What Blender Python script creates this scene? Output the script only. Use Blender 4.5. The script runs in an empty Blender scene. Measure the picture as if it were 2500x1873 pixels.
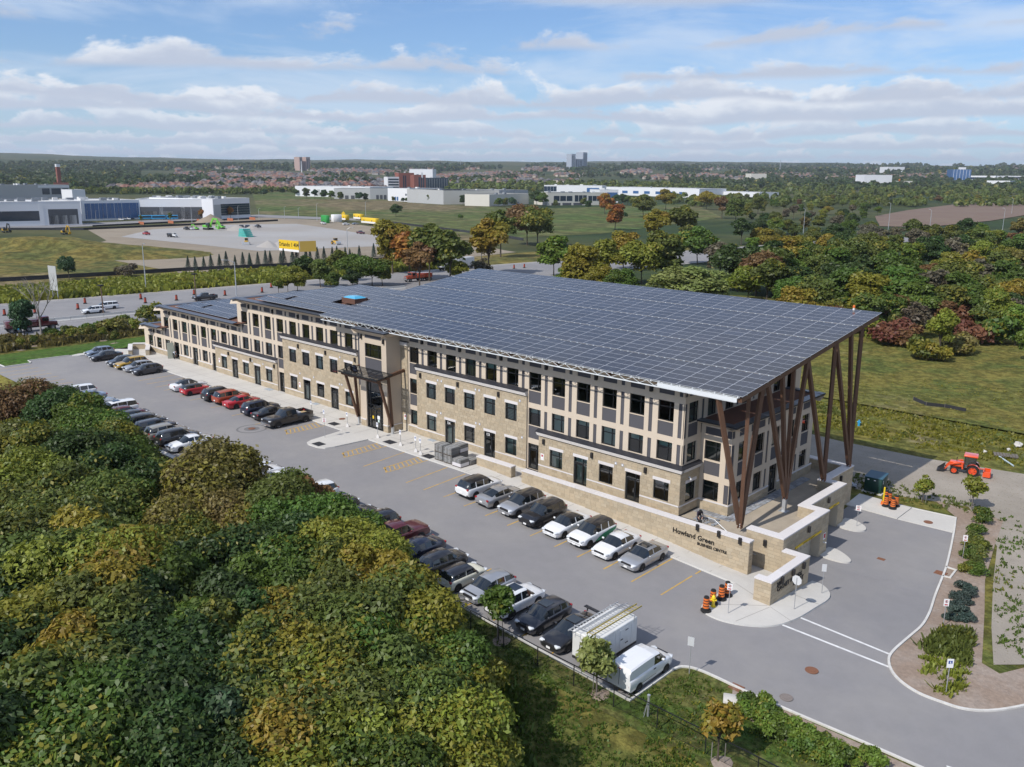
import bpy, bmesh, math, random
import numpy as np
from mathutils import Matrix, Vector, noise as mnoise

# ------------------------------------------------------------------ camera, sky, sun
SC = bpy.context.scene
COL = SC.collection
CAM = np.array([39.95, -60.83, 28.3])
PIT, ROLL, YAW, FPX = 13.4455, 0.5143, 43.1684, 2110.04      # focal length in pixels of a 2500 wide frame
def cam_axes():
    p, r, y = np.radians([PIT, ROLL, YAW])
    fw = np.array([-np.sin(y)*np.cos(p), np.cos(y)*np.cos(p), -np.sin(p)])
    rt = np.array([np.cos(y), np.sin(y), 0.0]); up = np.cross(rt, fw)
    return rt*np.cos(r)+up*np.sin(r), up*np.cos(r)-rt*np.sin(r), fw
RT, UP, FW = cam_axes()
cam = bpy.data.cameras.new('camera'); camo = bpy.data.objects.new('camera', cam); COL.objects.link(camo)
camo.matrix_world = Matrix(((RT[0], UP[0], -FW[0], CAM[0]), (RT[1], UP[1], -FW[1], CAM[1]), (RT[2], UP[2], -FW[2], CAM[2]), (0, 0, 0, 1)))
cam.sensor_fit = 'HORIZONTAL'; cam.sensor_width = 36; cam.lens = FPX/2500*36
cam.clip_start = 0.5; cam.clip_end = 60000
SC.camera = camo

SUN_EL = math.radians(45.3); SUN_AZ = math.radians(184.6)     # azimuth clockwise from +Y
SUN_DIR = Vector((math.sin(SUN_AZ)*math.cos(SUN_EL), math.cos(SUN_AZ)*math.cos(SUN_EL), math.sin(SUN_EL)))
sun = bpy.data.lights.new('sun', 'SUN'); sun.energy = 4.2; sun.angle = math.radians(0.53); sun.color = (1.0, 0.95, 0.88)
suno = bpy.data.objects.new('sun', sun); COL.objects.link(suno)
suno.rotation_euler = SUN_DIR.to_track_quat('Z', 'Y').to_euler()
SC.view_settings.view_transform = 'Standard'; SC.view_settings.look = 'None'
SC.view_settings.exposure = 0.0; SC.view_settings.gamma = 1.0; SC.view_settings.use_curve_mapping = False
SC.cycles.use_denoising = True
SC.cycles.max_bounces = 6; SC.cycles.diffuse_bounces = 2; SC.cycles.glossy_bounces = 3; SC.cycles.transmission_bounces = 3
SC.cycles.transparent_max_bounces = 12; SC.cycles.volume_bounces = 0
SC.cycles.caustics_reflective = False; SC.cycles.caustics_refractive = False

W = bpy.data.worlds.new('World'); SC.world = W; W.use_nodes = True
class NT:
    "small helper around a node tree"
    def __init__(s, t): s.t = t; s.n = t.nodes; s.l = t.links
    def new(s, kind, **kw):
        x = s.n.new(kind)
        for k, v in kw.items(): setattr(x, k, v)
        return x
    def put(s, sock, v):
        if isinstance(v, bpy.types.NodeSocket): s.l.new(v, sock)
        elif v is not None: sock.default_value = v
    def math(s, op, a, b=None, c=None, clamp=False):
        x = s.new('ShaderNodeMath', operation=op, use_clamp=clamp)
        for i, v in enumerate((a, b, c)):
            if v is not None: s.put(x.inputs[i], v)
        return x.outputs[0]
    def vmath(s, op, a, b=None):
        x = s.new('ShaderNodeVectorMath', operation=op); s.put(x.inputs[0], a)
        if b is not None: s.put(x.inputs[1], b)
        return x.outputs[0]
    def noise(s, vec, scale, detail=4.0, rough=0.55, dims='3D', w=None, dist=0.0):
        x = s.new('ShaderNodeTexNoise', noise_dimensions=dims)
        if vec is not None: s.put(x.inputs['Vector'], vec)
        if w is not None: s.put(x.inputs['W'], w)
        x.inputs['Scale'].default_value = scale; x.inputs['Detail'].default_value = detail
        x.inputs['Roughness'].default_value = rough; x.inputs['Distortion'].default_value = dist
        return x.outputs['Fac']
    def ramp(s, f, lo, hi, a=0.0, b=1.0, smooth=True):
        x = s.new('ShaderNodeMapRange', interpolation_type='SMOOTHSTEP' if smooth else 'LINEAR', clamp=True)
        s.put(x.inputs['Value'], f); s.put(x.inputs['From Min'], lo); s.put(x.inputs['From Max'], hi)
        s.put(x.inputs['To Min'], a); s.put(x.inputs['To Max'], b)
        return x.outputs[0]
    def mix(s, f, a, b, blend='MIX'):
        x = s.new('ShaderNodeMix', data_type='RGBA', blend_type=blend); s.put(x.inputs[0], f)
        for i, v in ((6, a), (7, b)):
            if not isinstance(v, bpy.types.NodeSocket): v = (*v[:3], 1.0)
            s.put(x.inputs[i], v)
        return x.outputs[2]
    def comb(s, x, y, z):
        c = s.new('ShaderNodeCombineXYZ')
        for i, v in enumerate((x, y, z)): s.put(c.inputs[i], v)
        return c.outputs[0]

def build_sky():
    t = NT(W.node_tree); t.n.clear()
    out = t.new('ShaderNodeOutputWorld'); bg = t.new('ShaderNodeBackground')
    sky = t.new('ShaderNodeTexSky', sky_type='NISHITA', sun_disc=False)
    sky.sun_elevation = SUN_EL; sky.sun_rotation = SUN_AZ
    sky.altitude = 200; sky.air_density = 1.0; sky.dust_density = 0.6; sky.ozone_density = 1.6
    g = t.new('ShaderNodeNewGeometry'); d = t.vmath('SCALE', g.outputs['Incoming']); d.node.inputs['Scale'].default_value = -1.0
    sep = t.new('ShaderNodeSeparateXYZ'); t.put(sep.inputs[0], d)
    az = t.math('ARCTAN2', sep.outputs[0], sep.outputs[1])
    el = t.math('ARCSINE', sep.outputs[2])                   # radians above the horizon
    # azimuth is turned so that its seam lies behind the camera
    azs = t.math('ADD', az, math.radians(43))
    azs = t.math('SUBTRACT', t.math('FLOORED_MODULO', t.math('ADD', azs, math.pi), 2*math.pi), math.pi)
    col = t.mix(1.0, sky.outputs[0], (1.0, 1.22, 1.55), 'MULTIPLY')
    WHITE, GREY = (10.6, 10.9, 11.4), (6.4, 7.1, 8.6)
    # thin high cloud
    elp = t.math('MAXIMUM', el, 0.004)
    ci = t.noise(t.comb(t.math('MULTIPLY', azs, 3.2), t.math('MULTIPLY', elp, 16.0), 3.7), 1.0, 6, 0.6, dist=0.6)
    col = t.mix(t.math('MULTIPLY', t.ramp(ci, 0.40, 0.66), 0.60), col, (8.2, 9.3, 10.9))
    # milky air near the horizon
    hz = t.ramp(el, 0.0, 0.11, 0.62, 0.0, smooth=False)
    col = t.mix(hz, col, (6.2, 8.4, 11.2))
    # rows of flat based cumulus, far rows first: base elevation, height, columns per radian, cover, seed
    rows = [(0.010, .012, 30, .52, 1.0), (0.020, .014, 24, .54, 2.3), (0.031, .018, 18, .55, 3.1), (0.044, .024, 13, .55, 4.9),
            (0.060, .032, 9.5, .56, 5.2), (0.078, .038, 7.0, .54, 7.7), (0.104, .044, 5.2, .46, 6.4), (0.138, .050, 4.2, .42, 9.9),
            (0.185, .070, 3.2, .44, 8.8), (0.26, .10, 2.6, .50, 10.6), (0.40, .16, 2.0, .52, 11.3), (0.62, .24, 1.5, .50, 12.9)]
    for b, h, k, cover, seed in rows:
        wob = t.noise(t.comb(t.math('MULTIPLY', azs, k*0.5), seed*3.3, 0.0), 1.0, 2, 0.5)
        base = t.math('ADD', b, t.math('MULTIPLY', t.math('SUBTRACT', wob, 0.5), h*1.0))
        up = t.math('DIVIDE', t.math('SUBTRACT', el, base), h)               # 0 at the base, 1 at the tallest tops
        n1 = t.noise(t.comb(t.math('MULTIPLY', azs, k), t.math('MULTIPLY', up, 0.55), seed), 1.0, 9, 0.60, dist=0.25)
        thr = t.math('ADD', 1.0-cover-0.115, t.math('MULTIPLY', t.math('MAXIMUM', up, 0.0), 0.24))
        dens = t.math('SUBTRACT', n1, thr)
        a = t.math('MULTIPLY', t.ramp(dens, -0.01, 0.075), t.ramp(up, -0.10, 0.10))
        # tops white, bases grey; the far rows pale towards the air
        n2 = t.noise(t.comb(t.math('MULTIPLY', azs, k*2.3), t.math('MULTIPLY', up, 1.5), seed+20), 1.0, 5, 0.6)
        lit = t.ramp(t.math('ADD', up, t.math('ADD', t.math('MULTIPLY', t.math('SUBTRACT', n2, 0.5), 1.1), t.math('MULTIPLY', dens, -1.3))), 0.0, 0.62)
        cc = t.mix(lit, GREY, WHITE)
        far = max(0.0, min(1.0, 1.0-b/0.09))*0.5
        cc = t.mix(far, cc, (7.8, 8.9, 10.6))
        col = t.mix(t.math('MULTIPLY', a, 0.94 if b > .05 else 0.85), col, cc)
    t.put(bg.inputs[0], col); bg.inputs[1].default_value = 0.088
    t.l.new(bg.outputs[0], out.inputs[0])
build_sky()

# ------------------------------------------------------------------ ground heights, placing by sight line
def sm(a, b, x):
    t = min(1.0, max(0.0, (x-a)/(b-a))); return t*t*(3-2*t)
LOW = -2.95
def G(x, y):
    z = -0.15-0.055*max(0.0, x+18); z = max(z, -3.0)
    w = sm(-6, 7, y)*sm(2, 9, x); z = z*(1-w)+LOW*w
    if y > 18:                                                # land behind the building
        w = sm(18, 30, y)*sm(-75, -35, x); z = z*(1-w)+LOW*w
    if y < -22.9:                                             # wood floor south of the car park
        dr = (1-sm(-28, -2, x))*1.4*(1-sm(-25.6, -22.95, y)) + 0.045*max(0.0, -27.0-y)
        z -= dr
    if x < -106: w = 1-sm(-124, -106, x); z = z*(1-w)-2.0*w
    if x < -186: z -= 1.3*(1-sm(-230, -186, x))
    if y > 140 and x > -190: z += -0.4*sm(140, 220, y)
    r = math.hypot(x-CAM[0], y-CAM[1])
    if r > 650:
        pts = ((650, 0), (1000, 2.2), (1600, 7), (2600, 27), (4000, 62), (7000, 140), (9500, 190), (40000, 200))
        for (r0, z0), (r1, z1) in zip(pts, pts[1:]):
            if r0 <= r < r1: z += z0+(z1-z0)*(r-r0)/(r1-r0)
        if r > 3000:
            a = math.atan2(x-CAM[0], y-CAM[1]); s = min(1.0, (r-3000)/4000)
            z += s*(mnoise.fractal(Vector((a*7, r/2600, 1.3)), 1.0, 2.0, 4)*26 + math.sin(a*9+1)*6)
    return z
def ray(u, v):
    d = RT*(u-1250)/FPX-UP*(v-936.5)/FPX+FW
    return d/np.linalg.norm(d)
def at(u, v, z=None):
    "the ground point (or the point at height z) that the photograph shows at pixel u, v of its 2500 x 1873"
    d = ray(u, v)
    if z is not None: return CAM+d*(z-CAM[2])/d[2]
    t = 20.0
    for _ in range(4000):
        p = CAM+d*t; h = p[2]-G(p[0], p[1])
        if h < 0.01: break
        t += max(0.02, h*0.7 if t < 400 else h*1.5)
        if t > 12000: break
    return p
def pix(x, y, z):
    v = np.array([x, y, z])-CAM; w = v@FW
    return 1250+FPX*(v@RT)/w, 936.5-FPX*(v@UP)/w

# ------------------------------------------------------------------ object helpers
def tag(o, label=None, cat=None, group=None, kind=None):
    if label: o['label'] = label
    if cat: o['category'] = cat
    if group: o['group'] = group
    if kind: o['kind'] = kind
    return o
def empty(name, loc=(0, 0, 0), rz=0.0, label=None, cat=None, group=None, parent=None):
    o = bpy.data.objects.new(name, None); COL.objects.link(o); o.location = tuple(float(c) for c in loc); o.rotation_euler = (0, 0, rz)
    o.empty_display_size = 0.3
    if parent: o.parent = parent
    return tag(o, label, cat, group)
def put(name, me, parent=None, loc=None, rz=None, mats=None):
    "an object on shared mesh data"
    o = bpy.data.objects.new(name, me); COL.objects.link(o)
    if parent is not None: o.parent = parent
    if loc is not None: o.location = tuple(float(c) for c in loc)
    if rz is not None: o.rotation_euler = (0, 0, rz)
    if mats:
        for i, m in enumerate(mats):
            if m is not None and i < len(o.material_slots): o.material_slots[i].link = 'OBJECT'; o.material_slots[i].material = m
    return o
def kids(o, table):
    return table.get(o, ())
class MB:
    "collects faces; build() links them as ONE mesh object"
    def __init__(s): s.v = []; s.f = []; s.m = []; s.t = []
    def face(s, pts, mi=0, t=0.0):
        i = len(s.v); s.v += [tuple(float(c) for c in p) for p in pts]; s.f.append(tuple(range(i, i+len(pts)))); s.m.append(mi); s.t.append(t); return s
    def mesh(s, v, f, mi=0, t=0.0):
        i = len(s.v); s.v += [tuple(float(c) for c in p) for p in v]
        for q in f: s.f.append(tuple(k+i for k in q)); s.m.append(mi); s.t.append(t)
        return s
    def box(s, x0, y0, z0, x1, y1, z1, mi=0, t=0.0, skip=''):
        v = [(x0, y0, z0), (x1, y0, z0), (x1, y1, z0), (x0, y1, z0), (x0, y0, z1), (x1, y0, z1), (x1, y1, z1), (x0, y1, z1)]
        f = {'b': (0, 3, 2, 1), 't': (4, 5, 6, 7), 'f': (0, 1, 5, 4), 'k': (2, 3, 7, 6), 'l': (3, 0, 4, 7), 'r': (1, 2, 6, 5)}
        return s.mesh(v, [q for k, q in f.items() if k not in skip], mi, t)
    def beam(s, p, q, w, h=None, mi=0, up=(0, 0, 1), t=0.0):
        p = np.array(p, float); q = np.array(q, float); d = q-p; d /= np.linalg.norm(d); h = h or w
        a = np.cross(d, up)
        if np.linalg.norm(a) < 1e-4: a = np.cross(d, (0, 1, 0))
        a /= np.linalg.norm(a); b = np.cross(a, d)
        c = [(-1, -1), (1, -1), (1, 1), (-1, 1)]
        v = [e+a*i*w/2+b*j*h/2 for e in (p, q) for i, j in c]
        return s.mesh(v, [(0, 1, 5, 4), (1, 2, 6, 5), (2, 3, 7, 6), (3, 0, 4, 7), (3, 2, 1, 0), (4, 5, 6, 7)], mi, t)
    def cyl(s, p, q, r0, r1=None, n=10, mi=0, caps=True, t=0.0):
        p = np.array(p, float); q = np.array(q, float); d = q-p; d /= np.linalg.norm(d); r1 = r0 if r1 is None else r1
        a = np.cross(d, (0, 0, 1))
        if np.linalg.norm(a) < 1e-4: a = np.array([1.0, 0, 0])
        a /= np.linalg.norm(a); b = np.cross(d, a)
        an = [2*math.pi*k/n for k in range(n)]
        v = [p+(a*math.cos(x)+b*math.sin(x))*r0 for x in an]+[q+(a*math.cos(x)+b*math.sin(x))*r1 for x in an]
        f = [(k, (k+1) % n, n+(k+1) % n, n+k) for k in range(n)]
        if caps: f += [tuple(range(n-1, -1, -1)), tuple(range(n, 2*n))]
        return s.mesh(v, f, mi, t)
    def lathe(s, prof, c=(0, 0, 0), n=12, mi=0, mis=None):
        an = [2*math.pi*k/n for k in range(n)]
        for j in range(len(prof)-1):
            (r0, z0), (r1, z1) = prof[j], prof[j+1]
            v = [(c[0]+r0*math.cos(x), c[1]+r0*math.sin(x), c[2]+z0) for x in an]+[(c[0]+r1*math.cos(x), c[1]+r1*math.sin(x), c[2]+z1) for x in an]
            s.mesh(v, [(k, (k+1) % n, n+(k+1) % n, n+k) for k in range(n)], mis[j] if mis else mi)
        return s
    def prism(s, poly, z0, z1, mi=0, top=None, bottom=False):
        "poly in plan, z0/z1 numbers or functions of x, y"
        a = sum(x0*y1-x1*y0 for (x0, y0), (x1, y1) in zip(poly, poly[1:]+poly[:1]))
        if a < 0: poly = poly[::-1]
        F = lambda z, x, y: z(x, y) if callable(z) else z
        n = len(poly); v = [(x, y, F(z0, x, y)) for x, y in poly]+[(x, y, F(z1, x, y)) for x, y in poly]
        s.mesh(v, [(k, (k+1) % n, n+(k+1) % n, n+k) for k in range(n)], mi)
        s.mesh(v[n:], [tuple(range(n))], mi if top is None else top)
        if bottom: s.mesh(v[:n], [tuple(range(n-1, -1, -1))], mi)
        return s
    def data(s, name, mats, smooth=False):
        me = bpy.data.meshes.new(name); me.from_pydata(s.v, [], s.f)
        for m in mats: me.materials.append(m)
        if len(mats) > 1: me.polygons.foreach_set('material_index', s.m)
        if any(s.t):
            a = me.attributes.new('tint', 'FLOAT', 'FACE'); a.data.foreach_set('value', s.t)
        if smooth: me.polygons.foreach_set('use_smooth', [True]*len(s.f))
        me.update(); return me
    def build(s, name, mats, parent=None, loc=None, rz=None, smooth=False):
        return put(name, s.data(name, mats if isinstance(mats, (list, tuple)) else [mats], smooth), parent, loc, rz)
def weld(me, dist=1e-4):
    bm = bmesh.new(); bm.from_mesh(me); bmesh.ops.remove_doubles(bm, verts=bm.verts, dist=dist); bm.to_mesh(me); bm.free(); return me
def round_edges(me, w, seg=2, ang=40):
    bm = bmesh.new(); bm.from_mesh(me); bmesh.ops.remove_doubles(bm, verts=bm.verts, dist=1e-4)
    e = [x for x in bm.edges if len(x.link_faces) == 2 and x.calc_face_angle(0) > math.radians(ang)]
    bmesh.ops.bevel(bm, geom=e, offset=w, segments=seg, affect='EDGES', profile=0.7, clamp_overlap=True)
    bm.to_mesh(me); bm.free()
    me.polygons.foreach_set('use_smooth', [True]*len(me.polygons))
    return me
def drape(name, poly, mat, off=0.03, step=2.0, zf=None, parent=None, kind='structure', hole=None):
    "a polygon in plan laid on the ground"
    bm = bmesh.new(); a = sum(x0*y1-x1*y0 for (x0, y0), (x1, y1) in zip(poly, poly[1:]+poly[:1]))
    if a < 0: poly = poly[::-1]
    bm.faces.new([bm.verts.new((x, y, 0)) for x, y in poly])
    xs = [p[0] for p in poly]; ys = [p[1] for p in poly]
    for ax, lo, hi in ((0, min(xs), max(xs)), (1, min(ys), max(ys))):
        k = math.ceil(lo/step)*step
        while k < hi:
            no = (1, 0, 0) if ax == 0 else (0, 1, 0); co = (k+.0137, 0, 0) if ax == 0 else (0, k+.0137, 0)
            bmesh.ops.bisect_plane(bm, geom=bm.verts[:]+bm.edges[:]+bm.faces[:], plane_co=co, plane_no=no, dist=1e-5)
            k += step
    bmesh.ops.triangulate(bm, faces=[f for f in bm.faces if len(f.verts) > 4])
    zf = zf or G
    for v in bm.verts: v.co.z = zf(v.co.x, v.co.y)+off
    me = bpy.data.meshes.new(name); bm.to_mesh(me); bm.free(); me.materials.append(mat)
    o = put(name, me, parent)
    if kind: o['kind'] = kind
    return o
def ribbon(path, w, closed=False):
    "left and right outlines of a strip of width w along a plan path"
    P = [np.array(p[:2], float) for p in path]; L, R = [], []
    n = len(P)
    for i, p in enumerate(P):
        a = P[(i-1) % n] if closed or i > 0 else p; b = P[(i+1) % n] if closed or i < n-1 else p
        d = b-a; d /= np.linalg.norm(d); nn = np.array([-d[1], d[0]])
        L.append(p+nn*w/2); R.append(p-nn*w/2)
    return L, R
def dense(path, step):
    out = []
    for a, b in zip(path, path[1:]):
        k = max(1, int(math.dist(a[:2], b[:2])/step))
        out += [(a[0]+(b[0]-a[0])*i/k, a[1]+(b[1]-a[1])*i/k) for i in range(k)]
    return out+[tuple(path[-1][:2])]
def kerb(mb, path, w=0.16, h=0.13, mi=0, zf=None):
    zf = zf or G; path = dense(path, 2.0); L, R = ribbon(path, w)
    for i in range(len(path)-1):
        q = [L[i], L[i+1], R[i+1], R[i]]
        b = [(p[0], p[1], zf(*p)-0.12) for p in q]; t_ = [(p[0], p[1], zf(*p)+h) for p in q]
        mb.mesh(b+t_, [(7, 6, 5, 4), (0, 4, 5, 1), (2, 6, 7, 3)]+([(3, 7, 4, 0)] if i == 0 else [])+([(1, 5, 6, 2)] if i == len(path)-2 else []), mi, random.random())
def strip(mb, path, w, off=0.05, mi=0, zf=None):
    zf = zf or G; path = dense(path, 1.5); L, R = ribbon(path, w)
    for i in range(len(path)-1):
        mb.face([(p[0], p[1], zf(*p)+off) for p in (R[i], R[i+1], L[i+1], L[i])], mi)
def smooth_path(pts, n=6):
    "Catmull-Rom through the points"
    P = [np.array(p[:2], float) for p in pts]; P = [2*P[0]-P[1]]+P+[2*P[-1]-P[-2]]; out = []
    for i in range(1, len(P)-2):
        for k in range(n):
            t = k/n; a, b, c, d = P[i-1:i+3]
            out.append(tuple(.5*((2*b)+(-a+c)*t+(2*a-5*b+4*c-d)*t*t+(-a+3*b-3*c+d)*t**3)))
    return out+[tuple(P[-2])]

# ------------------------------------------------------------------ materials
def mat(name, color, rough=0.8, noise=None, big=None, bump=None, metal=0.0, rand=0.0, spec=0.4, obj=False, alpha=None, coat=0.0, fleck=None):
    """noise/big = (scale, amount[, colour]); bump = (scale, strength); rand = spread between pieces (object random plus the face value
    'tint'); obj: textures follow the object instead of the place"""
    m = bpy.data.materials.new(name); m.use_nodes = True; t = NT(m.node_tree); p = t.n['Principled BSDF']
    vec = (t.new('ShaderNodeTexCoord').outputs['Object'] if obj else t.new('ShaderNodeNewGeometry').outputs['Position'])
    c = None
    col = t.mix(0.0, color, color)
    if big:
        f = t.ramp(t.noise(vec, big[0], 5, 0.6), 0.38, 0.66)
        col = t.mix(t.math('MULTIPLY', f, big[1]), col, big[2] if len(big) > 2 else tuple(x*.5 for x in color))
    if noise:
        f = t.noise(vec, noise[0], 4, 0.65)
        k = t.math('ADD', 1.0, t.math('MULTIPLY', t.math('SUBTRACT', f, 0.5), 2*noise[1]))
        col = t.mix(1.0, col, t.comb(k, k, k), 'MULTIPLY')
    if fleck:
        f = t.ramp(t.noise(vec, fleck[0], 2, 0.5), fleck[1], fleck[1]+.05)
        col = t.mix(f, col, fleck[2])
    if rand:
        oi = t.new('ShaderNodeObjectInfo').outputs['Random']; at_ = t.new('ShaderNodeAttribute', attribute_name='tint').outputs['Fac']
        r = t.math('FRACT', t.math('ADD', oi, at_))
        k = t.math('ADD', 1.0, t.math('MULTIPLY', t.math('SUBTRACT', r, 0.5), 2*rand))
        r2 = t.math('FRACT', t.math('MULTIPLY', r, 7.31)); k2 = t.math('ADD', 1.0, t.math('MULTIPLY', t.math('SUBTRACT', r2, 0.5), rand*.7))
        col = t.mix(1.0, col, t.comb(k, t.math('MULTIPLY', k, t.math('ADD', 0.5, t.math('MULTIPLY', k2, .5))), t.math('MULTIPLY', k, k2)), 'MULTIPLY')
    t.put(p.inputs['Base Color'], col); p.inputs['Roughness'].default_value = rough; p.inputs['Metallic'].default_value = metal
    p.inputs['Specular IOR Level'].default_value = spec
    if coat: p.inputs['Coat Weight'].default_value = coat; p.inputs['Coat Roughness'].default_value = 0.04
    if bump:
        b = t.new('ShaderNodeBump'); b.inputs['Strength'].default_value = bump[1]; b.inputs['Distance'].default_value = bump[2] if len(bump) > 2 else 0.02
        t.put(b.inputs['Height'], t.noise(vec, bump[0], 4, 0.65)); t.l.new(b.outputs[0], p.inputs['Normal'])
    return m
def glass_mat(name, tint, refl=0.25, dark=0.55):
    "window glass: mirror by angle over a tinted see-through"
    m = bpy.data.materials.new(name); m.use_nodes = True; t = NT(m.node_tree); t.n.clear()
    out = t.new('ShaderNodeOutputMaterial'); tr = t.new('ShaderNodeBsdfTransparent'); gl = t.new('ShaderNodeBsdfGlossy'); mx = t.new('ShaderNodeMixShader')
    tr.inputs[0].default_value = (*[x*dark for x in tint], 1); gl.inputs['Roughness'].default_value = 0.02; gl.inputs[0].default_value = (.95, .98, 1, 1)
    lw = t.new('ShaderNodeFresnel'); lw.inputs['IOR'].default_value = 1.55
    t.put(mx.inputs[0], t.math('ADD', t.math('MULTIPLY', lw.outputs[0], 1.0-refl*.4), refl*.4, clamp=True)); t.l.new(tr.outputs[0], mx.inputs[1]); t.l.new(gl.outputs[0], mx.inputs[2]); t.l.new(mx.outputs[0], out.inputs[0])
    return m
# ------------------------------------------------------------------ material list
ASPH = mat('asphalt', (0.235, 0.228, 0.232), .9, (0.9, .10), (0.10, .55, (0.30, 0.285, 0.27)), (60, .25), fleck=(38, .62, (0.30, 0.29, 0.28)))
ASPH2 = mat('asphalt_road', (0.22, 0.215, 0.22), .9, (0.5, .14), (0.05, .5, (0.29, 0.28, 0.275)))
CONC = mat('concrete_paving', (0.56, 0.54, 0.50), .85, (1.3, .07), (0.22, .5, (0.47, 0.45, 0.42)), (40, .15))
KERB = mat('kerb_concrete', (0.60, 0.585, 0.55), .85, (3, .10), rand=.06)
COPE = mat('coping_stone', (0.66, 0.63, 0.62), .7, (2.5, .06), rand=.04)
MORT = mat('mortar', (0.56, 0.49, 0.38), .95, (8, .08))
STONE = mat('stone_block', (0.43, 0.355, 0.25), .9, (7, .10), bump=(30, .3), rand=.11)
CORN = mat('cornice_stone', (0.68, 0.64, 0.60), .75, (2, .05))
EIFS = mat('render_beige', (0.545, 0.455, 0.355), .9, (0.8, .04), bump=(120, .15))
EIFS2 = mat('render_beige_light', (0.60, 0.51, 0.405), .9, (0.8, .04), bump=(120, .15))
GREY = mat('render_grey', (0.088, 0.086, 0.096), .85, (1.2, .06), bump=(120, .15), rand=.05)
CAP = mat('metal_cap', (0.028, 0.029, 0.036), .45, (1.5, .1))
ROOFM = mat('roof_membrane', (0.16, 0.075, 0.05), .85, (0.6, .18), (.3, .4, (0.10, 0.06, 0.045)))
CAPB = mat('roof_edge_metal', (0.13, 0.15, 0.19), .38, (1.0, .1), metal=.5)
FRAME = mat('window_frame', (0.014, 0.016, 0.018), .45)
GLASS = glass_mat('window_glass', (.80, .95, .90), .18, .78)
GLASSD = glass_mat('window_glass_dark', (.70, .78, .78), .22, .45)
BLIND = mat('blind_white', (0.60, 0.74, 0.69), .7)
BLIND2 = mat('blind_grey', (0.21, 0.235, 0.235), .7)
ROOM = mat('room_paint', (0.16, 0.18, 0.165), .9, (.9, .5))
FLOORR = mat('room_floor', (0.34, 0.37, 0.33), .8)
DARKIN = mat('room_dark', (0.05, 0.055, 0.055), .9)
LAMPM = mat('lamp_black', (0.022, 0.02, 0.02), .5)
GALV = mat('galvanised_steel', (0.55, 0.57, 0.59), .45, (4, .1), metal=.6)
STEELW = mat('steel_painted_pale', (0.68, 0.71, 0.73), .5, (4, .06))
RUST = mat('timber_brown', (0.115, 0.060, 0.036), .6, (5, .22), (0.7, .35, (0.16, 0.08, 0.045)))
PVG = mat('solar_glass', (0.030, 0.033, 0.046), .16, rand=.22, spec=.5)
PVF = mat('solar_frame', (0.62, 0.64, 0.68), .4, metal=.3)
PVL = mat('solar_line', (0.22, 0.24, 0.29), .3)
YEL = mat('paint_yellow', (0.60, 0.36, 0.055), .8, (3, .25), (1.1, .55, (0.30, 0.24, 0.16)))
WHT = mat('paint_white', (0.72, 0.72, 0.71), .8, (4, .18), (1.4, .4, (0.40, 0.39, 0.38)))
BLK = mat('letter_black', (0.012, 0.012, 0.013), .5)
SIGNW = mat('sign_white', (0.80, 0.80, 0.80), .5)
SIGNR = mat('sign_red', (0.45, 0.03, 0.04), .5)
SIGNB = mat('sign_blue', (0.02, 0.07, 0.28), .5)
SIGNY = mat('sign_yellow', (0.75, 0.50, 0.02), .5)
GRATE = mat('cast_iron', (0.03, 0.032, 0.038), .6, (20, .3))
GRATEG = mat('galvanised_grate', (0.36, 0.40, 0.44), .55, (20, .3))
IRON = mat('rusty_iron', (0.21, 0.095, 0.055), .8, (14, .35))
DARKW = mat('dark_lagging', (0.030, 0.031, 0.036), .85, (3, .3), rand=.3)
DOORG = mat('garage_door_grey', (0.085, 0.085, 0.088), .6, (2, .1))
TERR = mat('terrace_screed', (0.40, 0.345, 0.27), .9, (0.6, .2), (.35, .5, (0.30, 0.255, 0.20)))
PAVER = mat('paver_grey', (0.28, 0.29, 0.31), .85, (5, .15), rand=.3)

def weed_mat(name, cols, sc, dry, bump=.8):
    "meadow: several plant colours in patches of several sizes"
    m = bpy.data.materials.new(name); m.use_nodes = True; t = NT(m.node_tree); p = t.n['Principled BSDF']
    v = t.new('ShaderNodeNewGeometry').outputs['Position']
    a = t.ramp(t.noise(v, sc*.045, 5, .62), .40, .60); b = t.ramp(t.noise(v, sc*.16, 5, .65, dist=.5), .42, .60); c = t.ramp(t.noise(v, sc*.9, 5, .7), .40, .64)
    d = t.ramp(t.noise(v, sc*.028, 6, .65), dry, dry+.10)
    col = t.mix(a, cols[0], cols[1]); col = t.mix(t.math('MULTIPLY', b, .75), col, cols[2]); col = t.mix(t.math('MULTIPLY', d, .8), col, cols[3])
    k = t.math('ADD', .62, t.math('MULTIPLY', c, .72)); col = t.mix(1.0, col, t.comb(k, k, k), 'MULTIPLY')
    t.put(p.inputs['Base Color'], col); p.inputs['Roughness'].default_value = .95; p.inputs['Specular IOR Level'].default_value = .1
    bu = t.new('ShaderNodeBump'); bu.inputs['Strength'].default_value = bump; bu.inputs['Distance'].default_value = .35
    t.put(bu.inputs['Height'], t.noise(v, sc*1.6, 5, .7)); t.l.new(bu.outputs[0], p.inputs['Normal'])
    return m
MEADOW = weed_mat('meadow', ((0.135, 0.135, 0.036), (0.095, 0.115, 0.030), (0.19, 0.16, 0.042), (0.22, 0.185, 0.115)), 1.0, .56)
MEADOWF = weed_mat('meadow_far', ((0.14, 0.13, 0.040), (0.09, 0.10, 0.032), (0.20, 0.155, 0.045), (0.21, 0.165, 0.095)), .35, .54, .3)
LAWN = weed_mat('lawn', ((0.055, 0.115, 0.018), (0.070, 0.130, 0.022), (0.085, 0.125, 0.030), (0.11, 0.12, 0.04)), 1.6, .64, .25)
GRASSF = weed_mat('field_green', ((0.075, 0.115, 0.032), (0.10, 0.125, 0.040), (0.13, 0.125, 0.05), (0.19, 0.145, 0.085)), .12, .50, .1)
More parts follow.
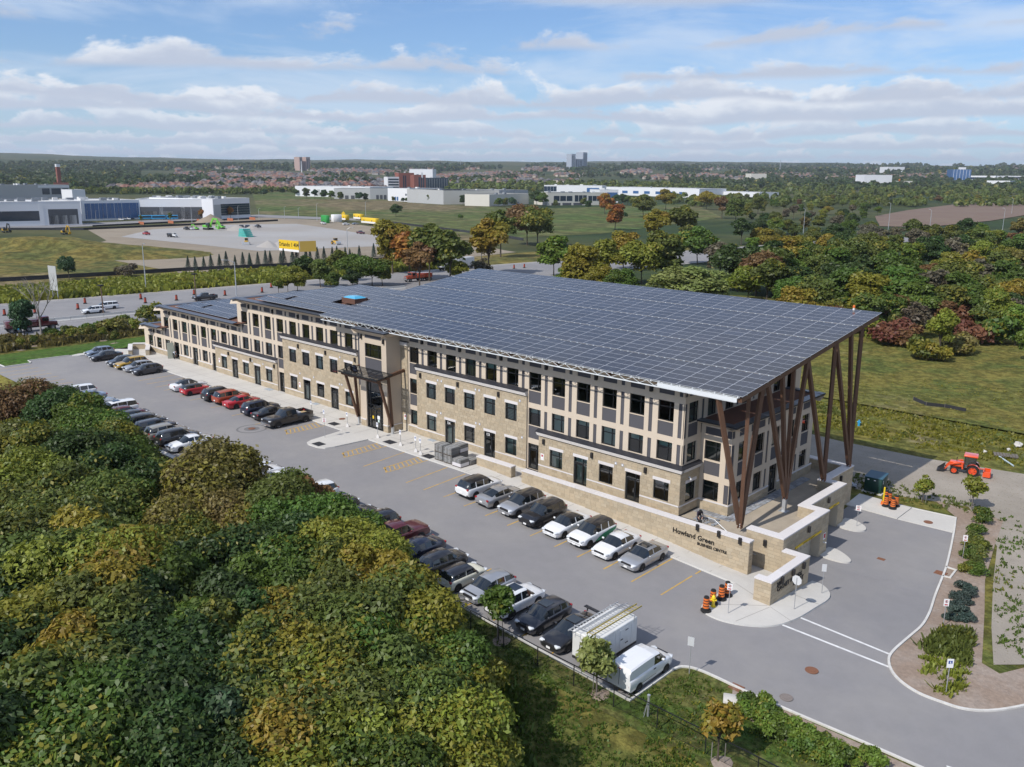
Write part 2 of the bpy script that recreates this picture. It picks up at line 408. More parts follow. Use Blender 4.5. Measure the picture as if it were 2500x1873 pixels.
VERGE = weed_mat('verge_grass', ((0.095, 0.125, 0.030), (0.065, 0.105, 0.022), (0.14, 0.125, 0.045), (0.20, 0.165, 0.11)), 2.4, .58, .5)
SOIL = mat('dirt_track', (0.29, 0.255, 0.21), .95, (0.45, .2), (.12, .6, (0.37, 0.33, 0.28)), (4, .5, .1), fleck=(6, .66, (0.14, 0.135, 0.06)))
MULCH = mat('mulch', (0.285, 0.215, 0.165), .95, (3.5, .45), (.5, .5, (0.36, 0.31, 0.27)), (9, .6, .08))
EARTH = mat('bare_earth', (0.245, 0.20, 0.145), .95, (.10, .25), (.022, .6, (0.31, 0.265, 0.20)), (1.2, .4, .3))
GRAVEL = mat('gravel_site', (0.355, 0.345, 0.335), .95, (.08, .16), (.02, .6, (0.29, 0.26, 0.225)), (2, .3, .2))
PLOUGH = mat('ploughed_soil', (0.17, 0.115, 0.085), .95, (.05, .2), (.02, .4, (0.20, 0.15, 0.10)))

# ------------------------------------------------------------------ the ground
def polar_terrain():
    rs = [0.0]; r = 10.0
    while r < 16000: rs.append(r); r *= 1.055 if r > 130 else 1.12
    fine = [math.radians(-43-48+96*i/150) for i in range(151)]
    coarse = [fine[-1]+(2*math.pi-(fine[-1]-fine[0]))*i/40 for i in range(1, 40)]
    az = fine+coarse; v = []; f = []; n = len(az)
    for r in rs:
        for a in az:
            x = CAM[0]+r*math.sin(a); y = CAM[1]+r*math.cos(a); z = G(x, y)
            inx = min(x+128, 78-x, y+98, 88-y)
            z -= 0.6*sm(2, 14, inx)
            if r > 11000: z -= (r-11000)*.12
            v.append((x, y, z))
    for i in range(len(rs)-1):
        for j in range(n):
            k = (j+1) % n; f.append((i*n+j, i*n+k, (i+1)*n+k, (i+1)*n+j))
    me = bpy.data.meshes.new('terrain'); me.from_pydata(v, [], f); me.materials.append(FARM)
    me.polygons.foreach_set('use_smooth', [True]*len(f)); me.update()
    tag(put('terrain', me), kind='structure')
def far_mat():
    "distant land: woods, gardens and fields in patches"
    m = bpy.data.materials.new('far_land'); m.use_nodes = True; t = NT(m.node_tree); p = t.n['Principled BSDF']
    v = t.new('ShaderNodeNewGeometry').outputs['Position']
    a = t.ramp(t.noise(v, .0035, 6, .65), .44, .56); b = t.ramp(t.noise(v, .03, 6, .75), .42, .62); c = t.ramp(t.noise(v, .0016, 4, .6), .47, .56)
    col = t.mix(a, (0.038, 0.062, 0.024), (0.075, 0.085, 0.032)); col = t.mix(t.math('MULTIPLY', b, .7), col, (0.024, 0.038, 0.018))
    col = t.mix(t.math('MULTIPLY', c, .5), col, (0.12, 0.11, 0.055))
    t.put(p.inputs['Base Color'], col); p.inputs['Roughness'].default_value = .95; p.inputs['Specular IOR Level'].default_value = .1
    return m
FARM = far_mat()
polar_terrain()
def rect(x0, y0, x1, y1): return [(x0, y0), (x1, y0), (x1, y1), (x0, y1)]
drape('ground', rect(-135, -95, 75, 85), MEADOW, 0.0, 2.5)
P = lambda L: [tuple(p[:2]) for p in L]
KR = smooth_path([(19.1, 20.4), (20.05, 16.4), (20.9, 12.6), (21.35, 10.2), (22.0, 6.4), (22.7, 2.9), (23.05, 0.2), (23.05, -2.2), (23.0, -5.4), (23.25, -6.7), (23.9, -7.8), (24.8, -8.5), (25.9, -8.85), (27.1, -8.75), (28.4, -8.4), (29.7, -7.2), (31.2, -4.6), (33.0, -0.5)])
KL = [(-57.5, -22.75), (14.03, -22.75), (14.03, -18.1)]+smooth_path([(14.03, -18.1), (14.3, -17.4), (15.1, -16.95), (16.6, -16.8), (18.4, -16.75), (21.8, -16.45), (25.0, -16.1), (29, -15.75), (36, -15.2), (60, -13)])
drape('parking_lot', [(-112, -20.6), (-112, -22.75)]+KL[1:]+[(60, 3), (33.0, -0.5)]+KR[::-1]+[(18.2, 24.4), (8.6, 24.4), (8.6, 16), (-105, 1), (-104.6, -9.0), (-104.7, -16.6), (-102.3, -17.0), (-102.2, -20.6)], ASPH, .03)
BULB = smooth_path([(11.0, -4.95), (11.0, -5.9), (11.0, -7.8), (11.05, -9.6), (11.4, -10.35), (12.1, -10.65), (13.1, -10.6), (14.2, -10.15), (15.2, -9.4), (15.95, -8.5), (16.45, -7.2), (16.75, -5.6), (16.85, -3.4), (16.85, -1.6), (16.55, -0.4), (15.9, 0.5), (15.2, 1.0), (14.5, 1.0)])
PAVE = [(-100.6, 0.3), (-104.0, -3.2), (-104.35, -9.2), (-103.9, -10.3), (-103.2, -10.5), (-102.8, -9.6), (-102.6, -5.0), (-38.95, -4.95), (-38.3, -9.6), (-37.9, -10.4), (-37.2, -10.7), (-35.6, -10.6), (-34.8, -10.2), (-34.5, -9.2), (-34.1, -5.0)]
def raised(name, poly, mat_, h=.15, step=2.0, zf=None):
    "paving standing h above the road, with its kerb face"
    zf = zf or G
    o = drape(name, poly, mat_, h, step, zf)
    mb = MB(); pl = dense(poly+[poly[0]], 2.0)
    for a, b in zip(pl, pl[1:]): mb.face([(a[0], a[1], zf(*a)-.1), (b[0], b[1], zf(*b)-.1), (b[0], b[1], zf(*b)+h), (a[0], a[1], zf(*a)+h)])
    k = mb.build('kerb_face', KERB, o); k['kind'] = 'structure'
    return o
raised('sidewalk', PAVE+[(11.0, -4.95)]+BULB[1:]+[(14.5, 0.2), (8.0, 0.2), (8.0, -.3), (3.0, -.3), (2.6, 0.3)], CONC)
def gpave(x, y): return G(x, y)+.15
ISL1 = smooth_path([(12.3, 7.0), (13.2, 6.85), (14.3, 6.95), (14.85, 7.35), (14.75, 7.9), (14.0, 8.6), (13.0, 9.15), (12.3, 9.1)])
ISL2 = smooth_path([(10.75, 14.4), (11.6, 14.2), (12.6, 14.4), (13.1, 15.0), (12.95, 15.7), (12.4, 16.3), (11.4, 16.8), (10.6, 16.7)])
raised('traffic_island', ISL1+[(12.3, 7.0)], CONC, .17); raised('traffic_island', ISL2+[(10.6, 14.4)], CONC, .17)
raised('concrete_pad', [(9.15, 20.3), (14.15, 20.15), (14.15, 24.0), (8.9, 24.3)], CONC, .12)
raised('concrete_pad', [(14.2, 20.15), (19.0, 20.4), (18.1, 24.4), (14.2, 24.0)], CONC, .09)
mb = MB(); kerb(mb, [(-102.2, -20.6), (-102.35, -17.1), (-102.9, -16.75), (-104.6, -16.6), (-104.35, -10.6)]); kerb(mb, [(-125, -21.2), (-102.2, -20.6)])
kerb(mb, KL); kerb(mb, KR+[]); kerb(mb, [(14.2, 24.0), (18.1, 24.4), (19.1, 20.4)])
kerb(mb, [(20.9, 12.3), (21.75, 12.25), (21.85, 10.4), (21.3, 10.3)])
tag(mb.build('kerb', KERB), kind='structure')
# control joints of the paving, as thin dark lines set in it
mb = MB()
JT = mat('joint_dark', (0.25, 0.235, 0.215), .95)
for x in np.arange(-98, 11, 3.05): strip(mb, [(x, -4.85), (x, -2.9 if x > -22 else -.1)], .035, .156)
strip(mb, [(-102, -2.6), (-40, -2.6)], .03, .156); strip(mb, [(-33, -2.75), (-22, -2.75)], .03, .156)
for a, b in (((11.1, -5), (14.3, -6.1)), ((11.3, -9.4), (14.4, -6.3)), ((13.9, -10), (14.6, -6.4)), ((16.6, -7), (14.6, -6.3)), ((16.8, -3), (14.7, -3))): strip(mb, [a, b], .035, .156)
tag(mb.build('paving_joint', JT), kind='structure')
drape('lawn', [(-102.2, -20.5), (-102.3, -16.8), (-104.7, -16.5), (-104.6, -9), (-104.2, -3), (-100.6, .3), (-92, 13), (-84, 24), (-112, 30), (-122.5, 8), (-122, -30), (-112, -30), (-112, -20.9)], LAWN, .03)
drape('verge', [(-2, -22.85), (13.95, -22.85), (14.1, -18)]+KL[4:]+[(60, -24), (24, -24.2), (8, -25), (-3, -26)], VERGE, .03, 2.0)
drape('planting_bed', [(18.2, 24.5)]+KR+[(34.5, 0), (33, 4), (30.6, 1.5), (28.8, -2.5), (27.6, -2.0), (25.6, 6), (24, 12), (22.6, 20), (21.5, 27), (15, 28)], MULCH, .03)
drape('planting_bed', [(17.6, -16.95), (24, -16.4), (29, -16), (36, -15.5), (48, -14.4), (48, -17.5), (36, -18.7), (28, -19), (21, -19.3), (18.5, -18.7)], MULCH, .045)
drape('dirt_track', [(-60, 38), (-30, 33), (0, 30.5), (8, 25.5), (18, 28.5), (22.8, 20), (24.6, 12), (26.6, 4), (28.2, -1.6), (29.6, 0), (32, 4.2), (36, 1.5), (60, 5), (75, 30), (40, 45), (20, 43.5), (10, 41.5), (0, 41), (-30, 44), (-60, 47)], SOIL, .025)

# ------------------------------------------------------------------ painted lines, covers, grates
def line_thing(name, paths, m, w, label, cat, group=None):
    mb = MB()
    for p in paths: strip(mb, p, w, .036)
    o = mb.build(name, m); o['kind'] = 'structure'
    return o
stall = [[(x, -5.05), (x+.05, -10.7)] for x in (-15.6, -12.9, -10.2, -7.55, -4.9, -2.25, .15, 2.8, 5.45, 8.1)]+[[(-21.1, -5.1), (-20.6, -10.9)], [(-18.4, -5.2), (-17.95, -11)], [(-27.95, -4.95), (-27.3, -10.85)]]
stall += [[(x, -5.05), (x, -10.5)] for x in (-48.4, -53.7, -58.9, -64.2, -66.9, -71.6, -74.2, -76.8, -79.5)]
stall += [[(-101.0+2.65*k, -22.4), (-101.0+2.65*k, -17.2)] for k in range(44)]
for p in stall: line_thing('stall_line', [p], YEL, .11, '', '')
def hatch(x0, x1, y0, y1, taper, n=9):
    L = [[(x0, y0), (x0+.15, y1+taper)], [(x1, y0), (x1, y1)], [(x0+.15, y1+taper), (x1, y1)]]
    for k in range(n):
        f = (k+.6)/n; L.append([(x0+.1, y0+(y1+taper-y0)*f), (x1, y0+(y1-y0)*min(1, f+.02)-.35)])
    line_thing('hatched_bay_marking', L, YEL, .11, '', '')
hatch(-25.65, -24.2, -4.9, -10.2, .5); hatch(-32.5, -30.95, -4.9, -10.3, .5); hatch(-44.0, -42.3, -4.9, -9.9, .5)
line_thing('hatched_bay_marking', [[(-42.9, -5.0), (-41.9, -9.8)], [(-41.2, -5), (-40.6, -9.8)], [(-41.9, -9.8), (-40.6, -9.8)]]+[[(-42.8+.16*k, -5.4-.85*k*.62), (-41.15+.07*k, -5.75-.85*k*.62)] for k in range(8)], YEL, .11, '', '') if False else None
line_thing('stop_bar', [[(16.75, -5.85), (22.9, -5.75)]], WHT, .2, '', ''); line_thing('stop_bar', [[(16.3, -7.75), (23.5, -7.3)]], WHT, .2, '', '')
line_thing('street_line', [[(29.3, -14.6), (33, -13.4)], [(34, -13.1), (40, -11)]], WHT, .12, '', '')
def disc(name, x, y, r, m, z=.04, sx=1.0, label=None, cat='manhole cover', h=.03):
    mb = MB(); mb.lathe([(r, 0), (r, h), (r*.86, h), (r*.86, h-.012), (r*.5, h-.012), (r*.5, h), (0.001, h)], n=20)
    return tag(mb.build(name, m, None, (x, y, G(x, y)+z)), label, cat)
pt = at(1750+683*.33906, 1500+408*.33906); disc('manhole_cover', pt[0], pt[1], .42, IRON, label='rusty round manhole cover in the driveway between the white bars and the planted kerb')
pt = at(1750+500*.33906, 1500+604*.33906); disc('manhole_cover', pt[0], pt[1], .40, mat('faded_iron', (.21, .18, .165), .9, (12, .3)), label='faded grey-brown manhole cover in the driveway beside the left kerb')
pt = at(560+403/7.363, 860+1380/7.363); disc('asphalt_patch', pt[0], pt[1], 1.75, mat('asphalt_patch', (.17, .165, .165), .9, (3, .12)), .031, label='darker round asphalt patch around a manhole before the black pickup', cat='patch', h=.004)
disc('manhole_cover', pt[0], pt[1], .40, IRON, .04, label='rust orange manhole cover in the dark round patch before the black pickup')
pt = at(560+2010/7.363, 860+1215/7.363); disc('manhole_cover', pt[0]+.2, pt[1], .38, IRON, .152, label='orange-brown manhole cover in the paving left of the glass canopy')
pt = at(2080+562*.33097, 1060+657*.33097); disc('manhole_cover', pt[0], pt[1], .40, IRON, .10, label='brown manhole cover in the concrete pad behind the garage')
pt = at(820*.19+0, 990)
def grate(x, y, w, l, m, rz, label, z=.04, bars=9):
    t = empty('drain_grate', (x, y, G(x, y)+z), rz, label, 'grate')
    mb = MB(); e = .05
    mb.box(-w/2, -l/2, -.02, w/2, l/2, .0); MB.box(mb, -w/2, -l/2, 0, -w/2+e, l/2, .025); mb.box(w/2-e, -l/2, 0, w/2, l/2, .025); mb.box(-w/2+e, -l/2, 0, w/2-e, -l/2+e, .025); mb.box(-w/2+e, l/2-e, 0, w/2-e, l/2, .025)
    mb.build('rim', m, t)
    b = MB(); b.box(-w/2+e, -.5*l/bars*.5, 0, w/2-e, .5*l/bars*.5, .02); me = b.data('bar', [m])
    for k in range(bars): put('bar', me, t, (0, -l/2+l*(k+.5)/bars, 0))
for (u, v), w, l, m, la, z in (((560+1885/7.363, 860+1310/7.363), 1.3, .95, GRATE, 'dark tactile plate in the paving between the black pickup and the peninsula', .152), ((860+678/7.363, 960+903/7.363), 1.35, 1.0, GRATE, 'dark tactile plate in the paving beside the hatched bay nearest the glass canopy', .152),
        ((860+1378/7.363, 960+1160/7.363), 1.35, 1.0, GRATE, 'dark tactile plate in the paving beside the stacked grey pavers', .152), ((560+660*.331, 1080+22*.331), 1.3, 1.0, GRATE, 'dark tactile plate on the concrete peninsula tip', .152),
        ((2080+215*.33097, 1300+199*.33097), .62, .42, IRON, 'brown rectangular drain grate in the driveway between the garage islands', .035), ((2080+655*.33097, 1300+303*.33097), .9, .75, IRON, 'rusty catch basin grate in the notch of the right kerb', .035),
        ((1750+140*.33906, 1500+530*.33906), .8, .7, IRON, 'rusty catch basin grate at the left kerb beside the concrete block', .035), ((560+715/7.363, 860+688/7.363), 1.4, .8, GRATEG, 'pale galvanised grate in the paving near the door between the stone blocks', .152),
        ((860+1440/7.363, 960+868/7.363), 1.0, .7, GRATEG, 'pale galvanised grate in the paving before door 124', .152), ((560+1555/7.363, 860+948/7.363), 1.0, .7, GRATEG, 'pale galvanised grate in the paving behind the black pickup', .152)):
    p = at(u, v); grate(p[0], p[1], w, l, m, 0, la, z)
# ------------------------------------------------------------------ the office building
class Face:
    "a wall plane: origin, direction along it, outward normal"
    def __init__(s, o, u, n): s.o = np.array(o, float); s.u = np.array(u, float); s.n = np.array(n, float); s.rz = math.atan2(u[1], u[0])
    def p(s, u, z, d=0.0): q = s.o+s.u*u+s.n*d; return (q[0], q[1], q[2]+z)
def wall(mb, F, u0, u1, z0, z1, holes=(), mi=0, d=0.0):
    "wall sheet with openings (u0, u1, z0, z1, depth) and their reveals"
    H = [h for h in holes if h[0] < u1-1e-6 and h[1] > u0+1e-6 and h[2] < z1-1e-6 and h[3] > z0+1e-6]
    us = sorted({u0, u1, *[min(max(x, u0), u1) for h in H for x in h[:2]]}); zs = sorted({z0, z1, *[min(max(x, z0), z1) for h in H for x in h[2:4]]})
    for a, b in zip(zs, zs[1:]):
        run = None
        for c, e in zip(us, us[1:]):
            m = ((c+e)/2, (a+b)/2); solid = not any(h[0] < m[0] < h[1] and h[2] < m[1] < h[3] for h in H)
            if solid: run = (run[0], e) if run else (c, e)
            if (not solid or e == us[-1]) and run:
                mb.face([F.p(run[0], a, d), F.p(run[1], a, d), F.p(run[1], b, d), F.p(run[0], b, d)], mi); run = None
    for h in H:
        c, e, a, b, k = h
        if k: mb.face([F.p(c, a, d), F.p(c, a, d-k), F.p(c, b, d-k), F.p(c, b, d)], mi).face([F.p(e, a, d-k), F.p(e, a, d), F.p(e, b, d), F.p(e, b, d-k)], mi).face([F.p(c, b, d), F.p(c, b, d-k), F.p(e, b, d-k), F.p(e, b, d)], mi).face([F.p(c, a, d-k), F.p(c, a, d), F.p(e, a, d), F.p(e, a, d-k)], mi)
def slab(mb, F, u0, u1, z0, z1, d0, d1, mi=0):
    "a block standing on the wall plane from depth d0 to d1"
    v = [F.p(u, z, d) for d in (d0, d1) for u, z in ((u0, z0), (u1, z0), (u1, z1), (u0, z1))]
    mb.mesh(v, [(4, 5, 6, 7), (0, 3, 7, 4), (1, 5, 6, 2), (3, 2, 6, 7), (0, 4, 5, 1), (0, 1, 2, 3)], mi)
_b = MB(); _b.box(-.5, -.5, -.5, .5, .5, .5)
STONE_ME = round_edges(_b.data('stone_block', [STONE]), .012, 1); STONE_ME.polygons.foreach_set('use_smooth', [False]*len(STONE_ME.polygons))
def stones(F, u0, u1, z0, z1, holes=(), course=.29, length=.60, j=.020, seed=0, zbot=None):
    "block positions of a coursed stone face: (centre, length, height, face)"
    rnd = random.Random(seed+int(u0*10)); out = []; r = 0; z = z1
    while z > z0+.04:
        a = max(z0, z-course); off = -length*(.5 if r % 2 else 0.0)-rnd.choice((0, .15, .3)); u = u0+off
        cuts = sorted([(h[0], h[1]) for h in holes if h[2] < (a+z)/2 < h[3]])
        segs = []; s = u0
        for c, e in cuts:
            if c > s: segs.append((s, min(c, u1)))
            s = max(s, e)
        if s < u1: segs.append((s, u1))
        while u < u1:
            L = length*rnd.choice((1, 1, 1, .75, 1.0)); b0, b1 = u, u+L; u += L
            for s0, s1 in segs:
                x0, x1 = max(b0, s0), min(b1, s1)
                if x1-x0 > .07:
                    if zbot is None or zbot((x0+x1)/2) < a+.05: out.append((np.array(F.p((x0+x1)/2, (a+z)/2, .006)), x1-x0-j, z-a-j, F.rz))
                    elif zbot((x0+x1)/2) < z-.07: b_ = zbot((x0+x1)/2); out.append((np.array(F.p((x0+x1)/2, (b_+z)/2, .006)), x1-x0-j, z-b_-j, F.rz))
        z = a; r += 1
    return out
def lay(blocks, parent, single=300):
    "the nearest blocks as parts, the rest joined"
    blocks = sorted(blocks, key=lambda b: np.linalg.norm(b[0]-CAM)); pl = np.array(parent.location)
    for c, L, h, rz in blocks[:single]:
        o = put('stone_block', STONE_ME, parent, c-pl, rz); o.scale = (L, .03, h)
    if blocks[single:]:
        mb = MB()
        for c, L, h, rz in blocks[single:]:
            u = np.array([math.cos(rz), math.sin(rz), 0])*L/2; n = np.array([math.sin(rz), -math.cos(rz), 0])*.015; q = c-pl; zz = np.array([0, 0, h/2])
            v = [q-u-zz+n, q+u-zz+n, q+u+zz+n, q-u+zz+n, q-u-zz-n, q+u-zz-n, q+u+zz-n, q-u+zz-n]
            mb.mesh(v, [(0, 1, 2, 3), (3, 2, 6, 7), (1, 5, 6, 2), (0, 3, 7, 4), (0, 4, 5, 1)], 0, random.random())
        mb.build('stone_block', STONE, parent)['kind'] = 'stuff'

BLD = empty('office_building', (0, 0, 0), 0, 'long three storey beige stone and render office building with grey spandrels', 'building')
XK = lambda k: 3.0*k if k >= -11 else -45.04+3.0084*(k+15)
ww, WH = 1.58, 1.73
Z1, Z2, Z3 = .93, 4.54, 8.08                                  # sills of the three storeys
FR = Face((0, .18, 0), (1, 0, 0), (0, -1, 0)); FS = Face((0, 0, 0), (1, 0, 0), (0, -1, 0))
WINS = []                                                     # (face, u, z, kind, depth, floor)
HE, HS = [], []                                               # openings in the render wall and in the stone
PANELS = []
stoneblocks = [(-76.8, -60.2, 3.86), (-58.57, -42.25, 7.5), (-31.6, -15.1, 7.5), (-13.45, 2.68, 3.86)]
def in_stone(x, z): return any(a < x < b and z < t for a, b, t in stoneblocks)
DOORS = {-28, -26, -24, -22, -20, -18, -16, -9, -7, -5, -3, -1}
for k in list(range(-33, -14))+list(range(-11, 1)):
    x = XK(k); mx = x+.8
    floors = [1]+([2] if k >= -31 else [])+([3] if k >= -23 else [])
    for f in floors:
        z = (Z1, Z2, Z3)[f-1]; h = WH if f < 3 else 1.79; st = in_stone(mx, z+.5)
        kind = 'window'
        if f == 1 and (k in DOORS or k == -30): kind, z, h = 'door', .0, 2.66
        if k == -30 and f == 1: kind = 'open_door'
        (HS if st else HE).append((x, x+ww, z, z+h, .10 if st else .14))
        WINS.append((FS if st else FR, x, z, kind, .10 if st else .14, f, h, k))
        if not st and f > 1:                                  # grey spandrel below an upper window
            a, b = ((3.2, 4.49) if f == 2 else (6.8, 8.02)); t = next((t for q, w_, t in stoneblocks if q < mx < w_), 0)
            a2 = max(a, t+.5 if t else a)
            if b-a2 > .1: PANELS.append((x, x+ww, a2, b))
            if a2 > a and False: pass
    top = 10.42 if k >= -23 else 6.8 if k >= -31 else 3.2
    PANELS.append((x+.02, x+ww-.02, top+.03, top+.62))
    s0, s1 = x+2.04, x+2.42
    if k in (-33, -32, -31) or True:
        if k == -15 or k == 0: s1 = s0+.36
        if k != 0 or True:
            PANELS.append((s0, s1, top+.03, top+.60))
            for f in floors:
                a, b = ((.88, 2.62), (3.22, 6.24), (6.82, 9.86))[f-1]
                t = next((t for q, w_, t in stoneblocks if q < s0+.15 < w_), 0)
                if t: a = max(a, t+.55)
                if b-a > .3 and not (f == 1 and k >= -11): PANELS.append((s0, s1, a, b))
PANELS = [(max(a, -100.5), min(b, 2.6), c, d) for a, b, c, d in PANELS if not in_stone((a+b)/2, c+.02)]
HE += [(a, b, c, d, .05) for a, b, c, d in PANELS]
mb = MB()
for a, b, t in ((-100.6, -94.1, 4.0), (-94.1, -70.1, 7.6), (-70.1, -38.5, 11.2), (-34.6, 2.68, 11.2)):
    wall(mb, FR, a, b, 0.0, t, HE+[(*h[:4], 0) for h in HS])
mb.build('render_wall', EIFS2, BLD)
for a, b, c, d in PANELS:
    m = MB(); m.face([FR.p(a-.02, c-.02, -.05), FR.p(b+.02, c-.02, -.05), FR.p(b+.02, d+.02, -.05), FR.p(a-.02, d+.02, -.05)]); m.build('grey_panel', GREY, BLD)
# thin shadow joints in the render
BLK_ALL = []
mb = MB()
for a, b, t in stoneblocks:
    hs = [h for h in HS if a < h[0] < b]
    wall(mb, FS, a, b, -.35, t, hs); BLK_ALL += stones(FS, a, b, 0.86 if True else 0, t, [(h[0]-.0, h[1], h[2], h[3]+.30) for h in hs]+[(h[0]-.12, h[1]+.14, 2.68 if h[3] < 3 else 6.29, 2.96 if h[3] < 3 else 6.57) for h in hs], seed=int(a))
    for e, nn in ((a, (-1, 0, 0)), (b, (1, 0, 0))):           # returns of the stone block to the render wall behind
        G_ = Face((e, 0, 0), (0, 1, 0), nn)
        if e < 2: mb.face([(e, 0, -.3), (e, .18, -.3), (e, .18, t), (e, 0, t)])
    BLK_ALL += stones(FS, a, b, 0.0, .75, [h for h in hs], seed=int(a)+5)
    c = MB(); segs = []; s = a                                # sill course between the doors
    for h in sorted(h for h in hs if h[2] < .1): segs.append((s, h[0]-.02)); s = h[1]+.02
    segs.append((s, b+.03 if b > 2 else b))
    for s0, s1 in segs: slab(c, FS, s0, s1, .75, .865, -.02, .05)
    c.build('sill_course', COPE, BLD)
    for h in hs:
        zt = h[3]+.02; l = MB(); slab(l, FS, h[0]-.11, h[1]+.13, zt, zt+.28, -.02, .022); l.build('lintel', COPE, BLD)
    # stepped cornice with a dark metal cap
    b2 = b+.32 if b > 2 else b
    c = MB()
    for z0, z1, d in ((t, t+.11, .19), (t+.11, t+.22, .235), (t+.22, t+.33, .28), (t+.33, t+.40, .32)):
        slab(c, FS, a-(d if a > -14 or a < -70 or a == -58.57 else 0)*.6, b+(d if b > 2 else 0), z0, z1, -.17, d)
        if b > 2: slab(c, Face((2.68, 0, 0), (0, 1, 0), (1, 0, 0)), 0.0, 3.04, z0, z1, -.17, d)
    c.build('cornice', CORN, BLD)
    c = MB(); A = a-.2
    c.mesh([(A, -.34, t+.40), (b2, -.34, t+.40), (b2-(.32 if b > 2 else 0), .19, t+.62), (A, .19, t+.62), (A, -.34, t+.34), (b2, -.34, t+.34), (A, .19, t+.34)], [(0, 1, 2, 3), (4, 5, 1, 0), (4, 0, 3, 6)])
    if b > 2: c.mesh([(b2+.02, -.34, t+.34), (b2+.02, 3.0, t+.34), (b2+.02, 3.0, t+.40), (b2+.02, -.34, t+.40), (2.5, 3.0, t+.62), (2.5, .19, t+.62)], [(0, 1, 2, 3), (3, 2, 4, 5)])
    c.build('cornice_cap', CAP, BLD)
mb.build('stone_backing', MORT, BLD)
# low stone plinth under the render bays
def plinth(F, a, b, gaps, seed, z0=0.0):
    s = a; c = MB(); w_ = MB()
    for g0, g1 in gaps+[(b, b)]:
        if g0-s > .1:
            slab(c, F, s, g0, .75, .865, -.02, .075); wall(w_, F, s, g0, -.4, .75, (), 0, .03)
            F2 = Face(F.o+F.n*.03, F.u, F.n); BLK_ALL.extend(stones(F2, s, g0, z0, .75, seed=seed))
            for e in (s, g0): w_.face([F.p(e, -.4, -.1), F.p(e, -.4, .03), F.p(e, .75, .03), F.p(e, .75, -.1)])
        s = g1
    w_.build('stone_backing', MORT, BLD); c.build('sill_course', COPE, BLD)
FP = Face((0, .14, 0), (1, 0, 0), (0, -1, 0))
plinth(FP, -100.65, -76.8, [(XK(k)-.04, XK(k)+ww+.04) for k in (-30, -28, -26)], 1)
plinth(FP, -60.2, -58.57, [(XK(-20)-.04, XK(-20)+ww+.01)], 2)
plinth(FP, -34.4, -31.6, [], 3)
plinth(FP, -15.1, -13.45, [(-15.04, -13.41)], 4)
m = MB(); FPI = Face((0, .05, 0), (1, 0, 0), (0, -1, 0)); wall(m, FPI, -34.42, -33.2, -.2, 9.9); m.face([(-33.2, .05, -.2), (-33.2, .3, -.2), (-33.2, .3, 9.9), (-33.2, .05, 9.9)]); m.build('stone_backing', MORT, BLD)
BLK_ALL += stones(FPI, -34.42, -33.2, .87, 9.9, seed=9)
m = MB(); slab(m, FPI, -34.45, -33.1, 9.9, 10.3, -.2, .12); m.build('cornice', CORN, BLD); m = MB(); slab(m, FPI, -34.5, -33.05, 10.3, 10.38, -.2, .18); m.build('cornice_cap', CAP, BLD)

# ---- end wall, recess and the two storey bay on its right
E1 = Face((2.68, 0, 0), (0, 1, 0), (1, 0, 0)); FB = Face((0, 3.1, 0), (1, 0, 0), (0, -1, 0)); E2 = Face((5.62, 0, 0), (0, 1, 0), (1, 0, 0)); BK = Face((0, 22, 0), (-1, 0, 0), (0, 1, 0))
YE = 19.0
he1 = [(.94, 2.5, Z1, Z1+WH, .10)]; heU = [(.92, 2.46, Z2, Z2+WH, .14), (.92, 2.46, Z3, Z3+1.79, .14)]+[(3.95+3.05*i, 5.5+3.05*i, Z3, Z3+1.79, .14) for i in range(5)]
WINS.append((E1, .94, Z1, 'window', .10, 1, WH, 50)); WINS += [(Face((2.62, 0, 0), (0, 1, 0), (1, 0, 0)), h[0], h[2], 'window', .14, 2 if h[2] < 6 else 3, h[3]-h[2], 51) for h in heU]
EU = Face((2.62, 0, 0), (0, 1, 0), (1, 0, 0))
pe = [(-.0+.18, .62, 6.82, 9.86), (.18, .62, 4.5, 6.24), (.18, .62, 10.45, 11.02), (.92, 2.46, 6.82, 8.0), (.92, 2.46, 10.45, 11.02), (2.98, 3.34, 6.82, 9.86)]+[(5.95+3.05*i, 6.3+3.05*i, 8.2, 9.86) for i in range(4)]
m = MB(); wall(m, EU, .18, YE+1, 3.9, 11.2, heU+[(*q, .05) for q in pe]); m.build('render_wall', EIFS2, BLD)
for a, b, c, d in pe: MB().face([EU.p(a-.02, c-.02, -.05), EU.p(b+.02, c-.02, -.05), EU.p(b+.02, d+.02, -.05), EU.p(a-.02, d+.02, -.05)]).build('grey_panel', GREY, BLD)
# grey corner strip on the front is continued round the corner by these panels
m = MB(); wall(m, E1, 0, 3.1, -.3, 3.9, he1); m.build('stone_backing', MORT, BLD)
BLK_ALL += stones(E1, 0, 3.1, .865, 3.86, [(.94, 2.5, Z1, 2.66), (.83, 2.64, 2.68, 2.96)], seed=31)+stones(E1, 0, 3.1, -.02, .75, seed=32)
m = MB(); slab(m, E1, -.05, 3.1, .75, .865, -.02, .05); m.build('sill_course', COPE, BLD); m = MB(); slab(m, E1, .83, 2.64, 2.68, 2.96, -.02, .022); m.build('lintel', COPE, BLD)
hb = [(3.03, 4.6, Z1-.03, Z1+WH, .14), (3.03, 4.6, Z2, Z2+WH, .14)]
pb = [(3.03, 4.6, 3.2, 4.4), (3.03, 4.6, 6.82, 7.48), (5.14, 5.6, .88, 2.62), (5.14, 5.6, 3.2, 6.24), (5.14, 5.6, 6.82, 7.48)]
m = MB(); wall(m, FB, 2.62, 5.62, -.15, 7.65, hb+[(*q, .05) for q in pb]); 
he2 = [(4.35+3.05*i, 5.9+3.05*i, Z1 if i != 2 else .0, Z1+WH, .14) for i in range(5)]+[(4.35+3.05*i, 5.9+3.05*i, Z2, Z2+WH, .14) for i in range(5)]
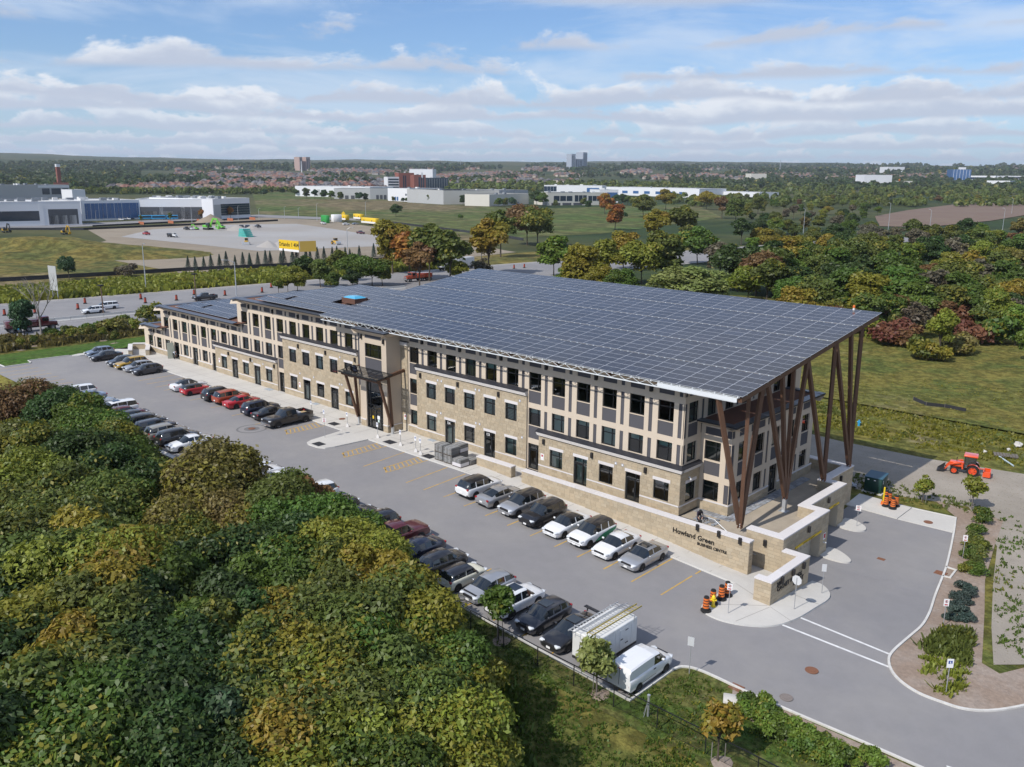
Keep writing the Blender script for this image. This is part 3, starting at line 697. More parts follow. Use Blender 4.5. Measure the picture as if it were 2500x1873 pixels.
pe2 = [(3.12, 3.6, .88, 2.62), (3.12, 3.6, 3.2, 6.24), (3.12, 3.6, 6.82, 7.48)]+[(4.35+3.05*i, 5.9+3.05*i, 3.2, 4.45) for i in range(5)]+[(4.35+3.05*i, 5.9+3.05*i, 6.82, 7.48) for i in range(5)]+[(6.4+3.05*i, 6.75+3.05*i, a, b) for i in range(4) for a, b in ((.88, 2.62), (3.2, 6.24), (6.82, 7.48))]
wall(m, E2, 3.1, YE, -.15, 7.65, he2+[(*q, .05) for q in pe2]); m.face([(5.62, YE, -3), (2.62, YE, -3), (2.62, YE, 7.65), (5.62, YE, 7.65)]); m.build('render_wall', EIFS2, BLD)
for F_, L in ((FB, pb), (E2, pe2)):
    for a, b, c, d in L: MB().face([F_.p(a-.02, c-.02, -.05), F_.p(b+.02, c-.02, -.05), F_.p(b+.02, d+.02, -.05), F_.p(a-.02, d+.02, -.05)]).build('grey_panel', GREY, BLD)
for h in hb: WINS.append((FB, h[0], h[2], 'window', .14, 1 if h[2] < 2 else 2, h[3]-h[2], 60))
for i, h in enumerate(he2): WINS.append((E2, h[0], h[2], 'door' if i == 2 else 'window', .14, 1 if h[2] < 2 else 2, h[3]-h[2], 61))
plinth(FB, 2.66, 5.66, [], 41, -.12); plinth(E2, 3.06, YE+.4, [(10.4, 12.05)], 42, -.12)
m = MB(); 
for F_, a, b in ((E1, -.02, 3.1), (FB, 2.66, 5.68), (E2, 3.06, YE)): slab(m, F_, a, b, -.12, .03, 0, .045)
m.build('damp_proof_strip', DARKIN, BLD)

# ---- roofs: slope up to the back, deep eaves with angled soffits
SL = .136
def roof(name, outline, zf, eave_edges, wall_top, overhang=1.12):
    "membrane, raised metal edge and soffit for an outline (last point joins the first)"
    mb = MB(); mb.face([(x, y, zf(x, y)-.10) for x, y in outline]); mb.build('roof_membrane', ROOFM, BLD)
    mb = MB(); n = len(outline)
    for i in eave_edges:
        a, b = np.array(outline[i]), np.array(outline[(i+1) % n]); d = (b-a)/np.linalg.norm(b-a); inn = np.array([-d[1], d[0]])
        e = .75
        q = [(*a, zf(*a)), (*b, zf(*b)), (*(b+inn*e), zf(*(b+inn*e))+.04), (*(a+inn*e), zf(*(a+inn*e))+.04)]
        mb.face(q)
        mb.face([(q[3][0], q[3][1], q[3][2]-.14), (q[2][0], q[2][1], q[2][2]-.14), q[2], q[3]][::-1])
    mb.build('roof_edge', CAPB, BLD)
    f = MB(); s = MB()
    for i in eave_edges:
        a, b = np.array(outline[i]), np.array(outline[(i+1) % n]); d = (b-a)/np.linalg.norm(b-a); inn = np.array([-d[1], d[0]])*overhang; out = -np.array([-d[1], d[0]])*.012
        h0, h1 = zf(*a), zf(*b)
        f.face([(*(a+out), h0-.13), (*(b+out), h1-.13), (*(b+out), h1+.012), (*(a+out), h0+.012)])
        s.face([(*a, h0-.13), (*(a+inn+d*overhang*.0), min(wall_top, h0-.6)), (*(b+inn), min(wall_top, h0-.6)), (*b, h1-.13)])
    f.build('fascia', CAP, BLD); s.build('soffit', EIFS2, BLD)
zh = lambda x, y: 11.78+SL*(y+1.12); zm = lambda x, y: 8.17+SL*(y+1.05); zl = lambda x, y: 4.63+SL*(y+1.05)
roof('high', [(-69.1, -1.12), (3.4, -1.12), (3.4, 24), (-46, 24), (-46, 12.0), (-57.3, 12.0)], zh, [0, 3, 4, 5], 11.15)
roof('mid', [(-93.0, -1.05), (-69.4, -1.05), (-60, 10), (-60, 12), (-80.5, 12)], zm, [0, 4], 7.55)
roof('low', [(-99.0, -1.05), (-93.3, -1.05), (-84, 10), (-88, 11)], zl, [0, 3], 3.95)
z2r = lambda x, y: 8.16-.0*(y-2.3)
roof('bay', [(2.62, 2.25), (6.45, 2.25), (6.45, YE+.4), (2.62, YE+.4)], z2r, [0, 1, 2], 7.6)
m = MB()                                                      # diagonal end walls and the back, under the roofs
for a, b, t0, t1 in (((-100.6, .18), (-88, 11), 4.0, 5.4), ((-94.1, .18), (-80.5, 12), 7.6, 9.3), ((-70.1, .18), (-57.3, 12), 11.2, 13.0)):
    m.face([(*b, -1.5), (*a, -1.5), (*a, t0), (*b, t1)])
for a, b, t in (((-88, 11), (-80.5, 12), 5.4), ((-80.5, 12), (-57.3, 12), 9.3), ((-57.3, 12), (-46, 12), 13), ((-46, 12), (-46, 22), 13.4), ((-46, 22), (2.62, 22), 13.4), ((2.62, 22), (2.62, 19), 13.4)):
    m.face([(*b, -3.2), (*a, -3.2), (*a, t), (*b, t)])
m.build('back_wall', EIFS2, BLD)
m = MB()                                                      # rooms seen through the windows
def back(x, f): return .45+max(.5, min(6.5, (x-(-100.2, -93.6, -69.6)[f])*.80))
for f, (z, xl) in enumerate(((0.0, -100.2), (3.44, -93.6), (7.02, -69.6))):
    X = [xl, xl+3, xl+8]+list(np.arange(xl+14, 2.4, 6.0))+[2.4]
    for a, b in zip(X, X[1:]):
        y0, y1 = back(a, f), back(b, f)
        m.face([(a, .45, z), (b, .45, z), (b, y1, z), (a, y0, z)], 1).face([(a, .45, z+2.95), (a, y0, z+2.95), (b, y1, z+2.95), (b, .45, z+2.95)])
        m.face([(a, y0, z), (b, y1, z), (b, y1, z+2.95), (a, y0, z+2.95)]).face([(b, .45, z), (b, y1, z), (b, y1, z+2.95), (b, .45, z+2.95)])
m.face([(2.0, 3.6, 0), (2.0, 18.6, 0), (2.0, 18.6, 7), (2.0, 3.6, 7)]); m.face([(2.7, 3.4, .0), (5.3, 3.4, .0), (5.3, 18.8, .0), (2.7, 18.8, .0)], 1); m.face([(2.7, 3.4, 3.3), (5.3, 3.4, 3.3), (5.3, 18.8, 3.3), (2.7, 18.8, 3.3)], 1)
m.build('interior', [ROOM, FLOORR], BLD)

# ---- windows and doors: frame with panes
def bars(L, depth=.09):
    m = MB()
    for x0, z0, x1, z1 in L: m.box(x0, 0, z0, x1, depth, z1)
    return m
B_ = .065
def frame_me(name, w, h, mull, tr): return bars([(0, 0, w, B_), (0, h-B_, w, h), (0, B_, B_, h-B_), (w-B_, B_, w, h-B_), (mull, B_, mull+B_, h-B_), (B_, tr, mull, tr+B_), (mull+B_, tr, w-B_, tr+B_)]).data(name, [FRAME])
def quad_me(name, w, h, m_): return MB().face([(0, 0, 0), (w, 0, 0), (w, 0, h), (0, 0, h)]).data(name, [m_])
WF = frame_me('window', ww, WH, 1.06, 1.16); DF = bars([(0, 2.6, ww, 2.66), (0, 0, .06, 2.6), (ww-.06, 0, ww, 2.6), (1.02, 0, 1.08, 2.6), (.06, 2.05, 1.02, 2.12), (1.08, 2.05, ww-.06, 2.08), (1.08, 0, ww-.06, .06)]).data('door', [FRAME])
LEAF = bars([(.06, .01, .16, 2.04), (.92, .01, 1.02, 2.04), (.16, .01, .92, .16), (.16, 1.93, .92, 2.04)], .06).data('door_leaf', [FRAME])
HAND = MB().cyl((.86, -.05, .85), (.86, -.05, 1.25), .018, n=6).data('handle', [GALV])
def panes(spec): return [(x, z, quad_me('pane', w, h, GLASS)) for x, z, w, h in spec]
WP = panes([(B_, B_, 1.06-B_, 1.16-B_), (1.06+B_, B_, ww-1.06-2*B_, 1.16-B_), (B_, 1.16+B_, 1.06-B_, WH-1.16-2*B_), (1.06+B_, 1.16+B_, ww-1.06-2*B_, WH-1.16-2*B_)])
DP = panes([(.16, .16, .76, 1.77), (1.08, .06, ww-.06-1.08, 1.99), (.06, 2.12, .96, .48), (1.08, 2.08, ww-.06-1.08, .52)])
BLF = quad_me('blind', ww-.1, 1, BLIND); BLG = quad_me('blind', ww-.1, 1, BLIND2)
slats = MB()
for i in range(11): slats.face([(0, 0, i/11), (ww-.1, 0, i/11), (ww-.1, .02, i/11+.055), (0, .02, i/11+.055)])
SLB = slats.data('blind', [BLIND])
rw = random.Random(5)
for F, u, z, kind, dep, fl, h, k in WINS:
    q = F.p(u, z, -dep)
    def local(dx, dz, dd): return (dx, dd, dz)
    if kind == 'window':
        o = put('window', WF, BLD, q, F.rz); o.scale = (1, 1, h/WH)
        for x, zz, me in WP: put('pane', me, o, (x, .04, zz))
        r = rw.random(); b = None
        if k in (-10, -9) and False: pass
        if fl == 1 and k < 40: b = ('w', 1.0) if r < .62 else ('g', .6) if r < .8 else None
        if fl == 2 and k < 40: b = ('s', 1.0) if k in (-8, -7, -6, -10) else ('w', rw.choice((.3, .35, 1.0))) if r < .5 else ('g', 1.0) if r < .7 else None
        if fl == 3 and k < 40: b = ('w', .3) if r < .12 else ('g', 1.0) if r < .25 else None
        if k in (0, -2) and fl == 1: b = None
        if b:
            me = {'w': BLF, 'g': BLG, 's': SLB}[b[0]]; hh = b[1]*(WH-.1)
            x = put('blind', me, o, (.05, .20, WH-.05-hh)); x.scale = (1, 1, hh)
        if rw.random() < .10 and fl > 1 and k < 40:
            a = put('vent_sash', quad_me('vent_sash', 1.0, .5, GLASS), o, (.06, .02, 1.2)); a.rotation_euler = (math.radians(-38), 0, 0)
    else:
        o = put('door', DF, BLD, q, F.rz)
        if kind == 'door':
            l = put('door_leaf', LEAF, o, (0, .01, 0)); put('handle', HAND, o, (0, .0, 0))
        for i, (x, zz, me) in enumerate(DP):
            if not (kind == 'open_door' and i == 0): put('pane', me, o, (x, .04, zz))
        if kind == 'door' and rw.random() < .75 and k not in (-1, -5, -20, 61):
            x = put('blind', BLF if k in (-9, -7, -3) or rw.random() < .3 else BLG, o, (.05, .22, .1)); x.scale = (1, 1, 1.9)
            if k in (-3, -28): x = put('blind', BLF, o, (.05, .22, 2.1)); x.scale = (1, 1, .5)
# a door standing open at the far end
m = MB(); m.box(0, -.03, 0, 1.0, .03, 2.5); o = m.build('door_leaf', mat('door_bronze', (.33, .35, .29), .5, (3, .1)), BLD, (XK(-30)+.03, .05, .03), math.radians(-118)); 
m = MB(); 
def text(name, body, size, m_, parent, loc, rot, ext=.012, align='CENTER', font_scale=1.0):
    c = bpy.data.curves.new(name, 'FONT'); c.body = body; c.size = size; c.extrude = ext; c.align_x = align; c.align_y = 'CENTER'; c.offset = size*.012; c.resolution_u = 2
    t_ = bpy.data.objects.new(name+'_tmp', c); COL.objects.link(t_); dg = bpy.context.evaluated_depsgraph_get()
    me = bpy.data.meshes.new_from_object(t_.evaluated_get(dg)); bpy.data.objects.remove(t_); me.materials.clear(); me.materials.append(m_)
    o = put(name, me, parent, loc); o.rotation_euler = rot; return o
def flat_on(F): return (math.pi/2, 0, F.rz)
for k, s in ((-9, '124'), (-7, '123')):
    q = FS.p(XK(k)+.52, 2.36, -.04); text('door_number', s, .36, SIGNW, BLD, q, flat_on(FS), .004)
# wall lamps and vents
LAMP = round_edges(MB().box(-.13, -.20, -.26, .13, -.02, .26).data('wall_lamp', [LAMPM]), .05, 2)
def lamp(F, u, z, d=.0): put('wall_lamp', LAMP, BLD, F.p(u, z, d), F.rz)
for k in (-23, -21, -19, -17, -15, -11, -9, -7, -5, -3, -1): lamp(FR, XK(k)+2.23, 10.68)
for k in (-31, -29, -27, -25): lamp(FR, XK(k)+2.23, 7.05)
lamp(FR, XK(-33)+2.23, 3.5)
for k in (-25, -23, -21): lamp(FS, XK(k)+2.25, 3.30)
for k in (-19, -17, -15): lamp(FS, XK(k)+2.25, 6.9)
for u in (-30.9, -24.9, -18.9): lamp(FS, u, 6.95)
for u in (-12.75, -6.82, -.85): lamp(FS, u, 3.3)
VENT = MB().box(-.12, -.04, -.12, .12, 0, .12); VENT.box(-.07, -.06, -.07, .07, -.04, .07, 1); VENT = VENT.data('vent', [mat('vent_grey', (.36, .37, .42), .6), SIGNW])
for F, u, z in [(FS, XK(k)+d, z) for k, z, ds in ((-23, 3.15, (2.0, 2.6)), (-21, 3.15, (-.6,)), (-19, 6.75, (2.2,)), (-16, 6.75, (2.2,)), (-18, 3.3, (-.7,)), (-17, 3.3, (-.6,)), (-16, 3.35, (1.9, 2.4)), (-10, 6.85, (1.9, 2.5)), (-8, 6.85, (1.75, 2.3)), (-6, 6.8, (2.0,)), (-10, 3.25, (1.75, 2.35)), (-8, 3.25, (1.8, 2.35)), (-6, 3.1, (2.35,)), (-4, 3.15, (-.8,)), (-2, 3.15, (1.9, 2.65))) for d in ds]: put('vent', VENT, BLD, F.p(u, z), F.rz)
for F, u, z in ((FS, XK(-19)+2.15, 1.75), (FS, XK(-26)+2.4, 1.9), (FS, -12.95, 1.7), (FPI, -33.75, 1.6)):
    m = MB(); slab(m, F, u-.2, u+.2, z-.33, z+.33, 0, .03); m.build('notice_plate', SIGNW, BLD); m = MB(); slab(m, F, u-.1, u+.1, z+.02, z+.22, .03, .033); m.build('notice_print', SIGNR, BLD)
m = MB(); m.cyl((2.68, 1.2, 3.22), (2.95, 1.05, 3.3), .05, n=8); m.cyl((2.9, 1.1, 3.3), (3.2, .9, 3.16), .075, n=8); m.build('security_camera', SIGNW, BLD)

# ---- entrance tower
FT = Face((0, -2.0, 0), (1, 0, 0), (0, -1, 0)); T0, T1 = -39.2, -34.36
ET = Face((T1, 0, 0), (0, 1, 0), (1, 0, 0))
ht = [(-38.2, -35.22, 8.3, 9.88, .12), (-38.18, -35.18, 0, 5.6, .15)]; pt_ = [(-38.2, -35.22, 10.45, 10.86), (-38.2, -35.22, 6.75, 8.22)]
m = MB(); wall(m, FT, T0, T1, -.2, 10.95, ht+[(*q, .05) for q in pt_]); wall(m, ET, -2.0, .2, -.2, 10.95); wall(m, Face((T0, 0, 0), (0, -1, 0), (-1, 0, 0)), -.2, 2.0, -.2, 10.95)
m.build('tower_wall', EIFS, BLD)
for a, b, c, d in pt_: MB().face([FT.p(a-.02, c-.02, -.05), FT.p(b+.02, c-.02, -.05), FT.p(b+.02, d+.02, -.05), FT.p(a-.02, d+.02, -.05)]).build('grey_panel', GREY, BLD)
for q, (a, b, c, d, e) in zip(('window', 'entrance_glazing'), ht):
    w_, h_ = b-a, d-c
    L = [(0, 0, w_, .08), (0, h_-.08, w_, h_), (0, .08, .08, h_-.08), (w_-.08, .08, w_, h_-.08)]
    cols = [0, w_/4, w_/4*3.4-.2, w_] if q == 'window' else [0, .55, 2.5, w_]
    rows = [0, .95, h_] if q == 'window' else [0, 2.25, 2.75, 4.3, h_]
    for x in cols[1:-1]: L.append((x-.035, .08, x+.035, h_-.08))
    for z in rows[1:-1]: L.append((.08, z-.035, w_-.08, z+.035))
    if q != 'window': L += [(1.47, .08, 1.55, 2.2), (.6, .08, .68, 2.2), (2.36, .08, 2.44, 2.2)]
    o = bars(L).build(q, FRAME, BLD, FT.p(a, c, -e))
    for x0, x1 in zip(cols, cols[1:]):
        for z0, z1 in zip(rows, rows[1:]): MB().face([(x0+.03, .05, z0+.03), (x1-.03, .05, z0+.03), (x1-.03, .05, z1-.03), (x0+.03, .05, z1-.03)]).build('pane', GLASSD if q != 'window' else GLASS, o)
    if q != 'window':
        MB().box(.85, -.01, 1.1, 1.1, .02, 1.45).build('door_notice', SIGNY, o); MB().box(1.75, -.01, 1.2, 2.2, .02, 1.6).build('door_notice', SIGNW, o); MB().box(1.85, -.01, .85, 2.1, .02, 1.15).build('door_notice', BLIND, o)
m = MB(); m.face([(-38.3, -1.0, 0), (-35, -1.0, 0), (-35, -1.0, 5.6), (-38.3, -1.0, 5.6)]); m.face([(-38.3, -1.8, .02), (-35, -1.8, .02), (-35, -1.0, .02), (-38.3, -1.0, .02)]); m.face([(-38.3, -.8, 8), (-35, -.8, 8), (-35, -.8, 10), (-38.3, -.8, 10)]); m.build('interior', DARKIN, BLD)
m = MB(); c = MB()
for a, b in ((T0-.03, -38.25), (-35.12, T1+.03)):
    slab(m, FT, a, b, .75, .865, -.02, .09); F2 = Face((0, -2.04, 0), (1, 0, 0), (0, -1, 0)); wall(c, F2, a+.03, b, -.3, .75); c.face([(b, -2.04, -.3), (b, -1.9, -.3), (b, -1.9, .75), (b, -2.04, .75)]); BLK_ALL += stones(F2, a, b, 0, .75, seed=77)
F2 = Face((T1+.04, 0, 0), (0, 1, 0), (1, 0, 0)); wall(c, F2, -2.04, .1, -.3, .75); BLK_ALL += stones(F2, -2.04, .1, 0, .75, seed=78); slab(m, ET, -2.09, .1, .75, .865, -.02, .09)
c.build('stone_backing', MORT, BLD); m.build('sill_course', COPE, BLD)
zt = lambda x, y: 11.55+.05*(y+2)
roof('tower', [(T0-.55, -2.75), (T1+.55, -2.75), (T1+.55, .15), (T0-.55, .15)], zt, [0, 1, 3], 10.9, .6)
lamp(FT, -38.75, 10.55); lamp(FT, -34.75, 10.45)
m = MB(); m.box(-42.25, .06, 4, -41.95, .16, 11.1); m.box(-40.0, -.02, 0, -39.2, .1, 11); m.build('grey_panel', GREY, BLD)
lay(BLK_ALL, BLD)
# ------------------------------------------------------------------ solar canopy on brown V columns
CAN = empty('solar_canopy', (8.6, 7.7, -.1), 0, 'huge tilted roof of solar panels on brown V columns over the building end', 'canopy')
CO = np.array(CAN.location); TH = math.atan(SL)
def zc(y): return 12.07+SL*(y+2.05)
def pv_mesh(lx, ly, mid=True):
    m = MB(); f = .022; t = .035
    m.box(0, 0, 0, lx, ly, t-.004, 1, skip='t')
    for x0, y0, x1, y1 in ((0, 0, lx, f), (0, ly-f, lx, ly), (0, f, f, ly-f), (lx-f, f, lx, ly-f)): m.face([(x0, y0, t), (x1, y0, t), (x1, y1, t), (x0, y1, t)], 1)
    if mid:
        c = lx/2
        m.face([(f, f, t-.003), (c-.008, f, t-.003), (c-.008, ly-f, t-.003), (f, ly-f, t-.003)], 0).face([(c+.008, f, t-.003), (lx-f, f, t-.003), (lx-f, ly-f, t-.003), (c+.008, ly-f, t-.003)], 0).face([(c-.008, f, t-.003), (c+.008, f, t-.003), (c+.008, ly-f, t-.003), (c-.008, ly-f, t-.003)], 2)
    else: m.face([(f, f, t-.003), (lx-f, f, t-.003), (lx-f, ly-f, t-.003), (f, ly-f, t-.003)], 0)
    return m.data('solar_panel', [PVG, PVF, PVL])
PVX, PVY = 1.985, 1.045
PV = pv_mesh(PVX, PVY)
S2 = math.cos(TH); pitch_y = 5.41
mods = []
for sidx in range(5):
    for r in range(5):
        y = -2.05+sidx*pitch_y+(r*1.055)*S2
        for c in range(28):
            x = -46.9+c*1.997
            if -50.9 < x+1 < -46.9: continue
            mods.append((x, y))
mods.sort(key=lambda p: np.linalg.norm(np.array([p[0]+1, p[1], zc(p[1])])-CAM))
for x, y in mods[:300]:
    o = put('solar_panel', PV, CAN, np.array([x, y, zc(y)])-CO); o.rotation_euler = (TH, 0, 0)
def merged(me_src, items, parent, rx, off):
    "the rest of the panels joined in one part"
    n = len(me_src.vertices); co = np.array([v.co[:] for v in me_src.vertices]); R = np.array(Matrix.Rotation(rx, 3, 'X')); co = co@R.T
    fs = [tuple(p.vertices) for p in me_src.polygons]; mi = [p.material_index for p in me_src.polygons]; m = MB()
    for x, y, z in items:
        t = random.random(); i = len(m.v); m.v += [tuple(c+np.array([x, y, z])-off) for c in co]; m.f += [tuple(k+i for k in f) for f in fs]; m.m += mi; m.t += [t]*len(fs)
    return m
m = merged(PV, [(x, y, zc(y)) for x, y in mods[300:]], CAN, TH, CO); m.build('solar_panel', [PVG, PVF, PVL], CAN)['kind'] = 'stuff'
def cb(m, p, q, w, h=None, mi=0): m.beam(np.array(p)-CO, np.array(q)-CO, w, h, mi)
# steel under the panels: front lattice girder, purlins along, brown rafters across
m = MB(); yf = -1.93
cb(m, (-46.7, yf, zc(yf)-.12), (8.7, yf, zc(yf)-.12), .06, .06); cb(m, (-46.7, yf-.02, zc(yf)-.55), (8.4, yf-.02, zc(yf)-.55), .08, .08)
m.build('truss_chord', STEELW, CAN)
D1 = MB(); n = 74
for i in range(n):
    x0 = -46.5+i*.74; a, b = ((x0, yf, zc(yf)-.15), (x0+.74, yf, zc(yf)-.52)) if i % 2 else ((x0, yf, zc(yf)-.52), (x0+.74, yf, zc(yf)-.15))
    m = MB(); m.beam(np.array(a)-CO, np.array(b)-CO, .035); m.build('truss_diagonal', STEELW, CAN)
m = MB(); cb(m, (1.2, yf-.06, zc(yf)-.36), (8.5, yf-.06, zc(yf)-.36), .03, .36); m.build('truss_plate', STEELW, CAN)
CL = MB().box(-.05, -.05, -.16, .05, .04, .03).data('purlin_bracket', [STEELW])
for i in range(28): 
    for d in (.35, 1.55): put('purlin_bracket', CL, CAN, np.array([-46.9+i*1.997+d, yf-.05, zc(yf)-.03])-CO)
for sidx in range(5):
    for d in (.9, 4.2):
        y = -2.05+sidx*pitch_y+d; m = MB(); cb(m, (-46.8, y, zc(y)-.12), (8.9, y, zc(y)-.12), .08, .12); m.build('purlin', GALV, CAN)
    if sidx:
        y = -2.05+sidx*pitch_y-.08
        for i in range(28):
            for d in (.55, 1.35): put('purlin_bracket', CL, CAN, np.array([-46.9+i*1.997+d, y, zc(y)+.02])-CO)
for x in [8.72]+[2.0-6*i for i in range(9)]:
    m = MB(); cb(m, (x, -1.8, zc(-1.8)-.38), (x, 24.6, zc(24.6)-.38), .22, .40); m.build('rafter', RUST, CAN)
m = MB(); cb(m, (6.3, -1.7, zc(-1.7)-.42), (8.7, -1.7, zc(-1.7)-.42), .2, .35); m.build('rafter', RUST, CAN)
GB = (( (8.2, .62, .62), [(6.75, -1.75), (8.62, -.3), (8.66, 1.74)]), ((8.62, 7.69, 1.35), [(8.66, 2.64), (8.7, 5.04), (8.72, 7.03), (8.72, 9.5)]), ((8.92, 14.89, 1.25), [(8.72, 9.6), (8.72, 15.1)]), ((8.9, 20.71, 1.25), [(8.72, 15.25), (8.72, 18.44), (8.72, 20.9)]),
      ((-5.0, 20.5, 12.0), [(-6, 23.5), (-4, 23.5)]))
for (bx, by, bz), tops in GB[:4]:
    for tx, ty in tops:
        m = MB(); tz = zc(ty)-.5; dx = (tx-bx)*.09; dy = (ty-by)*.06
        cb(m, (bx+dx*.4, by+dy*.5, bz), (tx, ty, tz), .30, .36); m.build('column', RUST, CAN)
    m = MB(); zb = bz-.25
    for dx in (-.14, .14): m.box(bx+dx-.02-CO[0], by-.2-CO[1], bz-.32-CO[2], bx+dx+.02-CO[0], by+.2-CO[1], bz+.28-CO[2])
    m.build('column_shoe', IRON, CAN)
    for dz in (-.05, .12):
        for dx in (-.09, .09):
            q = MB(); q.cyl(np.array([bx+dx, by-.24, bz+dz])-CO, np.array([bx+dx, by+.24, bz+dz])-CO, .035, n=6); q.build('bolt', SIGNW, CAN)
m = MB(); m.box(8.62-.16-CO[0], 7.69-.16-CO[1], 0, 8.62+.16-CO[0], 7.69+.16-CO[1], 1.15); m.box(8.62-.4-CO[0], 7.69-.35-CO[1], -.02, 8.62+.4-CO[0], 7.69+.35-CO[1], .05); m.build('column_stub', GALV, CAN)

# ------------------------------------------------------------------ solar panels and hatches on the left roofs
def array(label, strips, x_end, zf, loc):
    t = empty('solar_array', loc, 0, label, 'solar panels'); me = pv_mesh(1.0, 1.655, False)
    for y0, xs in strips:
        n = int((x_end(y0)-xs)/1.012)
        for i in range(n):
            x = x_end(y0)-(n-i)*1.012
            if any(a < x+.5 < b and c < y0+.8 < d for a, b, c, d in GAPS): continue
            o = put('solar_panel', me, t, np.array([x, y0, zf(x, y0)])-np.array(loc)); o.rotation_euler = (TH, 0, 0)
    return t
GAPS = [(-58.9, -57.6, 1.2, 3.2), (-50.9, -47.0, 2.6, 6.0), (-83.2, -81.7, 1.6, 3.4)]
zA = lambda x, y: 12.07+SL*(y+2.05)
yh = [-.93, .91, 2.56, 4.21, 5.86, 7.5, 9.1]
array('blue solar panels on the top roof between its left edge and the glass entrance tower', [(y, x) for y, x in zip(yh, (-63.7, -63.7, -62.3, -61.0, -59.7, -58.3, -56.9))], lambda y: -46.95, zA, (-60, 0, 12))
array('smaller field of blue solar panels on the lower roof of the far end', [(-.16+1.66*i, x) for i, x in enumerate((-88.2, -88.1, -86.5, -85.1, -83.6))], lambda y: -71.9+.85*max(0, y-.5), lambda x, y: zm(x, y)+.18, (-85, 0, 8.3))
t = empty('skylight', (-49.0, 4.8, 12.75), 0, 'blue domed skylight on a brown curb among the roof solar panels', 'skylight')
m = MB(); m.box(-1.35, -1.0, -.1, 1.35, 1.0, .55); m.build('curb', mat('curb_brown', (.13, .065, .045), .7), t)
m = MB()
for i in range(5):
    r0, r1 = 1-.16*i, 1-.16*(i+1) if i < 4 else .0; h0, h1 = .55+.28*math.sin(i/5*1.57), .55+.28*math.sin((i+1)/5*1.57)
    v = [(sx*1.25*r, sy*.9*r, h) for r, h in ((r0, h0), (r1, h1)) for sx, sy in ((-1, -1), (1, -1), (1, 1), (-1, 1))]
    m.mesh(v, [(k, (k+1) % 4, 4+(k+1) % 4, 4+k) for k in range(4)])
m.build('dome', mat('dome_blue', (.06, .38, .60), .15, coat=.5), t)
for x, y, zf in ((-58.2, 2.2, zA), (-82.4, 2.5, lambda x, y: zm(x, y)+.18)):
    m = MB(); m.box(-.5, -.4, -.2, .5, .4, .05); tag(m.build('roof_hatch', CAP, None, (x, y, zf(x, y)-.1)), 'dark hatch in the gap of the %s roof solar panels' % ('top' if x > -70 else 'lower'), 'roof hatch')

# ------------------------------------------------------------------ glass entrance canopy
GC = empty('entrance_canopy', (-36.8, -3.1, 0), 0, 'sloping glass entrance canopy on brown V shaped posts before the tower', 'canopy')
GO = np.array([-36.8, -3.1, 0]); zg = lambda y: 6.52+.155*(y+4.2)
def gb(m, p, q, w, h=None): m.beam(np.array(p)-GO, np.array(q)-GO, w, h)
xs = np.linspace(-40.35, -33.35, 8); ys = [-4.2, -3.15, -2.1]
CGL = glass_mat('canopy_glass', (.55, .60, .68), .35, .62)
for a, b in zip(xs, xs[1:]):
    for c, d in zip(ys, ys[1:]): MB().face([np.array((x, y, zg(y)+.12))-GO for x, y in ((a+.02, c+.02), (b-.02, c+.02), (b-.02, d-.02), (a+.02, d-.02))]).build('glass_pane', CGL, GC)
for x in xs: m = MB(); gb(m, (x, -4.25, zg(-4.25)+.06), (x, -2.05, zg(-2.05)+.06), .07, .12); m.build('glazing_bar', FRAME, GC)
for y in (-4.25, -2.05): m = MB(); gb(m, (-40.4, y, zg(y)+.07), (-33.3, y, zg(y)+.07), .07, .14); m.build('glazing_bar', FRAME, GC)
for y in (-3.9, -2.6): m = MB(); gb(m, (-40.2, y, zg(y)-.2), (-33.4, y, zg(y)-.2), .22, .30); m.build('beam', RUST, GC)
for x in (-39.9, -33.72):
    m = MB(); gb(m, (x, -4.1, zg(-4.1)-.1), (x, -.05, zg(-.05)-.1), .26, .34); m.build('beam', RUST, GC)
    for ty in (-3.6, -2.3): m = MB(); gb(m, (x, -1.85+(ty+1.85)*.08, .85), (x, ty, zg(ty)-.3), .24, .26); m.build('post', RUST, GC)
    m = MB(); m.box(x-.12-GO[0], -1.97-GO[1], 0, x+.12-GO[0], -1.73-GO[1], 1.0); m.build('post_foot', GALV, GC)

# ------------------------------------------------------------------ terrace, retaining walls, stairs, garage
drape('terrace', [(2.7, -2.0), (12.0, -2.0), (12.0, 8.0), (10.3, 8.0), (10.3, 15.5), (8.6, 15.5), (8.6, 21.2), (2.7, 21.2)], TERR, 0, 50, lambda x, y: -.1) if False else None
m = MB(); zt_ = -.1
for a, b, c, d in ((2.66, .3, 11.9, 7.7), (2.66, 7.7, 10.2, 15.2), (2.66, 15.2, 8.6, 21.0), (-13.4, -2.15, 4.9, .1), (-14.2, -2.0, -13.4, -.05), (4.9, -.1, 8.6, .3)): m.face([(a, b, zt_), (c, b, zt_), (c, d, zt_), (a, d, zt_)])
m.face([(8.6, .3, -3), (11.9, .3, -3), (11.9, .3, zt_), (8.6, .3, zt_)]); m.face([(4.9, -2.2, -2), (4.9, .3, -2), (4.9, .3, zt_), (4.9, -2.2, zt_)])
tag(m.build('terrace', TERR), kind='structure')
WALLS = []
def block_wall(name, label, segs, z_top, thick, zbot, holes=None, seed=0, cope=(.1, .04), ends=True, group=None):
    """free standing stone wall: segs = list of faces (Face, u0, u1) to clothe with blocks; body = solid polygon"""
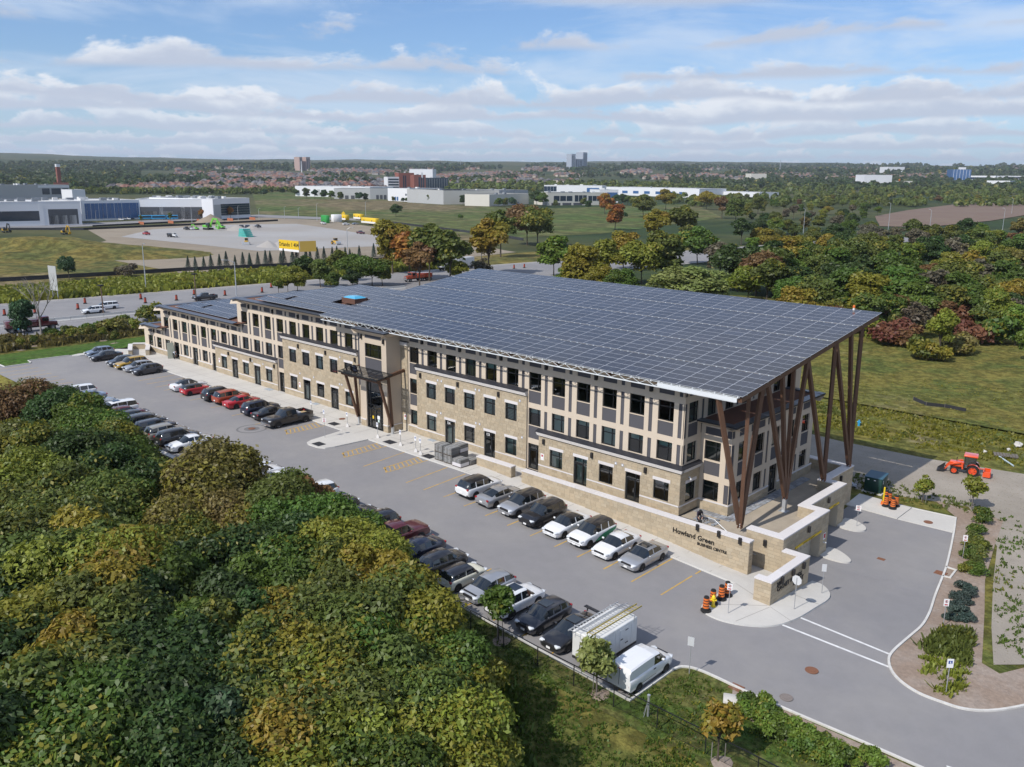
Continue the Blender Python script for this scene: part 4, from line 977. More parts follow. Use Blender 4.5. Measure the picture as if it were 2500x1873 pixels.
def run_wall(name, label, path, thick, z_top, zb, seed, cat='wall', openings=()):
    "wall along axis-parallel path; outer side is on the right of travel"
    L0 = path[0]; t = empty(name, (path[0][0], path[0][1], zb(path[0][0], path[0][1])), 0, label, cat); O = np.array(t.location)
    core = MB(); blocks = []; cp = []
    P_ = [np.array(p, float) for p in path]; n = len(P_)
    D = [(P_[i+1]-P_[i])/np.linalg.norm(P_[i+1]-P_[i]) for i in range(n-1)]
    inner = []
    for i in range(n):
        if i == 0: nn = np.array([-D[0][1], D[0][0]]); q = P_[0]+nn*thick
        elif i == n-1: nn = np.array([-D[-1][1], D[-1][0]]); q = P_[-1]+nn*thick
        else:
            n0 = np.array([-D[i-1][1], D[i-1][0]]); n1 = np.array([-D[i][1], D[i][0]]); q = P_[i]+(n0+n1)*thick
        inner.append(q)
    for i in range(n-1):
        a, b = P_[i], P_[i+1]; L = np.linalg.norm(b-a); F = Face((a[0], a[1], 0), (D[i][0], D[i][1], 0), (D[i][1], -D[i][0], 0))
        hs = [h[1:] for h in openings if h[0] == i]; zbf = lambda u, a=a, d=D[i]: zb(*(a+d*u))
        m_ = MB(); z0 = min(zbf(0), zbf(L))-.5
        wall(m_, F, 0, L, z0, z_top, [(*h, .9) for h in hs]); core.mesh([np.array(v)-O for v in m_.v], m_.f)
        blocks += stones(F, 0, L, z0+.3, z_top-.06, hs, seed=seed+i, zbot=zbf)
        a2, b2 = inner[i], inner[i+1]; L2 = np.linalg.norm(b2-a2); F2 = Face((b2[0], b2[1], 0), (-D[i][0], -D[i][1], 0), (-D[i][1], D[i][0], 0))
        m_ = MB(); wall(m_, F2, 0, L2, z0, z_top); core.mesh([np.array(v)-O for v in m_.v], m_.f)
        blocks += stones(F2, 0, L2, max(z0+.3, -1.9), z_top-.06, [], seed=seed+i+50, zbot=lambda u, a=b2, d=-D[i]: max(zb(*(a+d*u)), -1.9) )
    for i, j, d in ((0, 0, -1), (n-1, n-2, 1)):
        a, b = (inner[i], P_[i]) if d < 0 else (P_[i], inner[i]); u = (b-a)/np.linalg.norm(b-a); F = Face((a[0], a[1], 0), (u[0], u[1], 0), (u[1], -u[0], 0)); z0 = zb(*a)-.5
        m_ = MB(); wall(m_, F, 0, thick, z0, z_top); core.mesh([np.array(v)-O for v in m_.v], m_.f); blocks += stones(F, 0, thick, z0+.3, z_top-.06, [], seed=seed+90+i, zbot=lambda u: z0+.5)
    core.build('wall_core', MORT, t)
    lay(blocks, t)
    e = .045                                                  # coping slabs
    for i in range(n-1):
        o0 = P_[i]+np.array([D[i][1], -D[i][0]])*e; L = np.linalg.norm(P_[i+1]-P_[i]); k = max(1, round(L/2.1))
        A0 = P_[i] if i == 0 else P_[i]; 
        for s in range(k):
            f0, f1 = s/k, (s+1)/k; nn = np.array([D[i][1], -D[i][0]])
            def ed(f, first, last):
                po = P_[i]+(P_[i+1]-P_[i])*f; pi = inner[i]+(inner[i+1]-inner[i])*f
                return po+nn*e, pi-nn*e
            q0, r0 = ed(f0, 0, 0); q1, r1 = ed(f1, 0, 0)
            if s == 0 and i == 0: q0 = q0-D[i]*e; r0 = r0-D[i]*e
            if s == k-1 and i == n-2: q1 = q1+D[i]*e; r1 = r1+D[i]*e
            if s == 0 and i > 0: q0 = q0+(-D[i])*e*np.sign(np.cross(D[i-1], D[i])); r0 = r0+D[i]*e*np.sign(np.cross(D[i-1], D[i]))
            if s == k-1 and i < n-2: q1 = q1+D[i]*e*np.sign(np.cross(D[i], D[i+1])); r1 = r1-D[i]*e*np.sign(np.cross(D[i], D[i+1]))
            g_ = .004
            pts = [q0+D[i]*g_, q1-D[i]*g_, r1-D[i]*g_, r0+D[i]*g_]
            m_ = MB(); m_.prism([tuple(p_-O[:2]) for p_ in pts], z_top-.05-O[2], z_top+.06-O[2], bottom=True); m_.build('coping_slab', COPE, t)
    return t, O
gz = lambda x, y: G(x, y)+.15
ZC = .90
run_wall('retaining_wall', 'low pale stone wall with white coping between door 123 and the corner steps', [(-19.3, -2.75), (-14.55, -2.75)], .62, ZC, gz, 201)
FW_, FWO = run_wall('retaining_wall', 'long pale stone wall with white coping carrying the black business centre letters', [(-13.15, -2.75), (10.85, -2.75)], .62, ZC, gz, 211)
gw = lambda x, y: LOW if y > 1 and x > 8.5 else G(x, y)+.1
WW_, WWO = run_wall('retaining_wall', 'zigzag stone garage wall with white coping below the end terrace', [(9.3, -.31), (12.45, -.31), (12.45, 8.15), (10.75, 8.15), (10.75, 15.7), (9.1, 15.7), (9.1, 21.4), (3.0, 21.4)], .75, ZC, gw, 231, openings=((1, 2.2, 7.0, -2.95, -.62), (3, 4.1, 6.1, -2.95, -.62)))
AW_, AWO = run_wall('address_wall', 'stone wall with white coping lettered with the street address beside the stop sign', [(13.2, -6.2), (14.5, -6.2), (14.5, .08), (12.55, .08)], .62, 0.0, gz, 261)
# letters
f = Face((0, -2.79, 0), (1, 0, 0), (0, -1, 0))
def on_front(u, v): 
    d = ray(u, v); return CAM+d*((-2.79-CAM[1])/d[1])
a, b = on_front(1644, 1305), on_front(1740, 1320)
x_of = lambda u, v: on_front(u, v)
p0, p1 = on_front(1645, 1297), on_front(1741, 1322)
cx = (p0[0]+p1[0])/2
text('wall_lettering', 'Howland Green', .60, BLK, FW_, np.array([cx, -2.80, (p0[2]+p1[2])/2])-FWO, flat_on(f), .02)
p0, p1 = on_front(1706, 1329), on_front(1770, 1348)
text('wall_lettering', 'BUSINESS CENTRE', .33, BLK, FW_, np.array([(p0[0]+p1[0])/2, -2.80, (p0[2]+p1[2])/2])-FWO, flat_on(f), .02)
f2 = Face((14.54, 0, 0), (0, 1, 0), (1, 0, 0))
def on_side(u, v): d = ray(u, v); return CAM+d*((14.54-CAM[0])/d[0])
for s, (u, v), sz in (('200', (1909, 1423), .50), ('CACHET WOODS', (1926, 1428), .50), ('COURT', (1945, 1428), .50)):
    pass
q = [on_side(1902, 1432), on_side(1928, 1424), on_side(1944, 1432)]
text('wall_lettering', '200', .52, BLK, AW_, np.array([14.55, q[0][1]+.0, -.48])-AWO, flat_on(f2), .02)
text('wall_lettering', 'CACHET WOODS', .50, BLK, AW_, np.array([14.55, on_side(1927, 1430)[1], -.90])-AWO, flat_on(f2), .02)
text('wall_lettering', 'COURT', .50, BLK, AW_, np.array([14.55, on_side(1948, 1425)[1], -1.34])-AWO, flat_on(f2), .02)
LAMP2 = LAMP
for u, v in ((1704, 1287), (1756, 1303), (1808, 1320)):
    p = on_front(u, v); put('wall_lamp', LAMP2, FW_, np.array([p[0], -2.77, p[2]])-FWO, 0)
put('wall_lamp', LAMP2, WW_, np.array([11.0, -.34, .2])-WWO, 0)
for y, z, x in ((4.1, .45, 12.47), (11.8, .4, 10.77), (18.3, .4, 9.12)): put('wall_lamp', LAMP2, WW_, np.array([x, y, z])-WWO, math.pi/2)
for u, v in ((1908, 1415), (1935, 1397), (1961, 1380)): p = on_side(u, v); put('wall_lamp', LAMP2, AW_, np.array([14.52, p[1], p[2]])-AWO, math.pi/2)
# garage doors with yellow clearance bars
for x, y0, y1, la, n in ((12.45, 1.9, 6.7, 'wide', 1), (10.75, 12.25, 14.25, 'narrow', 2)):
    t = empty('garage_door', (x-.85, (y0+y1)/2, -2.95), math.pi/2, '%s grey garage door under a yellow clearance bar in the zigzag wall' % la, 'garage door')
    w_ = y1-y0
    for i in range(4): m = MB(); m.box(-w_/2, -.03, i*.58+.01, w_/2, .03, (i+1)*.58-.01); m.build('door_section', DOORG, t)
    m = MB(); m.box(-w_/2, -.95, 2.34, w_/2 if n == 1 else w_/2, -.87, 2.50); o = m.build('clearance_bar', SIGNY, t)
    text('clearance_text', 'CLEARANCE 2.1 m  MAXIMUM HEIGHT' if n == 1 else 'CLEARANCE', .13, BLK, t, (0, -.955, 2.42), (math.pi/2, 0, 0), .002)
m = MB(); slab(m, Face((12.47, 0, 0), (0, 1, 0), (1, 0, 0)), 7.3, 7.75, -1.5, -.95, 0, .03); m.build('notice_plate', SIGNW, WW_, -WWO)
m = MB(); slab(m, Face((12.5, 0, 0), (0, 1, 0), (1, 0, 0)), 7.36, 7.69, -1.4, -1.0, 0, .003); m.build('notice_print', SIGNR, WW_, -WWO)
m = MB(); m.cyl((12.5, 7.4, -1.75), (12.75, 7.35, -1.7), .06, n=8); m.build('security_camera', SIGNW, WW_, -WWO)
# stairs behind the long wall, with a handrail
t = empty('outdoor_stair', (10.2, -1.2, G(10.2, -1.2)+.15), 0, 'grey concrete stair with a pale handrail behind the lettered wall', 'stairs'); O = np.array(t.location); n = 10; z0 = O[2]
for i in range(n):
    x1 = 9.6-i*.32; m = MB(); m.box(x1-.32-O[0], -2.1-O[1], -.3, x1-O[0], -.35-O[1], (i+1)*(-.1-z0)/n); m.build('step', CONC, t)
m = MB(); zz = lambda x: z0+(9.6-x)/(.32*n)*(-.1-z0)+.95
pts = [(10.3, -.42, z0+.9), (9.6, -.42, zz(9.6)), (6.4, -.42, zz(6.4)), (5.8, -.42, zz(6.4))]
for a, b in zip(pts, pts[1:]): m.cyl(np.array(a)-O, np.array(b)-O, .03, n=6)
m.build('handrail', GALV, t)
t = empty('corner_handrail', (-14.4, -2.2, G(-14.4, -2.2)+.15), 0, 'short grey handrail at the end of the low stone wall', 'handrail'); m = MB(); m.cyl((0, 0, 0), (0, 0, .85), .025, n=6); m.cyl((.7, .6, 0), (.7, .6, .85), .025, n=6); m.cyl((0, 0, .85), (.7, .6, .85), .025, n=6); m.build('rail', GALV, t)
# grey paver strip round the end bay
t = empty('paver_strip', (5.7, 3.0, -.1), 0, 'strip of small grey pavers round the foot of the end bay', 'paving'); O = np.array(t.location)
pv = MB(); pv.box(-.14, -.14, 0, .14, .14, .05); pm = pv.data('paver', [PAVER]); cells = []
for i in range(12):
    for j in range(3): cells.append((2.95+.3*i, 2.85-.3*j))
for i in range(50):
    for j in range(3): cells.append((5.9+.3*j, 3.1+.3*i-.6))
for x, y in cells[:200]: put('paver', pm, t, np.array([x, y, -.11])-O)
m = MB(); [m.box(x-.14-O[0], y-.14-O[1], -.01, x+.14-O[0], y+.14-O[1], .04, 0, random.random()) for x, y in cells[200:]]
if m.f: m.build('paver', PAVER, t)['kind'] = 'stuff'
for i in range(30): 
    o = put('paver', pm, t, np.array([3.9+random.random()*2.0, .4+random.random()*1.3, -.1+.002*i])-O, random.random())
# ------------------------------------------------------------------ trees
def leaf_mat(name, trans=.35):
    "leaf colour from the object colour; its alpha says how many leaf clusters have turned yellow"
    m = bpy.data.materials.new(name); m.use_nodes = True; t = NT(m.node_tree); t.n.clear()
    out = t.new('ShaderNodeOutputMaterial'); oi = t.new('ShaderNodeObjectInfo')
    tint = t.new('ShaderNodeAttribute', attribute_name='tint').outputs['Fac']; lobe = t.new('ShaderNodeAttribute', attribute_name='lobe').outputs['Fac']
    lo = t.math('FRACT', t.math('ADD', lobe, oi.outputs['Random']))
    k = t.math('ADD', .78, t.math('ADD', t.math('MULTIPLY', tint, .72), t.math('MULTIPLY', lo, .34)))
    col = t.mix(1.0, oi.outputs['Color'], t.comb(k, k, k), 'MULTIPLY')
    hs = t.new('ShaderNodeHueSaturation'); t.put(hs.inputs['Color'], col); t.put(hs.inputs['Hue'], t.math('ADD', .485, t.math('MULTIPLY', lo, .03)))
    acc = t.mix(tint, (0.17, 0.165, 0.022), (0.27, 0.235, 0.032))
    f = t.math('MULTIPLY', t.ramp(t.math('ADD', t.math('MULTIPLY', lo, .7), t.math('MULTIPLY', tint, .3)), t.math('SUBTRACT', 1.0, oi.outputs['Alpha']), t.math('SUBTRACT', 1.12, oi.outputs['Alpha'])), .85)
    col = t.mix(f, hs.outputs[0], acc)
    d = t.new('ShaderNodeBsdfDiffuse'); tr = t.new('ShaderNodeBsdfTranslucent'); mx = t.new('ShaderNodeMixShader'); mx.inputs[0].default_value = trans
    t.put(d.inputs[0], col); t.put(tr.inputs[0], col); t.l.new(d.outputs[0], mx.inputs[1]); t.l.new(tr.outputs[0], mx.inputs[2])
    gl = t.new('ShaderNodeBsdfGlossy'); gl.inputs['Roughness'].default_value = .5; m2 = t.new('ShaderNodeMixShader'); m2.inputs[0].default_value = .025
    t.l.new(mx.outputs[0], m2.inputs[1]); t.l.new(gl.outputs[0], m2.inputs[2]); t.l.new(m2.outputs[0], out.inputs[0])
    return m
LEAF_M = leaf_mat('leaf'); NEEDLE_M = leaf_mat('needle', .1)
BARK = mat('bark', (0.095, 0.075, 0.058), .9, (6, .3), obj=True); BARKG = mat('bark_grey', (0.26, 0.235, 0.21), .9, (6, .2), obj=True)
def leaf_cloud(rng, C, R, n, size, shell=.35, squash=.85, up=.35, lobes=None):
    "n leaf quads spread over the shells of lobes with centres C and radii R"
    C = np.array(C); R = np.array(R); w = R**2; L = rng.choice(len(R), n, p=w/w.sum())
    d = rng.normal(size=(n, 3)); d /= np.linalg.norm(d, axis=1)[:, None]
    low = d[:, 2] < -.35; d[low, 2] *= -.6; d /= np.linalg.norm(d, axis=1)[:, None]
    rr = R[L]*(1-shell*rng.random(n)**1.6)*(1+.10*rng.normal(size=n)); p = C[L]+d*rr[:, None]*np.array([1, 1, squash])
    nrm = d*.7+rng.normal(size=(n, 3))*.55+np.array([0, 0, up]); nrm /= np.linalg.norm(nrm, axis=1)[:, None]
    a = np.cross(nrm, rng.normal(size=(n, 3))); a /= np.linalg.norm(a, axis=1)[:, None]; b = np.cross(nrm, a)
    s = size*(.6+.8*rng.random(n))[:, None]; a = a*s*.62; b = b*s
    v = np.stack([p-b, p+a*.9-b*.1, p+b, p-a*.9+b*.1], 1).reshape(-1, 3)
    tint = rng.random(n); lt = rng.random(len(R)); lo = (lt[L]*.75+.25*rng.random(n))
    return v, tint, lo
def cloud_mesh(name, v, tint, lo, m):
    n = len(tint); me = bpy.data.meshes.new(name); me.vertices.add(4*n); me.vertices.foreach_set('co', v.astype(np.float32).ravel())
    me.loops.add(4*n); me.loops.foreach_set('vertex_index', np.arange(4*n, dtype=np.int32)); me.polygons.add(n)
    me.polygons.foreach_set('loop_start', np.arange(0, 4*n, 4, dtype=np.int32)); me.polygons.foreach_set('loop_total', np.full(n, 4, dtype=np.int32))
    for k, a in (('tint', tint), ('lobe', lo)): me.attributes.new(k, 'FLOAT', 'FACE').data.foreach_set('value', a.astype(np.float32))
    me.materials.append(m); me.update(); me.validate(); return me
def broad(seed, n, size, H=1.0, R=.45, clear=.15, k=14, top=.5, spread=1.0):
    "unit tree: height 1; returns lobes"
    rng = np.random.default_rng(seed); C = []; RR = []
    mid = clear+(1-clear)*.50; hz = (1-clear)*.5
    for i in range(k):
        d = rng.normal(size=3); d /= np.linalg.norm(d); q = rng.random()**.4
        c = np.array([d[0]*R*.72*q*spread, d[1]*R*.72*q*spread, mid+d[2]*hz*.70*q]); f = 1-.35*max(0, (c[2]-mid)/hz)
        C.append(c); RR.append(R*(.30+.24*rng.random())*f)
    C.append(np.array([0, 0, mid])); RR.append(R*.6)
    C = np.array(C); RR = np.array(RR); z1 = (C[:, 2]+RR*.8).max(); C[:, 2] *= 1/z1; RR *= 1/z1
    return C, RR, rng
def tree_meshes(name, seed, n, size, R=.45, clear=.15, k=14, bark=BARK, m=LEAF_M, limbs=8, shell=.35, **kw):
    C, RR, rng = broad(seed, n, size, R=R, clear=clear, k=k, **kw)
    v, ti, lo = leaf_cloud(rng, C, RR, n, size, shell)
    crown = cloud_mesh('crown', v, ti, lo, m); b = MB(); h = min(.85, clear+.5)
    pts = [np.array([0, 0, -.04]), np.array([.012*rng.normal(), .012*rng.normal(), h*.4]), np.array([.03*rng.normal(), .03*rng.normal(), h])]
    for i, (a, c) in enumerate(zip(pts, pts[1:])): b.cyl(a, c, .020*(1-.4*i), .020*(1-.4*(i+1)), 6, caps=False)
    for i in sorted(range(len(C)-1), key=lambda i: -RR[i])[:limbs]:
        a = pts[1]+(pts[2]-pts[1])*rng.random()*.7; mid = (a+C[i])/2+np.array([0, 0, .03]); b.cyl(a, mid, .010, .007, 5, caps=False); b.cyl(mid, C[i]+(C[i]-a)*.25, .007, .002, 4, caps=False)
    return crown, b.data('trunk', [bark])
NEAR = [tree_meshes('near', s, int(n*2.3), .0215, R=r, clear=c, k=k) for s, n, r, c, k in ((1, 11000, .50, .06, 18), (2, 11000, .46, .05, 20), (3, 10000, .55, .08, 16), (4, 12000, .42, .05, 22), (5, 10000, .52, .05, 15), (6, 9000, .48, .04, 24))]
MIDT = [tree_meshes('mid', s, int(n*1.5), .033, R=r, clear=c, k=k) for s, n, r, c, k in ((11, 5200, .40, .12, 14), (12, 5200, .36, .12, 18), (13, 5600, .44, .10, 13), (14, 5000, .33, .10, 16), (15, 4200, .30, .16, 18), (16, 5200, .42, .08, 20))]
FART = [tree_meshes('far', s, 900, .085, R=r, clear=.08, k=9, limbs=3) for s, r in ((21, .45), (22, .40), (23, .52), (24, .36))]
AIRY = [tree_meshes('airy', s, 2400, .045, R=.30, clear=.22, k=22, limbs=18, shell=.8) for s in (31, 32)]
SHRUB = [tree_meshes('shrub', s, n, .085, R=.75, clear=.0, k=10, limbs=4, spread=1.2) for s, n in ((41, 1500), (42, 1500), (43, 1300))]
COLS = dict(olive=((.092, .118, .026), .30, 'olive green'), dark=((.040, .068, .018), .12, 'dark green'), green=((.072, .118, .020), .20, 'mid green'), fresh=((.105, .160, .024), .25, 'fresh green'), lime=((.165, .190, .028), .40, 'yellowish green'),
            gold=((.225, .175, .026), .5, 'golden yellow'), tan=((.150, .130, .038), .3, 'brownish gold'), orange=((.27, .115, .026), .25, 'orange'), red=((.125, .050, .030), .05, 'dark red'), rust=((.150, .085, .036), .1, 'rusty brown'),
            willow=((.175, .205, .060), .1, 'pale willow green'), grey=((.125, .110, .072), .1, 'thin greyish brown'), spruce=((.050, .075, .062), 0, 'blue green'), teal=((.045, .085, .035), .05, 'deep green'), far=((.060, .080, .032), .15, 'dull green'))
ORD = 'first second third fourth fifth sixth seventh eighth ninth tenth eleventh twelfth thirteenth fourteenth fifteenth sixteenth seventeenth eighteenth nineteenth twentieth'.split()
TENS = {2: 'twenty', 3: 'thirty', 4: 'forty', 5: 'fifty', 6: 'sixty', 7: 'seventy', 8: 'eighty', 9: 'ninety'}
def ordw(i): return ORD[i] if i < 20 else TENS[(i+1)//10]+'-'+ORD[(i+1) % 10-1] if (i+1) % 10 else TENS[(i+1)//10][:-1]+'ieth'
rt = random.Random(17)
def tree(x, y, h, proto, col, label=None, cat='tree', group=None, name='tree', wide=1.0, z=None):
    t = empty(name, (x, y, (G(x, y) if z is None else z)-.05), rt.random()*6.283, label, cat, group)
    s = h*(.97+.06*rt.random()); c = put('crown', proto[0], t); c.scale = (s*wide, s*wide, s); k = put('trunk', proto[1], t); k.scale = (s, s, s)
    (r, g, b), a, _ = COLS[col]; j = lambda: .85+.3*rt.random(); q = j(); c.color = (r*q*j()**.5, g*q*j()**.3, b*q, a*(.5+rt.random()))
    return t
def top_at(u, v, h):
    "the spot whose tree of height h has its top at pixel u, v"
    p = at(u, v, h-2)
    for _ in range(8): p = at(u, v, G(p[0], p[1])+h)
    return p
# ---- the wood below the camera: (top u, top v, height, colour)
wood = []
D_ = 2500/2212
base = '''20 826 8 rust|70 820 7.5 olive|110 838 7.5 dark|160 850 7.5 green|205 880 7 green|250 905 7 olive|272 935 6.5 green|30 905 8 olive|100 912 8 olive|165 932 8 dark|232 968 7.5 dark|288 978 6.5 olive|40 985 8 lime|130 1010 8 olive|200 1030 8 olive|268 1040 7 green|20 1060 8 olive|92 1095 8 olive|165 1090 8 gold|236 1110 7.5 olive|320 1085 5 green|345 1120 5 dark|462 966 8.5 tan|410 1050 7 tan|520 1060 6.5 tan|380 1120 6 olive|300 1150 7 dark|440 1150 7 dark|505 1150 6.5 dark|596 1028 7 olive|655 1018 6.5 rust|650 1075 6.5 green|745 1090 6.5 green|705 1120 7 lime|790 1120 6.5 lime|580 1120 7 dark|640 1165 7 green|720 1180 7 olive|800 1185 7 gold|850 1205 7.5 gold|880 1275 7 lime|800 1260 7.5 olive|560 1190 7 green|480 1220 7 dark|400 1190 7 green|250 1180 8 gold|180 1160 8 lime|90 1170 8 dark|30 1160 8 olive|330 1225 7.5 dark|150 1245 8 olive|60 1265 8 lime|240 1280 8 olive|20 1330 8 dark|420 1290 7.5 green|505 1300 7.5 olive|580 1270 7.5 dark|660 1250 7.5 olive|735 1290 7.5 olive|690 1335 7.5 olive|800 1330 7.5 green|850 1360 7.5 olive|900 1340 6.5 green|945 1375 6 green|330 1320 7.5 dark|120 1345 8 gold|200 1375 8 olive|280 1395 8 dark|60 1410 8 olive|380 1390 7.5 dark|470 1385 7.5 dark|550 1360 7.5 olive|610 1310 7.5 gold|630 1400 7.5 lime|760 1410 7 olive|840 1430 7 olive|920 1430 6.5 lime|985 1405 6 lime|1000 1470 5.5 olive|150 1460 8 green|240 1470 8 dark|330 1470 7.5 dark|30 1490 8 dark|420 1480 7.5 dark|500 1470 7 teal|580 1460 7 olive|680 1470 7 gold|740 1500 7 lime|820 1510 6.5 olive|900 1510 6.5 lime|960 1520 6 lime|980 1570 5 lime|110 1550 7.5 fresh|200 1550 7.5 green|30 1580 7 fresh|300 1545 7 dark|390 1555 6.5 dark|470 1550 6.5 dark|560 1540 6.5 dark|640 1570 6.5 lime|860 1590 6 lime|780 1570 6.5 green|920 1600 5.5 lime|590 1630 6 lime|700 1630 6 lime|840 1650 5.5 olive|160 1620 6.5 green|60 1650 6.5 green'''
for s in base.split('|'):
    a = s.split(); u, v, h, c = float(a[0])*D_, float(a[1])*D_, float(a[2]), a[3]
    p = top_at(u, v, h); p[1] = min(p[1], -25.4); wood.append((u, v, p[0], p[1], h, c))
rows = {}
for w_ in wood: rows.setdefault(min(11, int((w_[1]-900)/85)), []).append(w_)
for r, L in rows.items():
    for i, (u, v, x, y, h, c) in enumerate(sorted(L)):
        tree(x, y, h, NEAR[rt.randrange(6)], c, '%s bushy tree of the car park wood, %s row, %s from left' % (COLS[c][2], ordw(max(0, r)), ordw(i)), 'tree', 'trees of the wood beside the car park', wide=1.0 if h > 5.5 else 1.15)
# ---- undergrowth and grass at the foot of the wood
rg = np.random.default_rng(77)
def tufts(name, poly, n, size, h, cols, label=None, zf=None, m=None, blades=5, alpha=.3, zoff=0.0):
    "low plants nobody could count: leaf tufts strewn over a polygon"
    P_ = np.array(poly); lo, hi = P_.min(0), P_.max(0); pts = []
    from mathutils.geometry import intersect_point_line
    def inside(x, y):
        c = False
        for (x0, y0), (x1, y1) in zip(poly, poly[1:]+poly[:1]):
            if (y0 > y) != (y1 > y) and x < (x1-x0)*(y-y0)/(y1-y0)+x0: c = not c
        return c
    while len(pts) < n:
        x, y = lo+(hi-lo)*rg.random(2)
        if inside(x, y):
            d = mnoise.noise(Vector((x*.25, y*.25, 3.1)))+.5*mnoise.noise(Vector((x*.9, y*.9, 1)))
            if d > -.25+.5*(rg.random()-.5): pts.append((x, y, (zf or G)(x, y)+zoff))
    pts = np.array(pts); k = blades; N = n*k; p = np.repeat(pts, k, 0)+rg.normal(size=(N, 3))*np.array([size*.8, size*.8, 0])
    hh = h*(.4+.9*np.repeat(rg.random(n), k))*(.6+.6*rg.random(N)); d = rg.normal(size=(N, 3)); d[:, 2] = 0; d /= np.linalg.norm(d, axis=1)[:, None]
    s = d*(size*(.35+.5*rg.random(N)))[:, None]; lean = rg.normal(size=(N, 3))*.35*hh[:, None]; lean[:, 2] = hh
    v = np.stack([p-s, p+s, p+s*.5+lean, p-s*.5+lean*1.02], 1).reshape(-1, 3)
    lo_ = np.repeat([mnoise.noise(Vector((a*.12, b*.12, 9.0)))*.5+.5 for a, b, _ in pts], k)
    me = cloud_mesh(name, v, rg.random(N), np.clip(lo_+rg.normal(size=N)*.08, 0, .99), m or LEAF_M); o = put(name, me); c, a, _ = COLS[cols]; o.color = (*c, alpha)
    o['kind'] = 'stuff'; return o
tufts('undergrowth', [(-8, -27), (2, -26), (9, -27), (16, -33), (24, -38), (26, -52), (10, -50), (2, -44), (-4, -35)], 5200, .22, .40, 'green', alpha=.35)
tufts('tall_weed', [(-30, -44), (-5, -34), (6, -43), (16, -52), (8, -60), (-25, -52)], 4500, .25, .55, 'olive', alpha=.45)
tufts('grass', [(0, -23.2), (13.5, -23.1), (15, -17.6), (28, -16.8), (44, -15.6), (60, -22), (44, -32), (25, -37), (14, -31), (6, -26.5)], 9000, .10, .14, 'green', alpha=.25)
tufts('meadow_grass', [(-25, 46), (10, 45), (40, 48), (70, 36), (85, 60), (70, 85), (-10, 85), (-30, 60)], 9000, .26, .26, 'olive', alpha=.5)
# ------------------------------------------------------------------ vehicles
CGLASS = mat('car_glass', (0.012, 0.016, 0.019), .06, spec=.9, coat=.5)
TYRE = mat('tyre', (0.018, 0.018, 0.019), .85, (20, .2), obj=True); RIM = mat('alloy', (0.50, 0.51, 0.53), .35, metal=.7); RIMD = mat('alloy_dark', (.06, .06, .065), .4, metal=.6)
LIGHTW = mat('headlight', (0.72, 0.75, 0.78), .12, coat=1.0); LIGHTR = mat('taillight', (0.33, 0.012, 0.015), .2, coat=.8); BLACKP = mat('black_plastic', (0.022, 0.022, 0.024), .6); CHROME = mat('chrome', (.62, .64, .66), .22, metal=.9)
def paint(name, c, metal=.0, rough=.28): return mat('paint_'+name, c, rough, metal=metal, coat=1.0, spec=.5, big=(1.3, .25, tuple(x*.9+.02 for x in c)), obj=True)
PAINTS = dict(white=paint('white', (.78, .79, .80)), silver=paint('silver', (.46, .47, .49), .55, .33), grey=paint('grey', (.17, .18, .20), .4), black=paint('black', (.012, .012, .015)), navy=paint('navy', (.012, .018, .042), .2), red=paint('red', (.50, .018, .030)), crimson=paint('crimson', (.42, .012, .02)),
              maroon=paint('maroon', (.11, .014, .020), .2), orange=paint('orange', (.44, .075, .028), .3), mustard=paint('mustard', (.42, .26, .03)), beige=paint('beige', (.40, .37, .31), .5, .35), cream=paint('cream', (.78, .76, .62)), blue=paint('blue', (.27, .33, .42), .5), slate=paint('slate', (.055, .065, .085), .4), dark=paint('dark', (.035, .037, .048), .3), green=paint('green', (.16, .55, .05)), yellow=paint('yellow', (.62, .36, .02)), kubota=paint('orange_red', (.80, .085, .015)), teal=paint('teal', (.02, .42, .36)), skyblue=paint('skyblue', (.03, .33, .62)))
def wheel_meshes(r, w=.21, spokes=5):
    m = MB(); m.lathe([(r*.66, -w/2), (r*.93, -w/2), (r, -w*.3), (r, w*.3), (r*.93, w/2), (r*.66, w/2), (r*.66, -w/2)], n=20)
    ty = m.data('tyre', [TYRE], True)
    m = MB(); m.lathe([(.001, .02), (r*.64, .02)], n=16, mi=1); m.lathe([(r*.68, w*.42), (r*.60, w*.45), (r*.58, .03)], n=20)
    for i in range(spokes):
        a = 2*math.pi*i/spokes; d = np.array([math.cos(a), math.sin(a), 0]); q = np.array([-d[1], d[0], 0])*r*.085
        p0, p1 = d*r*.08, d*r*.62; z0, z1 = w*.40, w*.44
        m.face([(*(p0-q)[:2], z0), (*(p1-q*.8)[:2], z1), (*(p1+q*.8)[:2], z1), (*(p0+q)[:2], z0)])
    m.lathe([(.001, w*.46), (r*.13, w*.42)], n=10)
    R = Matrix.Rotation(math.pi/2, 4, 'X'); rm = m.data('rim', [RIM, BLACKP], False)
    for x in (ty, rm): x.transform(R)                         # axle along -y: outer face towards -y
    return ty, rm
WHEELS = {}
